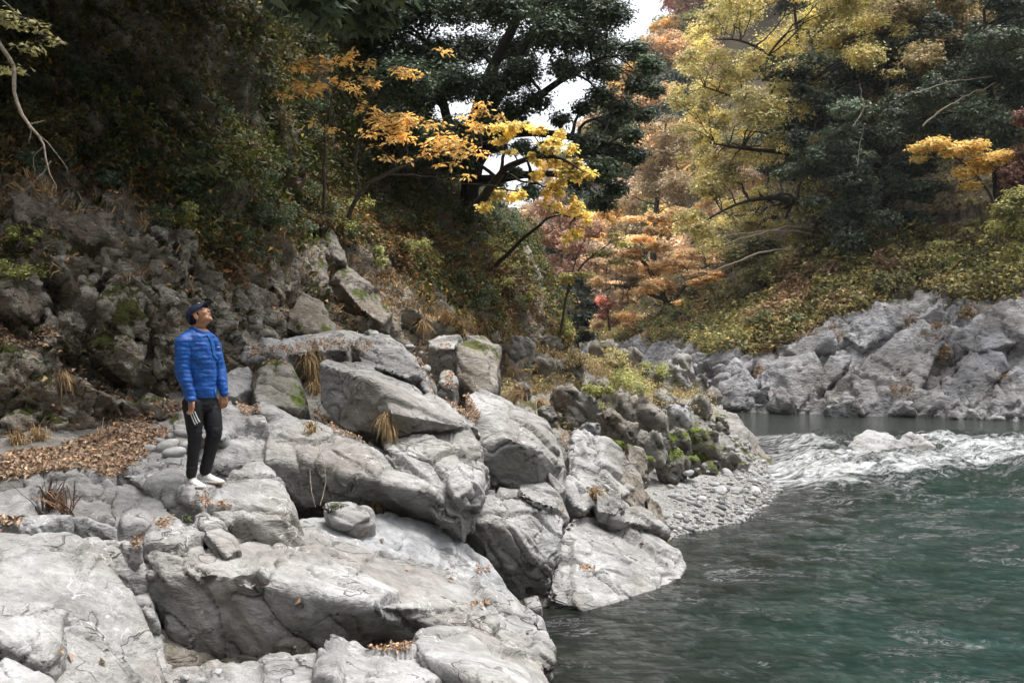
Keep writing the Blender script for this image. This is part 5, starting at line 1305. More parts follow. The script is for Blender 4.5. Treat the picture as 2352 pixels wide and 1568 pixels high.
# scrub on the far part of the left bank
GVs = V1; gN = grid_normals(flat2.reshape(G.shape)).reshape(-1, 3)[i1]; gN *= np.sign(gN[:, 2:3])
gu_, gv_ = proj(GVs)
gden = smooth01(GVs[:, 1], 16, 22) * smooth01(xshore(GVs[:, 1]) - GVs[:, 0], 1.2, 2.6) * smooth01(fbm(GVs, 0.8, 3, 88) + 0.25, 0, 0.35)
gden *= 1 - (1 - smooth01(GVs[:, 1], 22, 25)) * smooth01(GVs[:, 0], 1.5, 2.5)
undergrowth('scrub', 'low yellow green scrub between the rocks beyond the gully', GVs, gN, gden, 60000, 0.07, 0.55, lambda p, n: palette(n, [srgb(168, 156, 76), srgb(140, 134, 62), srgb(178, 150, 90), srgb(116, 112, 54), srgb(160, 120, 80)], 0.25), M_LEAF, 15, 0.4)
grassmass('dry_grass', 'tan dry grass among the rocks on the crest of the bank beyond the gully', GVs, gN, gden * (0.3 + (gv_ < 880)) + 0.02 * (GVs[:, 1] > 12) * (GVs[:, 2] > 1.5), 20000, 0.36, TAN, 2)

# ---------------- shrubs (things)
def shrub(u, v, rpx, n, leaf, cols, label, name='shrub', mat=None, width=0.5, layer=0.4, q=0.75, droop=0.2, lift=0.3, group=None):
    p, nn = hit(u, v + rpx * q * 0.6)
    if p is None: return
    Y = p[1]
    r = rpx / F * Y
    c = p + np.array([0, -0.35 * r, r * 0.45])
    root = empty(name, p, label, 'shrub' if name != 'fern' else 'fern', group)
    ps = []
    for k in range(7):
        d = rng.normal(size=3); d[2] = abs(d[2]); d /= np.linalg.norm(d); e = c + d * r * np.array([0.8, 0.8, 0.6])
        ps.append(tube(curve([p - nn * 0.05, (p + e) / 2 + np.array([0, 0, 0.1 * r]), e], 7, 0.03 * r), np.linspace(0.012, 0.003, 7), 4))
    V, Fc = join(ps); link('stem', mesh_np('stem', V, Fc, offset=p), M_BARK, root)
    LVs, LNs = [], []
    for k in range(6):
        cc = c + rng.normal(size=3) * r * np.array([0.5, 0.35, 0.3]); s = r * rng.uniform(0.3, 0.5)
        a, b2, _ = clump_points(cc, (s, s * 0.8, s * q), n // 6, layer, 0.1, 1.0, int(u + v) + k, 0.2); LVs.append(a); LNs.append(b2)
    a = np.concatenate(LVs); b2 = np.concatenate(LNs)
    V, Fc = leaf_arrays(a, leaf * rng.uniform(0.5, 1.3, len(a)), b2, width, droop, tri=leaf < .1)
    f = link('foliage', mesh_np('foliage', V, Fc, np.repeat(palette(len(a), cols, 0.25), Fc.shape[1], 0), offset=p), mat or M_LEAF, root); tag(f, kind='stuff')
PALE = [srgb(128, 140, 92), srgb(110, 124, 78), srgb(146, 150, 96)]
LIME = [srgb(168, 172, 62), srgb(140, 150, 56), srgb(186, 180, 84), srgb(120, 130, 48)]
BSH = [srgb(92, 112, 70), srgb(76, 94, 58), srgb(110, 126, 80)]
shr = [
 (470, 395, 46, 260, .11, PALE, 'broad leaved pale green shrub highest on the cliff above the person'), (540, 415, 50, 260, .11, PALE, 'broad leaved pale green shrub right of its twin on the cliff'),
 (580, 470, 50, 1600, .05, BSH, 'fine leaved green bush on the cliff between broad leaved shrub and orange tree'), (640, 400, 50, 1500, .045, BSH, 'blue green feathery bush left of the thin orange tree\'s stem'),
 (700, 430, 46, 1400, .045, BSH, 'blue green feathery bush touching the stem of the thin orange tree'), (620, 510, 56, 1700, .05, BSH, 'low spreading green bush in the middle of the cliff'),
 (560, 540, 40, 1100, .045, BSH, 'small green bush under the low spreading one'), (60, 540, 44, 1500, .04, LIME, 'bright lime feathery shrub near the left frame edge, upper'),
 (30, 620, 46, 1500, .04, LIME, 'bright lime feathery shrub at the left frame edge, lower'), (110, 610, 50, 1500, .04, LIME, 'lime feathery shrub beside the lower one, right of it'),
 (40, 260, 70, 1200, .07, [srgb(86, 92, 46), srgb(120, 112, 56), srgb(70, 80, 44)], 'leafy dark shrub in the left edge shadow'), (120, 300, 70, 1300, .07, [srgb(86, 92, 46), srgb(150, 120, 56), srgb(70, 80, 44)], 'leafy shrub with some yellow leaves near the hanging bare branch'),
 (170, 350, 50, 900, .07, [srgb(96, 104, 56), srgb(150, 130, 70)], 'small olive shrub right of the hanging bare branch'),
 (780, 520, 34, 900, .045, LIME, 'small lime bush above the pale slab on the cliff'), (820, 545, 36, 900, .045, BSH, 'small green bush right of the pale slab on the cliff'),
 (940, 580, 46, 1500, .045, LIME, 'lime bush in the middle of the right part of the cliff'), (990, 600, 40, 1200, .045, LIME, 'rounded lime bush next to its larger neighbour on the cliff'),
 (1060, 570, 52, 1800, .05, BSH, 'green bush at the edge of the far cliff part'), (1110, 600, 50, 1700, .05, LIME, 'yellow green drooping bush near the dark bare wall'),
 (1120, 650, 46, 1500, .05, LIME, 'lower yellow green bush against the dark bare wall'), (1040, 640, 40, 1200, .05, BSH, 'green bush below the cliff edge bushes'),
 (1130, 500, 56, 2000, .06, BSH, 'dark green bush on the skyline under the trunk'), (1180, 530, 46, 1600, .06, BSH, 'green bush on the outer skyline of the cliff'),
 (1060, 480, 56, 2000, .06, [srgb(70, 80, 46), srgb(90, 96, 50)], 'dark bush at the foot of the big trunk'), (900, 500, 60, 1800, .055, [srgb(80, 84, 48), srgb(110, 104, 54)], 'dusky bush below the forked grey stem'),
 (1290, 760, 30, 900, .07, LIME, 'yellow green bush below the end of the cliff'), (1310, 800, 34, 1000, .07, LIME, 'pale bush at the low saddle behind the bank'),
 (1410, 880, 60, 2600, .06, LIME, 'feathery yellow green shrub on the crest of the bank, largest'), (1370, 900, 40, 1500, .06, LIME, 'feathery yellow green shrub left of the largest one'),
 (1480, 850, 40, 1400, .07, LIME, 'feathery shrub right of the largest one on the crest'), (1420, 830, 50, 1600, .07, [srgb(186, 174, 96), srgb(160, 150, 76)], 'straw coloured shrub behind the feathery ones'),
 (1330, 830, 44, 1500, .06, [srgb(180, 160, 100), srgb(150, 130, 80)], 'straw coloured bush beside the saddle'), (1230, 850, 34, 900, .06, [srgb(180, 150, 90), srgb(150, 140, 70)], 'dry bush right of the upright faceted boulder'),
 (490, 990, 16, 220, .03, BSH, 'tiny green plant in the crack by the person\'s knee'), (755, 1165, 24, 260, .03, BSH, 'little green plant beside the tucked block'), (430, 1190, 16, 160, .03, BSH, 'tiny green sprig between slabs below the person'),
 (1210, 680, 30, 800, .05, LIME, 'yellow tuft shrub on the dark bare wall'), (1260, 680, 30, 900, .06, [srgb(120, 124, 72), srgb(90, 100, 60)], 'grey green bush at the outer end of the cliff'),
]
for a in shr: shrub(*a)
kk = 0
desc = ['dusky green', 'olive', 'blue green', 'yellowish', 'brown tinged', 'dark feathery']
for cu0 in range(60, 1180, 62):
    for row in range(4):
        cu = cu0 + rng.uniform(-24, 24); cl0 = np.interp(cu, [0, 150, 300, 450, 560, 700, 900, 1000, 1180], [380, 390, 420, 560, 590, 540, 600, 670, 720])
        cv = cl0 - 20 - row * 95 + rng.uniform(-30, 30)
        if cv < 90: continue
        k = rng.integers(6); cols = [BSH, [srgb(104, 106, 58), srgb(84, 88, 48)], [srgb(80, 104, 78), srgb(98, 122, 92)], LIME, [srgb(130, 104, 66), srgb(104, 96, 52)], [srgb(66, 84, 52), srgb(80, 98, 60)]][k]
        where = 'left part' if cu < 400 else 'middle' if cu < 800 else 'right part'
        shrub(cu, cv, rng.uniform(30, 58), 700, rng.uniform(.045, .075), cols, f'{desc[k]} shrub, {["lowest", "second", "third", "highest"][row]} tier on the {where} of the cliff', group='wild shrubs covering the cliff'); kk += 1
for i in range(60):
    cu = rng.uniform(1420, 2340); top_ = np.interp(cu, [1400, 1620, 1800, 1950, 2100, 2350], [760, 790, 770, 690, 660, 620]); cv = top_ - rng.uniform(10, 120)
    k = rng.integers(4); nm = ['olive', 'yellowish', 'brown', 'dull green'][k]; cols = [[srgb(110, 110, 62), srgb(90, 92, 50)], [srgb(176, 160, 84), srgb(150, 140, 74)], [srgb(140, 108, 76), srgb(120, 92, 64)], [srgb(100, 112, 70), srgb(120, 128, 76)]][k]
    shrub(cu, cv, rng.uniform(18, 40), 380, .19, cols, f'{nm} bush on the {"left" if cu < 1720 else "middle" if cu < 2030 else "right"} scrub slope above the far rocks', width=.55, group='bushes on the slope above the far bank')
# ---------------- grass tufts (things)
def tuft(u, v, L, n, cols, label, hang=0.5):
    p, nn = hit(u, v)
    if p is None: return
    ps_V, ps_F = [], []
    d = nn * 0.8 + np.array([0, -0.1, 0.7 - hang * 0.5]) + rng.normal(size=(n, 3)) * 0.38
    d /= np.linalg.norm(d, axis=1, keepdims=True); q_ = p + rng.normal(size=(n, 3)) * 0.03
    Ls = L * rng.uniform(0.5, 1.2, n)[:, None]
    m1 = q_ + d * Ls * 0.35; m2 = m1 + (d * 0.7 + np.array([0, 0, -hang])) * Ls * 0.35; e = m2 + (d * 0.3 + np.array([0, 0, -1.3 * hang])) * Ls * 0.4
    s = np.cross(d, rng.normal(size=(n, 3))); s /= np.linalg.norm(s, axis=1, keepdims=True); s = s * 0.005
    V = np.stack([q_ - s, q_ + s, m1 + s, m1 - s, m2 + s * .7, m2 - s * .7, e], 1).reshape(-1, 3); i = np.arange(n) * 7
    o = link('grass_tuft', mesh_np('grass_tuft', V, [np.concatenate([np.stack([i, i + 1, i + 2, i + 3], 1), np.stack([i + 3, i + 2, i + 4, i + 5], 1)]), np.stack([i + 5, i + 4, i + 6], 1)], np.repeat(palette(n, cols, 0.3), 7, 0), offset=p), M_DRY, loc=p)
    tag(o, label, 'grass')
TG = TAN + [srgb(120, 110, 56)]
for a in [(890, 1030 - 50, .28, 130, TG, 'dry grass tuft drooping from the crack in the big angular block', .8), (888, 960, .25, 90, TG, 'smaller dry tuft just above the drooping one', .8), (717, 990, .28, 90, TG, 'drooping straw tuft in the seam of the folded rock face', .9),
          (705, 820, .45, 160, TAN, 'tall tan grass between round boulder and big angular block, upper', .6), (712, 860, .45, 160, TAN, 'tan grass hanging in the gap left of the big angular block, middle', .8), (722, 900, .4, 140, TAN, 'tan grass lowest in the gap left of the big angular block', .8),
          (1360, 1140, .35, 140, TG, 'straw tuft on the light cracked hump above the pale slab', .7), (1180, 860, .5, 160, TAN, 'tan grass beside the upright faceted boulder', .7), (1200, 900, .5, 160, TAN, 'tan grass falling over the bank right of the upright boulder', .8),
          (1235, 930, .45, 150, TAN, 'tan grass above the large rounded boulder\'s shoulder', .8), (1165, 820, .5, 150, TAN, 'tan grass behind the upright faceted boulder', .6), (40, 1020, .4, 110, TAN, 'straw tuft at the left end of the leafy path', .6), (90, 1010, .4, 110, TAN, 'straw tuft growing at the buttress foot by the path', .6),
          (140, 870, .35, 100, TAN, 'thin straw tuft on the mossy buttress', .8), (860, 1160, .2, 50, TG, 'small green tuft on the tucked block', .6), (1020, 740, .5, 140, TAN, 'upright tan grass at the cliff foot near the flat pale stone', .4), (970, 745, .5, 140, TAN, 'tan grass clump left of the upright grass at the cliff foot', .4),
          (900, 700, .45, 120, TAN, 'tan grass beside the leaning pale slab', .6), (1060, 730, .5, 140, TAN, 'tan grass above the upright faceted boulder', .5), (1110, 740, .5, 140, TAN, 'tan grass near the dark bare wall foot', .6), (1230, 900, .4, 120, TG, 'short tuft on the gully side', .7),
          (110, 1170, .5, 60, [srgb(120, 84, 60), srgb(96, 64, 48)], 'reddish dry stalks in the crevice at the left', .15), (150, 1180, .5, 50, [srgb(120, 84, 60), srgb(160, 120, 84)], 'thin bare stalks right of the reddish ones', .2)]:
    tuft(*a)
# ---------------- fallen leaves by picture region
LIT = [srgb(164, 134, 108), srgb(138, 108, 84), srgb(178, 152, 124), srgb(112, 88, 70), srgb(184, 144, 104)]
def litter(name, label, regions, size, cols):
    C, Nn = [], []
    for (poly, n) in regions:
        poly = np.array(poly, float); k = 0
        lo, hi = poly.min(0), poly.max(0)
        for _ in range(n * 3):
            if k >= n: break
            q_ = rng.uniform(lo, hi); ins = False; j = len(poly) - 1
            for i in range(len(poly)):
                if (poly[i, 1] > q_[1]) != (poly[j, 1] > q_[1]) and q_[0] < (poly[j, 0] - poly[i, 0]) * (q_[1] - poly[i, 1]) / (poly[j, 1] - poly[i, 1]) + poly[i, 0]: ins = not ins
                j = i
            if not ins: continue
            k += 1
            p, nn = hit(*q_)
            if p is None or nn[2] < 0.15: continue
            C.append(p + nn * 0.008 + np.array([0, 0, rng.uniform() * 0.025])); Nn.append(nn + rng.normal(size=3) * 0.35)
    C = np.array(C); V, Fc = leaf_arrays(C, size * rng.uniform(0.5, 1.3, len(C)), np.array(Nn), 0.6, fold=0.2)
    o = link(name, mesh_np(name, V, Fc, np.repeat(palette(len(C), cols, 0.28), 4, 0)), M_DRY); tag(o, label, 'fallen leaves', kind='stuff')
litter('leaf_litter', 'carpet of fallen tan leaves on the path left of the person', [([(-60, 1110), (20, 1040), (120, 1030), (240, 990), (380, 985), (400, 1010), (300, 1070), (260, 1100), (180, 1075), (60, 1095)], 4000),
       ([(-60, 740), (60, 730), (140, 760), (120, 800), (0, 790)], 900), ([(260, 950), (380, 920), (430, 935), (330, 985), (250, 985)], 900), ([(-50, 1190), (60, 1195), (30, 1215), (-50, 1215)], 160)], 0.06, LIT)
litter('leaf_litter', 'fallen orange leaves filling the gully and the seams of the rocks', [([(1005, 885), (1040, 880), (1075, 905), (1105, 960), (1090, 975), (1050, 945), (1010, 905)], 1100), ([(720, 940), (790, 985), (860, 1010), (860, 1025), (780, 1000), (715, 955)], 420),
       ([(840, 1490), (870, 1478), (900, 1478), (950, 1462), (940, 1490), (880, 1495)], 220), ([(300, 1230), (335, 1225), (325, 1262), (305, 1262)], 60), ([(350, 1200), (390, 1190), (400, 1205), (360, 1222)], 60), ([(500, 1160), (540, 1160), (535, 1172), (505, 1172)], 30),
       ([(540, 925), (590, 930), (600, 950), (555, 955)], 130), ([(1085, 1385), (1120, 1378), (1118, 1392), (1085, 1395)], 40), ([(1090, 1300), (1130, 1300), (1120, 1316), (1100, 1316)], 30), ([(1325, 1300), (1370, 1300), (1345, 1315)], 40), ([(700, 775), (860, 785), (830, 830), (720, 830)], 500), ([(560, 800), (700, 790), (700, 830), (600, 840)], 500),
       ([(940, 800), (1040, 790), (1040, 870), (990, 900)], 500), ([(1290, 970), (1320, 970), (1310, 1030), (1285, 1020)], 120), ([(440, 1150), (470, 1130), (500, 1160), (460, 1175)], 40)], 0.042, LIT + [srgb(190, 130, 70)])
for k, (u, v, lab) in enumerate([(825, 1228, 'lone orange leaf on the blue grey hollow slab, upper'), (870, 1238, 'lone red leaf on the hollow slab, right of the orange one'), (940, 1312, 'curled brown leaf on the pale ridge, near its middle'), (1025, 1330, 'single yellow leaf on the pale ridge'), (520, 1168, 'curled red brown leaf on the domed rock below the person'),
                                 (1048, 1302, 'brown leaf pair at the edge of the hollow slab'), (600, 1340, 'small leaf on the long ridge left part'), (1350, 1312, 'brown leaf on the wide pale slab in the river'), (1480, 1250, 'small brown leaf on top of the wide pale slab'), (140, 1490, 'orange leaf in the cleft beside the dark faced block'), (155, 1500, 'rusty leaf just below the orange one in the cleft'), (690, 1370, 'leaf fragment on the shaded ridge front'), (1290, 1180, 'brown leaf on the small ledge by the rounded boulder'), (225, 1525, 'brown leaf on the veined pale boulder')]):
    p, nn = hit(u, v)
    if p is None: continue
    V, Fc = leaf_arrays((p + nn * 0.01)[None], 0.075, nn[None] + rng.normal(size=(1, 3)) * 0.2, 0.65, fold=0.25)
    o = link('fallen_leaf', mesh_np('fallen_leaf', V, Fc, np.repeat(palette(1, [LIT[k % 5] * 0.9], 0.1), 4, 0), offset=p), M_DRY, loc=p); tag(o, lab, 'leaf')

# ---------------- near trees
AMB = [1.15 * c for c in [srgb(230, 184, 66), srgb(212, 160, 56), srgb(236, 200, 110), srgb(218, 182, 80)]]
tree('tree', 'slim leaning tree with sparse amber leaves in front of the dark cliff', 'tree',
     [[(800, 500, 14.6, .035), (824, 440, 14.3, .032), (880, 402, 14.0, .026), (940, 372, 13.8, .018), (1050, 340, 13.6, .01), (1135, 320, 13.5, .004)],
      [(826, 438, 14.3, .02), (815, 390, 14.2, .017), (822, 300, 14.1, .012), (850, 230, 14.0, .006)],
      [(742, 490, 14.9, .028), (745, 400, 14.6, .024), (744, 290, 14.3, .018), (735, 260, 14.1, .014), (700, 230, 14.0, .008), (655, 210, 13.9, .003)],
      [(744, 300, 14.3, .015), (800, 250, 14.1, .012), (870, 210, 13.9, .009), (930, 150, 13.8, .006), (1010, 110, 13.7, .003)],
      [(744, 290, 14.3, .012), (770, 200, 14.1, .009), (800, 160, 14.0, .006), (850, 135, 13.9, .003)],
      [(824, 300, 14.1, .012), (900, 290, 13.9, .009), (1000, 280, 13.8, .006), (1110, 250, 13.7, .003)],
      [(880, 402, 14.0, .014), (960, 400, 13.8, .009), (1070, 420, 13.7, .005), (1150, 430, 13.6, .003)],
      [(745, 330, 14.4, .012), (790, 370, 14.4, .01), (815, 390, 14.3, .012)]],
     [(u, v, Y, a * 1.15, b_) for (u, v, Y, a, b_) in [(690, 190, 14, 34, 20), (660, 215, 13.9, 26, 12), (740, 165, 14, 34, 22), (790, 130, 14, 30, 16), (720, 225, 14, 36, 16), (800, 195, 14, 30, 14), (845, 190, 13.9, 34, 14), (900, 160, 13.8, 36, 14), (945, 160, 13.8, 24, 12), (1010, 110, 13.7, 20, 8),
      (760, 290, 14.2, 34, 14), (840, 265, 14, 32, 22), (880, 290, 13.9, 38, 22), (930, 300, 13.8, 40, 22), (970, 290, 13.8, 38, 20), (1010, 310, 13.8, 42, 24), (1060, 335, 13.7, 38, 22), (1090, 350, 13.6, 26, 16), (930, 370, 13.8, 34, 10), (1080, 300, 13.7, 38, 16), (1115, 265, 13.6, 36, 20), (1070, 265, 13.7, 30, 14), (880, 330, 13.9, 34, 10), (700, 160, 14, 30, 8), (1050, 390, 13.6, 26, 12)]],
     2300, 0.092, AMB, layer=1.0, gap=0.25, width=0.42, droop=0.8, twigs=4, bark=M_BARK, brad=0.004, lumpcol=0.2, seed=20, parts=300, shell=0.1, gsc=0.8, split=3)
tree('tree', 'golden yellow broad leaved tree arching out from the cliff edge over the gorge', 'tree',
     [[(1090, 480, 20.5, .11), (1130, 425, 19.8, .09), (1160, 380, 19.3, .07), (1210, 362, 18.8, .05), (1280, 358, 18.3, .03), (1340, 395, 18, .01)],
      [(1150, 395, 19.4, .04), (1160, 340, 19.2, .03), (1180, 300, 19, .015)], [(1210, 362, 18.8, .03), (1240, 330, 18.6, .02), (1280, 325, 18.4, .01)],
      [(1140, 610, 21, .05), (1200, 550, 20.2, .04), (1240, 515, 19.6, .03), (1270, 490, 19, .02), (1320, 500, 18.6, .01)], [(1150, 395, 19.4, .03), (1220, 420, 19, .02), (1280, 440, 18.6, .01)]],
     [(1155, 295, 18.9, 26, 16), (1190, 292, 18.8, 28, 14), (1225, 302, 18.7, 30, 14), (1255, 318, 18.6, 30, 18), (1280, 345, 18.5, 28, 22), (1270, 370, 18.5, 24, 16), (1300, 370, 18.4, 26, 18), (1325, 390, 18.3, 22, 14), (1345, 402, 18.2, 16, 10), (1290, 395, 18.4, 22, 16), (1310, 410, 18.3, 12, 14), (1230, 360, 18.7, 20, 14),
      (1170, 330, 19, 24, 16), (1240, 400, 18.8, 20, 16), (1255, 440, 18.7, 14, 14), (1285, 450, 18.6, 22, 16), (1310, 475, 18.5, 22, 18), (1335, 495, 18.4, 22, 14), (1350, 510, 18.3, 14, 10), (1320, 545, 18.4, 16, 14), (1290, 470, 18.6, 16, 14), (1240, 470, 18.7, 12, 8), (1300, 555, 18.5, 8, 8), (1130, 460, 20, 30, 16), (1180, 450, 20, 30, 18)],
     5600, 0.080, [1.25 * srgb(222, 194, 70), 1.25 * srgb(208, 186, 60), 1.2 * srgb(228, 180, 66), 1.25 * srgb(190, 196, 84), 1.2 * srgb(230, 206, 110)], layer=0.7, gap=0.12, width=0.85, droop=0.6, twigs=3, bark=M_BARKD, brad=0.008, lumpcol=0.15, seed=21, parts=300, shell=0.1, split=3)
tree('shrub', 'yellow green sapling leaning out below the golden tree', 'sapling',
     [[(1285, 780, 27, .04), (1300, 680, 26.5, .035), (1330, 610, 26, .025), (1400, 560, 25.5, .012)], [(1300, 680, 26.5, .02), (1320, 600, 26, .015), (1335, 560, 25.8, .006)]],
     [(1380, 580, 25.5, 34, 8), (1420, 600, 25.5, 30, 8), (1430, 560, 25.5, 26, 7), (1340, 630, 26, 26, 8), (1300, 640, 26, 20, 14), (1410, 540, 25.5, 20, 6)], 2600, 0.075, [srgb(160, 160, 60), srgb(190, 150, 70), srgb(130, 140, 54)], layer=1, seed=22, brad=0.008)
DKE = [srgb(56, 78, 52), srgb(72, 96, 64), srgb(46, 62, 44), srgb(90, 112, 78)]
ev = [(1140, 335, 30), (1195, 345, 28), (1150, 425, 28), (1235, 350, 26), (1220, 440, 30), (1185, 395, 20), (860, 20, 75), (840, 120, 75), (930, 180, 70), (900, 280, 60), (1000, 330, 60), (1050, 370, 50), (1010, 170, 60), (960, 20, 70), (1050, 10, 75), (1150, 10, 75), (1250, 0, 75), (1340, 10, 70), (1400, 30, 50), (940, 110, 60), (1010, 120, 62), (1090, 110, 55), (1180, 110, 62), (1260, 80, 66), (1340, 90, 60), (1400, 100, 45), (1060, 200, 60), (980, 220, 60), (1140, 190, 55), (1200, 170, 48), (1290, 150, 42), (1370, 160, 42),
      (1460, 110, 36), (1490, 150, 36), (1470, 200, 40), (1510, 205, 26), (1430, 240, 42), (1390, 210, 36), (1480, 260, 28), (1400, 290, 46), (1350, 330, 46), (1420, 350, 40), (1460, 370, 32), (1380, 390, 44), (1330, 400, 34), (1420, 430, 32), (1390, 460, 30), (1300, 270, 26), (1240, 230, 40), (1180, 260, 44), (1110, 280, 46), (1040, 300, 50), (1330, 240, 30), (1450, 310, 30),
      (880, 60, 70), (900, 190, 60), (960, 320, 50), (1350, 470, 22), (1410, 160, 34)]
tree('evergreen_tree', 'big dark evergreen with leaning stems and ragged boughs over the middle of the gorge', 'tree',
     [[(1075, 480, 25.5, .26), (1085, 400, 25.2, .22), (1080, 300, 25, .18), (1120, 180, 24.6, .15), (1180, 60, 24.2, .12), (1240, -60, 24, .08)], [(1085, 400, 25.2, .25), (1120, 260, 24.8, .18), (1190, 130, 24.4, .14), (1260, 20, 24.2, .1), (1300, -60, 24, .08)],
      [(1090, 380, 25.2, .2), (1150, 290, 24.5, .13), (1230, 230, 24, .09), (1310, 170, 23.6, .07), (1390, 130, 23.4, .04)], [(1100, 330, 25, .16), (1200, 300, 24.2, .12), (1300, 310, 23.6, .09), (1400, 330, 23.2, .05)], [(1080, 400, 25.2, .15), (1020, 250, 25, .12), (980, 100, 24.6, .08)],
      [(1090, 420, 25.3, .15), (1200, 400, 24.4, .10), (1300, 400, 23.8, .07), (1390, 420, 23.4, .04)]],
     [(u + rng.normal() * 5, v + rng.normal() * 5, 24 + rng.normal() * 1.0, r * 1.12, r * 0.74) for u, v, r in ev], 150000, 0.10, DKE, mat=M_DLEAF, bark=M_BARKD, layer=0.7, gap=0.07, width=0.5, lumpcol=0.2, seed=23, brad=0.02, twigs=8, gsc=1.6, shell=0.15)
for k, (bx, spec, lab) in enumerate([  # canopies mostly out of view, added above the frame to darken the upper cliff
    (820, [(700, -20, 90), (800, 20, 90), (880, -60, 90), (780, -120, 110), (640, -100, 110), (900, -180, 120), (740, -260, 130), (560, -220, 120)], 'dark evergreen canopy added to shade the cliff top, right of the black rock clefts'),
    (420, [(480, -120, 110), (380, -160, 120), (300, -90, 90), (260, -220, 130), (420, -300, 140), (560, -90, 90), (160, -160, 120)], 'unseen dark evergreen added above the cliff at the top left to shade it'),
    (0, [(60, -140, 120), (-60, -60, 120), (-160, -160, 140), (20, -280, 140), (-260, -100, 160)], 'unseen dark evergreen added above the left frame edge for shade')]):
    tree('evergreen_tree', lab, 'tree', [[(bx + 60, 60, 20.5, .22), (bx + 30, -90, 18.5, .18), (bx, -260, 17, .12)]], [(u, v - 10, 14.5 + rng.normal() * 1.8, r, r * 0.5) for u, v, r in spec], 40000, 0.21, DKE, mat=M_DLEAF, bark=M_BARKD, layer=0.6, gap=0.1, seed=30 + k, brad=0.03, twigs=4, depth=1.4)
# hanging branch at the left edge
bare_branch('bare_branch', 'pale crooked bare branch hanging down at the left frame edge', 'branch',
            [[(-60, 20, 9.3, .03), (0, 105, 9.2, .022), (26, 150, 9.2, .02), (35, 230, 9.15, .017), (66, 285, 9.1, .015), (100, 335, 9.1, .010), (118, 370, 9.1, .008), (122, 410, 9.1, .005), (128, 450, 9.1, .002)],
             [(66, 285, 9.1, .008), (72, 300, 9.1, .006), (66, 330, 9.1, .003)], [(118, 370, 9.1, .006), (100, 395, 9.1, .005), (70, 425, 9.1, .003), (45, 450, 9.1, .002)], [(66, 285, 9.1, .006), (85, 280, 9.1, .004), (104, 277, 9.1, .002)],
             [(80, 300, 9.1, .004), (120, 340, 9.0, .003), (150, 380, 9.0, .002), (160, 400, 9.0, .0015)], [(100, 335, 9.1, .004), (76, 360, 9.1, .003), (80, 400, 9.1, .002)]], M_BARKL)
tree('shrub', 'thin yellow leaved sprig hanging into the dark top left corner', 'branch',
     [[(-80, -60, 9.4, .02), (0, 0, 9.3, .01), (80, 60, 9.2, .005), (140, 100, 9.2, .002)]], [(20, 40, 9.2, 40, 20), (80, 60, 9.2, 40, 16), (60, 110, 9.2, 40, 14), (120, 95, 9.2, 26, 10), (30, 160, 9.3, 34, 14)], 300, 0.06, [srgb(150, 150, 80), srgb(120, 116, 60), srgb(170, 160, 100)], layer=.8, brad=.004, seed=34)
bare_branch('bare_branch', 'reddish bare creeper arching over the crevice at the lower left', 'branch',
            [[(115, 1135, 8.9, .004), (170, 1185, 8.6, .005), (210, 1235, 8.4, .006), (250, 1275, 8.2, .007)], [(110, 1200, 8.5, .004), (105, 1140, 8.5, .003), (100, 1090, 8.5, .0015)], [(120, 1200, 8.5, .004), (70, 1150, 8.6, .003), (20, 1110, 8.6, .0015)], [(130, 1200, 8.5, .004), (40, 1190, 8.4, .003), (0, 1200, 8.3, .0015)]], M_BARK)
bare_branch('bare_branch', 'thin dry vines hanging down the folded rock face', 'branch', [[(722, 1000, 11.2, .004), (745, 1060, 10.9, .003), (748, 1120, 10.7, .003), (735, 1160, 10.5, .003)], [(712, 1080, 10.9, .003), (716, 1130, 10.6, .003), (725, 1165, 10.5, .002)]], M_BARKL)
# ================================================================== PERSON
# local frame: x right in the picture, y away from the camera, z up; (x,z) from the photograph at 9.7 m
PO = P(468, 1112, 9.75)
pf, _n = hit(478, 1108)
if pf is not None and abs(pf[1] - 9.75) < 0.9: PO = np.array([P(468, 1112, pf[1])[0], pf[1], P(468, 1110, pf[1])[2]])
KS = PO[1] / 9.7
def C(x, y, dy=0.0):   # crop coordinates -> local metres
    return np.array([(x - 312) * 1.247e-3 * KS, dy * KS, (1478 - y) * 1.247e-3 * KS])
_b = bmesh.new(); bmesh.ops.create_icosphere(_b, subdivisions=3, radius=1.0)
SPV = np.array([v.co[:] for v in _b.verts]); SPF = np.array([[v.index for v in f.verts] for f in _b.faces]); _b.free()
def sph_mesh(bm, c, r, rot=None, seg=14):
    m = Matrix.Translation([float(v) for v in c])
    if rot is not None: m = m @ rot
    m = m @ Matrix.Diagonal([float(v) for v in (r if hasattr(r, '__len__') else (r, r, r))] + [1.0])
    bm.append(np.array(m))
def limb(bm, pts, rads, flat=None, sub=10):
    """chain of overlapping ellipsoids along a path"""
    pts = np.array(pts, float); rads = np.array([r if hasattr(r, '__len__') else (r, r, r) for r in rads], float)
    L = np.concatenate([[0], np.cumsum(np.linalg.norm(np.diff(pts, axis=0), axis=1))])
    n = max(3, int(L[-1] / max(0.006, rads.min() * 0.35)))
    for s in np.linspace(0, L[-1], n):
        c = [np.interp(s, L, pts[:, k]) for k in range(3)]; r = [np.interp(s, L, rads[:, k]) for k in range(3)]
        sph_mesh(bm, c, r, seg=12)
def finish(bm, vox, it, fac=0.5):
    n = len(SPV); Vs = [SPV @ m[:3, :3].T + m[:3, 3] for m in bm]; Fs = [SPF + k * n for k in range(len(bm))]
    return remesh(mesh_np('tmp', np.concatenate(Vs), np.concatenate(Fs)), vox, it, fac)
proot = empty('person', PO, 'person in blue quilted jacket, navy cap and black trousers looking up from the rocks', 'person')
def pl(name, V, Fc, mat, col=None, parent=None, smooth=True):
    me = mesh_np(name, V, Fc, col, smooth=smooth); return link(name, me, mat, parent or proot)
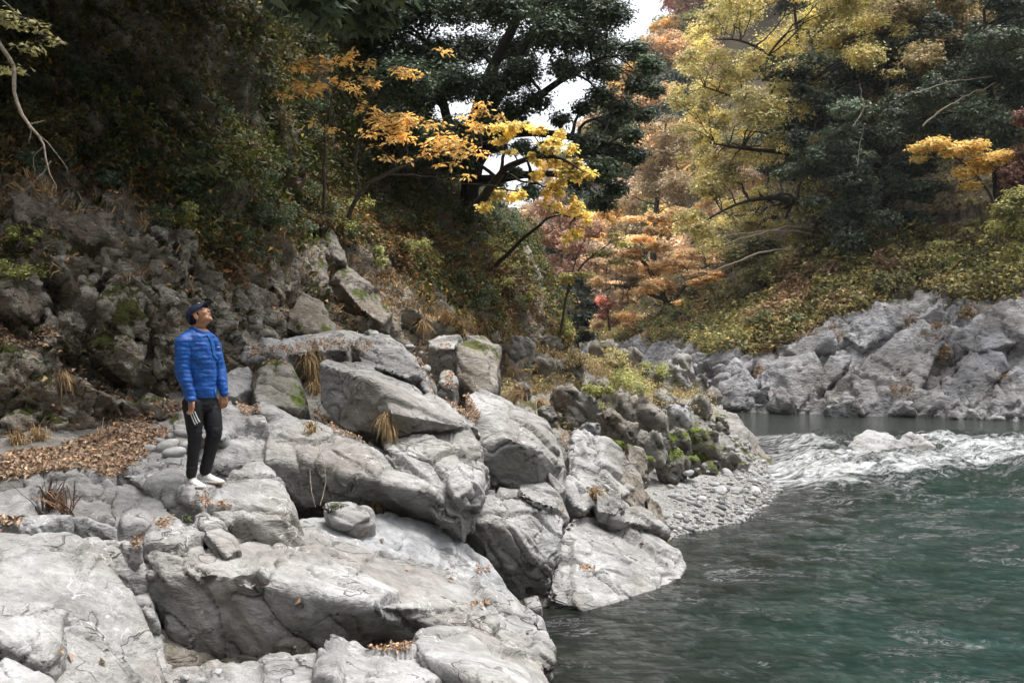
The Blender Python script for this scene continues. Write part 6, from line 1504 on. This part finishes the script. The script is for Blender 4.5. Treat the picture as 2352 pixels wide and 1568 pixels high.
RYaw = Matrix.Rotation(math.radians(-30), 4, 'Z')
# --- body (skin): head, neck, torso core, arms and legs, hands - one continuous mesh
def head_xf():
    # head frame: x forward, z up; tilted back 24 deg, yawed 22 deg towards the camera
    return Matrix.Translation([float(v) for v in C(288, 172, -0.01)]) @ Matrix.Rotation(math.radians(-12), 4, 'Z') @ Matrix.Rotation(math.radians(-35), 4, 'Y')
HX = head_xf(); hk = KS
bm = []
def hs(x, y, z, r, rot=None):
    m = HX @ Matrix.Translation((x * hk, y * hk, z * hk))
    if rot is not None: m = m @ rot
    rr = r if hasattr(r, '__len__') else (r, r, r)
    m = m @ Matrix.Diagonal([v * hk for v in rr] + [1.0])
    bm.append(np.array(m))
hs(-0.015, 0, 0.035, (0.098, 0.077, 0.085))           # skull
hs(0.025, 0, 0.000, (0.072, 0.066, 0.085))            # face mass
hs(0.030, 0, -0.055, (0.060, 0.056, 0.050))           # jaw
hs(0.068, 0, -0.086, (0.022, 0.026, 0.020))           # chin
for s in (-1, 1):
    hs(0.028, s * 0.038, -0.060, (0.048, 0.018, 0.034))  # jaw corner
    hs(0.062, s * 0.034, -0.008, (0.028, 0.026, 0.024))  # cheek
    hs(0.076, s * 0.030, 0.034, (0.014, 0.026, 0.010))   # brow ridge
    hs(-0.008, s * 0.078, -0.008, (0.020, 0.008, 0.032), Matrix.Rotation(math.radians(s * -18), 4, 'Z'))  # ear
hs(0.086, 0, 0.020, (0.012, 0.010, 0.020)); hs(0.096, 0, 0.002, (0.014, 0.010, 0.016)); hs(0.104, 0, -0.010, (0.014, 0.014, 0.011))   # nose
for s in (-1, 1): hs(0.096, s * 0.011, -0.013, (0.010, 0.008, 0.008))
hs(0.084, 0, -0.040, (0.014, 0.024, 0.018)); hs(0.093, 0, -0.036, (0.008, 0.020, 0.006)); hs(0.091, 0, -0.050, (0.009, 0.018, 0.007))
limb(bm, [C(262, 268, 0.01), C(272, 235, 0.005), C(282, 205, 0)], [(.066, .064, .06), (.057, .058, .05), (.058, .06, .05)])   # neck
limb(bm, [C(290, 250, -.01), C(310, 215, -.02)], [(.05, .05, .04), (.045, .045, .04)])
limb(bm, [C(265, 320, .02), C(262, 450, .02), C(265, 650, .03), C(275, 820, .03)], [(.11, .13, .08), (.12, .14, .1), (.11, .13, .1), (.12, .14, .1)])
NS, NE, NW = C(186, 378, -.14), C(186, 590, -.17), C(258, 795, -.18)
FS, FE, FW = C(345, 385, .15), C(400, 590, .15), C(448, 775, .09)
limb(bm, [NS, NE, NW], [.045, .038, .028]); limb(bm, [FS, FE, FW], [.045, .038, .028])
# legs inside trousers
HPn, KNn, ANn = C(243, 860, -.07), C(268, 1085, -.09), C(242, 1395, -.11)
HPf, KNf, ANf = C(320, 860, .09), C(385, 1085, .04), C(318, 1385, .02)
limb(bm, [HPn, KNn, ANn, C(238, 1440, -.11)], [.07, .045, .03, .032]); limb(bm, [HPf, KNf, ANf, C(315, 1430, .02)], [.07, .045, .03, .032])
def hand(bm, w, f, side, thumb):
    """w wrist, f finger direction, side = across-palm direction (towards the thumb)"""
    w = np.array(w); f = np.array(f, float); f /= np.linalg.norm(f); side = np.array(side, float); side -= f * side.dot(f); side /= np.linalg.norm(side)
    pn = np.cross(f, side)
    limb(bm, [w, w + f * .03], [.026, .028])
    for t in (-1, -.35, .35, 1):
        limb(bm, [w + f * .02 + side * t * .016, w + f * .088 + side * t * .029], [.0155, .013])
    for i, (t, L) in enumerate(((1.0, .066), (.35, .076), (-.35, .070), (-1.0, .054))):
        b0 = w + f * .088 + side * t * .029
        d1 = f * .93 + pn * .28 + side * t * .04; d2 = f * .72 + pn * .68; d3 = f * .35 + pn * .93
        a = b0 + d1 * L * .45; b1 = a + d2 * L * .32; c1 = b1 + d3 * L * .28
        limb(bm, [b0, a, b1, c1], [.0092, .0084, .0078, .0066])
    tb = w + f * .03 + side * .027
    limb(bm, [tb, tb + f * .03 + side * .017 + pn * .012, tb + f * .058 + side * .018 + pn * .022, tb + f * .078 + side * .010 + pn * .028], [.014, .0115, .0098, .0078])
hand(bm, C(262, 805, -.19), (.06, -.05, -1), (0.80, -.5, 0), 1)
hand(bm, C(452, 785, .10), (-.05, -.05, -1), (-0.75, -.65, 0), 1)
V, N, Fc = finish(bm, 0.0046, 2, 0.5)
M_SKIN = plain('warm_brown_skin', (0.42, 0.215, 0.13), 0.5, 0.35, 0.05, 60, 0.0005)
bd_ = pl('body', V, Fc, M_SKIN)
dm = bd_.modifiers.new('d', 'DECIMATE'); dm.ratio = 0.3
_dg = bpy.context.evaluated_depsgraph_get(); _dg.update(); _nm = bpy.data.meshes.new_from_object(bd_.evaluated_get(_dg)); bd_.modifiers.clear(); bd_.data = _nm; _nm.name = 'body'
# lips, eyes, brows
def hpart(name, specs, mat, vox=0.003):
    global bm
    bm = []
    for sp_ in specs: hs(*sp_)
    V, N, Fc = finish(bm, vox, 1); return pl(name, V, Fc, mat)
hpart('lips', [(0.0985, 0, -0.0370, (0.006, 0.014, 0.0038)), (0.0965, 0, -0.0485, (0.0065, 0.013, 0.0045))], plain('lip_skin', (0.33, 0.12, 0.09), 0.45), .0018)
for s in (-1, 1):
    hpart('eye', [(0.082, s * 0.031, 0.017, (0.009, 0.013, 0.007))], plain('eye_white', (0.55, 0.5, 0.46), 0.2, 0.5), .0018)
    hpart('pupil', [(0.0885, s * 0.031, 0.019, (0.004, 0.0055, 0.0055))], plain('dark_iris', (0.015, 0.01, 0.008), 0.15, 0.5), .0014)
    hpart('eyebrow', [(0.088 - 0.0, s * 0.022, 0.041, (0.004, 0.012, 0.0038)), (0.080, s * 0.040, 0.042, (0.006, 0.012, 0.0035))], plain('black_hair', (0.012, 0.009, 0.008), 0.7), .002)
hpart('hair', [(-0.040, 0, 0.020, (0.078, 0.0775, 0.066)), (-0.062, 0, -0.026, (0.050, 0.056, 0.046))] + [(0.022, s * 0.0665, 0.012, (0.008, 0.006, 0.020)) for s in (-1, 1)], plain('short_black_hair', (0.014, 0.011, 0.01), 0.75, 0.25, 0.3, 200, 0.002), .004)
# cap
M_CAP = plain('navy_cotton', (0.020, 0.026, 0.060), 0.85, 0.2, 0.12, 120, 0.001)
bm = []; hs(-0.018, 0, 0.040, (0.112, 0.092, 0.090)); hs(-0.062, 0, 0.016, (0.070, 0.080, 0.066))
Vc, Nc, Fcc = finish(bm, 0.0045, 2)
HXi = np.array(HX.inverted()); loc = (np.c_[Vc, np.ones(len(Vc))] @ HXi.T)[:, :3] / hk
line = 0.040 + (loc[:, 0] + 0.02) * 0.10 - 0.055 * smooth01(-loc[:, 0], 0.02, 0.11)     # brim line, lower at the back
keepf = (loc[:, 2] > line)[Fcc].all(1)
th = np.arctan2(loc[:, 1], loc[:, 0]); seam = np.minimum(1, np.abs(((th / (math.pi / 3) + .5) % 1) - .5) * 14)
Vc = Vc - Nc * (0.0012 * (1 - seam))[:, None]
Vk, Fk, _ = submesh(Vc, Fcc[keepf]); cap = pl('cap', Vk, Fk, M_CAP)
md = cap.modifiers.new('thick', 'SOLIDIFY'); md.thickness = 0.003; md.offset = 1
# visor : curved shell
nu, nv = 26, 10; g = np.zeros((nu, nv, 3))
for i in range(nu):
    a = math.radians(-78 + 156 * i / (nu - 1))
    for j in range(nv):
        t = j / (nv - 1); r = 1 + t * 0.75 * max(0.05, math.cos(a)) ** 0.6
        x = 0.083 * math.cos(a) * (1 + t * 0.85 * max(0, math.cos(a)) ** .5); y = 0.083 * math.sin(a) * (1 - 0.05 * t)
        g[i, j] = (x + 0.006, y, 0.050 + 0.012 * t + 0.012 * math.cos(a) - 4.2 * y * y * (0.6 + 0.6 * t))
gv = (np.c_[g.reshape(-1, 3) * hk, np.ones(nu * nv)] @ np.array(HX).T)[:, :3]
vis_ = pl('visor', gv, grid_faces(nu, nv), M_CAP, parent=cap); md = vis_.modifiers.new('thick', 'SOLIDIFY'); md.thickness = 0.004; md.offset = 0
bm = []; hs(0.060, -0.005, 0.113, (0.016, 0.020, 0.004), Matrix.Rotation(math.radians(35), 4, 'Y')); V, N, Fc = finish(bm, .0025, 1)
pl('emblem', V, Fc, plain('white_thread', (0.75, 0.75, 0.75), 0.7), parent=cap)
# --- jacket
bm = []
limb(bm, [C(255, 292, .015), C(256, 330, .02), C(258, 400, .02), C(266, 480, .02), C(272, 600, .03), C(275, 700, .03), C(274, 795, .03)],
     [(.085, .10, .05), (.135, .165, .06), (.150, .18, .08), (.158, .175, .08), (.155, .165, .08), (.150, .160, .06), (.152, .155, .025)])
limb(bm, [NS + np.array([.03, .02, .0]), NS, (NS + NE) / 2, NE, (NE + NW) / 2, NW, C(264, 806, -.19)], [(.075, .08, .07), .078, .073, .066, .056, .046, .040])
limb(bm, [FS - np.array([.03, .0, .0]), FS, (FS + FE) / 2, FE, (FE + FW) / 2, FW, C(452, 778, .10)], [(.075, .08, .07), .072, .066, .058, .05, .042, .037])
limb(bm, [C(250, 300, -.02), C(215, 335, -.08), C(190, 372, -.135)], [(.07, .07, .045), (.075, .07, .055), (.075, .075, .07)])
limb(bm, [C(290, 310, .05), C(325, 345, .10), C(345, 385, .14)], [(.06, .07, .045), (.065, .07, .055), (.07, .07, .065)])
V, N, Fc = finish(bm, 0.0058, 9, 0.5)
# quilting: pillowy rows with cross seams, plus wrinkles
q_ = V / KS
armn = np.exp(-((np.abs(q_[:, 0] - np.interp(q_[:, 2], [.84, 1.1, 1.4], [-.07, -.165, -.165])) / .09) ** 4)) * (q_[:, 1] < -.10)
zz = q_[:, 2] + 0.012 * fbm(q_, 7, 2, 3) + 0.03 * q_[:, 0]
row = np.abs(np.sin(math.pi * zz / 0.043)) ** 0.45
ang = np.arctan2(q_[:, 1] - .02, q_[:, 0] + .05)
colm = np.abs(np.sin(ang * 9 + 2.5 * np.floor(zz / 0.043))) ** 0.4
pf_ = 0.0048 * row * (0.6 + 0.4 * colm) + 0.007 * fbm(q_, 18, 3, 5) + 0.016 * fbm(q_ * np.array([1, 1, 1.8]), 7, 3, 6)
V = V + N * pf_[:, None]
# cut the hem flat and open cuffs/neck naturally
mj, nt, out = newmat('blue_quilted_nylon'); b = NB(nt)
tc = b.n('TexCoord').outputs['Object']
f = b.ramp(b.noise(tc, 14, 5, 0.6), 0.3, 0.7, 0.8, 1.15)
at = b.n('Attribute', attribute_name='seam').outputs['Fac']
base = b.mix(1.0, (0.003, 0.088, 0.37), b_comb(b, f), 'MULTIPLY')
bs = b.n('BsdfPrincipled'); nt.links.new(b.mix(b.math('MULTIPLY', at, 0.8), base, (0.003, 0.035, 0.22)), bs.inputs['Base Color'])
bs.inputs['Roughness'].default_value = 0.42; bs.inputs['Specular IOR Level'].default_value = 0.45; bs.inputs['Sheen Weight'].default_value = 0.1; bs.inputs['Sheen Tint'].default_value = (.5, .6, 1, 1)
bp = b.n('Bump'); bp.inputs['Strength'].default_value = 0.8; bp.inputs['Distance'].default_value = 0.006
nt.links.new(b.noise(b.vmap(tc, (1, 1, 2)), 45, 5, 0.65), bp.inputs['Height']); nt.links.new(bp.outputs[0], bs.inputs['Normal']); nt.links.new(bs.outputs[0], out.inputs[0])
me = mesh_np('jacket', V, Fc, None, True, {'seam': 1 - smooth01(row, 0.42, 0.62)}); jacket = link('jacket', me, mj, proot)
dm = jacket.modifiers.new('d', 'DECIMATE'); dm.ratio = 0.45
jb = BVHTree.FromPolygons(V.tolist(), Fc.tolist())
def on_surface(bv, x, z, off=0.004):
    r = bv.ray_cast(Vector((x, -1.5, z)), Vector((0, 1, 0)))
    return np.array(r[0]) + np.array(r[1]) * off if r[0] is not None else None
def strip(name, bv, pts, wdt, mat, parent, off=0.003, n=20):
    pts = np.array([C(*p)[[0, 2]] for p in pts]); L = np.concatenate([[0], np.cumsum(np.linalg.norm(np.diff(pts, axis=0), axis=1))]); s = np.linspace(0, L[-1], n)
    o = np.stack([np.interp(s, L, pts[:, k]) for k in (0, 1)], 1); t = np.gradient(o, axis=0); t /= np.linalg.norm(t, axis=1, keepdims=True); nn = np.stack([-t[:, 1], t[:, 0]], 1)
    rows = []
    for k in range(n):
        for w_ in (-.5, 0, .5):
            q2 = o[k] + nn[k] * w_ * wdt; h = on_surface(bv, q2[0], q2[1], off + (0.0015 if w_ == 0 else 0)); rows.append(h)
    last = next((h for h in rows if h is not None), None)
    if last is None: return
    out_ = []
    for h in rows:
        if h is None or abs(h[1] - last[1]) > 0.05: h = last if h is None else h
        last = h; out_.append(h)
    o_ = pl(name, np.array(out_), grid_faces(n, 3), mat, parent=parent)
    md = o_.modifiers.new('thick', 'SOLIDIFY'); md.thickness = 0.002; md.offset = 0
    return o_
M_ZIP = plain('lighter_blue_zip_tape', (0.01, 0.11, 0.34), 0.5)
strip('zip', jb, [(352, 318), (378, 380), (390, 470), (408, 545), (415, 600), (405, 680), (398, 740), (402, 800)], 0.007, M_ZIP, jacket, off=0.006)
strip('pocket_zip', jb, [(268, 590), (275, 640), (276, 700)], 0.006, plain('dark_blue_zip', (0.004, 0.03, 0.15), 0.5), jacket)
strip('chest_patch', jb, [(392, 413), (408, 417)], 0.008, plain('pale_embroidery', (0.65, 0.6, 0.65), 0.7), jacket, n=4)
# collar
ring = []
for i in range(28):
    a = 2 * math.pi * i / 28
    for j in range(4):
        t = j / 3
        cx, cy = 285 + 62 * math.cos(a) * (1.06 - .07 * t), 0.0 + 0.085 * math.sin(a) * (1.08 - .08 * t)
        yy = 268 + 30 * math.cos(a) + 42 * (1 - t) - 6 * math.cos(a) * t
        ring.append(C(cx, yy, cy - .01))
ring = np.array(ring).reshape(28, 4, 3); ring = np.concatenate([ring, ring[:1]], 0)
cl_ = pl('collar', ring.reshape(-1, 3), grid_faces(29, 4), mj, parent=jacket); md = cl_.modifiers.new('thick', 'SOLIDIFY'); md.thickness = 0.012; md.offset = 0
md = cl_.modifiers.new('sub', 'SUBSURF'); md.levels = 1; md.render_levels = 1
for (a_, b2, r1) in ((NW, C(265, 808, -.19), .041), (FW, C(452, 780, .10), .038)):
    V, Fc = tube(np.array([a_ + (b2 - a_) * .0, a_ + (b2 - a_) * .5, b2]), np.array([r1, r1 * .98, r1 * .93]) * KS, 18)
    o_ = pl('cuff', V, Fc, mj, parent=jacket); md = o_.modifiers.new('thick', 'SOLIDIFY'); md.thickness = .006; md.offset = 0
# --- trousers
bm = []
limb(bm, [C(275, 790, .02), C(278, 850, .02), C(280, 890, .02)], [(.135, .13, .05), (.14, .135, .05), (.13, .12, .04)])
limb(bm, [HPn + np.array([0, 0, .02]), (HPn + KNn) / 2, KNn, (KNn * .55 + ANn * .45), ANn], [(.100, .100, .07), .084, .062, .058, .046])
limb(bm, [HPf + np.array([0, 0, .02]), (HPf + KNf) / 2 + np.array([.01, 0, 0]), KNf, (KNf * .6 + ANf * .4), ANf], [(.104, .100, .07), .094, .070, .064, .050])
V, N, Fc = finish(bm, 0.0075, 4)
q_ = V / KS
knee = np.exp(-((q_[:, 2] - .50) / .11) ** 2) + 0.8 * np.exp(-((q_[:, 2] - .16) / .07) ** 2) + .5 * np.exp(-((q_[:, 2] - .74) / .06) ** 2)
V = V + N * (0.010 * (1 - np.abs(fbm(q_ * np.array([1.0, 1.0, 3.2]), 7, 3, 8)) * 2.2) * knee + 0.004 * fbm(q_, 10, 3, 9))[:, None]
M_TR = plain('black_track_fabric', (0.012, 0.012, 0.015), 0.65, 0.3, 0.2, 30, 0.002)
trs = pl('trousers', V, Fc, M_TR)
tb = BVHTree.FromPolygons(V.tolist(), Fc.tolist())
M_ST = plain('white_stripe_print', (0.75, 0.77, 0.76), 0.6)
for k in range(3):
    strip('stripe', tb, [(252 + 15 * k, 918 - 6 * k), (262 + 15 * k, 950 - 7 * k), (274 + 14 * k, 982 - 8 * k), (286 + 13 * k, 1008 - 10 * k)], 0.0085, M_ST, trs)
# --- shoes
M_SHOE = plain('off_white_knit', (0.70, 0.69, 0.68), 0.7, 0.3, 0.08, 150, 0.001)
M_SOLE = plain('white_foam_sole', (0.72, 0.71, 0.69), 0.6); M_GUM = plain('gum_outsole', (0.42, 0.20, 0.08), 0.6)
def shoe(heel, toe, dy0, dy1, ankle):
    h, t = C(heel[0], heel[1], dy0), C(toe[0], toe[1], dy1); d = t - h; L = np.linalg.norm(d[:2]); f_ = d / np.linalg.norm(d); s_ = np.cross([0, 0, 1], f_); s_ /= np.linalg.norm(s_)
    def B(a, b2, z): return h + d * a + s_ * b2 + np.array([0, 0, z])
    def body(z0, z1, infl, vox, it, upper):
        bm = []
        for a, w_, zt in ((.12, .038, .100 if upper else 0), (.28, .040, .104 if upper else 0), (.42, .042, .094 if upper else 0), (.56, .046, .076 if upper else 0), (.70, .050, .060 if upper else 0), (.82, .048, .050 if upper else 0), (.92, .040, .040 if upper else 0)):
            top_ = max(z1, zt); zc = (z0 + top_) / 2; 
            sph_mesh(bm, B(a, 0, zc), (0.045 if upper else .045, (w_ + infl), (top_ - z0) / 2 + (.0 if upper else .004)), Matrix.Rotation(math.atan2(f_[1], f_[0]), 4, 'Z'), 14)
        return finish(bm, vox, it)
    sh = empty_child('shoe', proot)
    V, N, Fc = body(.012, .03, 0, .005, 3, True); pl('upper', V, Fc, M_SHOE, parent=sh)
    # collar of the shoe and sock
    bm = []; limb(bm, [B(.22, 0, .06), ankle + np.array([0, 0, -.02])], [(.040, .036, .03), (.036, .034, .02)]); V, N, Fc = finish(bm, .005, 3); pl('sock', V, Fc, M_SHOE, parent=sh)
    V, N, Fc = body(.004, .034, .006, .005, 3, False); pl('sole', V, Fc, M_SOLE, parent=sh)
    V, N, Fc = body(-.004, .008, .003, .005, 2, False); pl('outsole', V, Fc, M_GUM, parent=sh)
    bm = []
    for a in (.40, .48, .56, .64):
        zt = np.interp(a, [.28, .42, .56, .70], [.108, .099, .082, .064]); limb(bm, [B(a, -.022, zt - .006), B(a + .01, 0, zt + .003), B(a, .022, zt - .006)], [.0035, .0035, .0035])
    V, N, Fc = finish(bm, .003, 1); pl('laces', V, Fc, M_SOLE, parent=sh)
def empty_child(name, parent):
    o = bpy.data.objects.new(name, None); COL.objects.link(o); o.parent = parent; return o
shoe((262, 1478), (460, 1476), .05, -.03, ANf)
shoe((188, 1490), (350, 1494), -.06, -.19, ANn)

# haze: thin even air of the gorge
hz = bpy.data.materials.new('thin_haze'); hz.use_nodes = True; hz.node_tree.nodes.clear()
ho = hz.node_tree.nodes.new('ShaderNodeOutputMaterial'); hv = hz.node_tree.nodes.new('ShaderNodeVolumePrincipled')
hv.inputs['Color'].default_value = (0.86, 0.90, 0.95, 1); hv.inputs['Density'].default_value = 0.0002
hz.node_tree.links.new(hv.outputs[0], ho.inputs['Volume'])
x0, x1, y0, y1, z0_, z1_ = -180, 420, -60, 420, -12, 210
hb = link('haze', mesh_np('haze', np.array([(x, y, z) for x in (x0, x1) for y in (y0, y1) for z in (z0_, z1_)], float), np.array([[0, 1, 3, 2], [4, 6, 7, 5], [0, 4, 5, 1], [2, 3, 7, 6], [0, 2, 6, 4], [1, 5, 7, 3]])), hz); tag(hb, kind='stuff')
# ------------------------------------------------------------------ tidy labels: each thing its own wording
ORD = ['first', 'second', 'third', 'fourth', 'fifth', 'sixth', 'seventh', 'eighth', 'ninth', 'tenth', 'eleventh', 'twelfth', 'thirteenth', 'fourteenth', 'fifteenth', 'sixteenth', 'seventeenth', 'eighteenth', 'nineteenth', 'twentieth'] + ['twenty-' + w for w in ('first', 'second', 'third', 'fourth', 'fifth', 'sixth', 'seventh', 'eighth', 'ninth')] + ['thirtieth'] + ['thirty-' + w for w in ('first', 'second', 'third', 'fourth', 'fifth', 'sixth', 'seventh', 'eighth', 'ninth')]
same = {}
for o in list(COL.objects):
    if o.parent is None and 'label' in o.keys() and o.get('group'): same.setdefault(o['label'], []).append(o)
for lab, os_ in same.items():
    if 1 < len(os_) <= len(ORD):
        os_.sort(key=lambda o: o.location.x / max(o.location.y, 1))
        for k, o in enumerate(os_): o['label'] = lab.replace(', ', ' ') + ', ' + ORD[k] + ' from left'
for o in COL.objects:
    if o.parent is None and 'label' in o.keys() and len(o['label'].split()) > 16: print('LONG', len(o['label'].split()), o['label'])
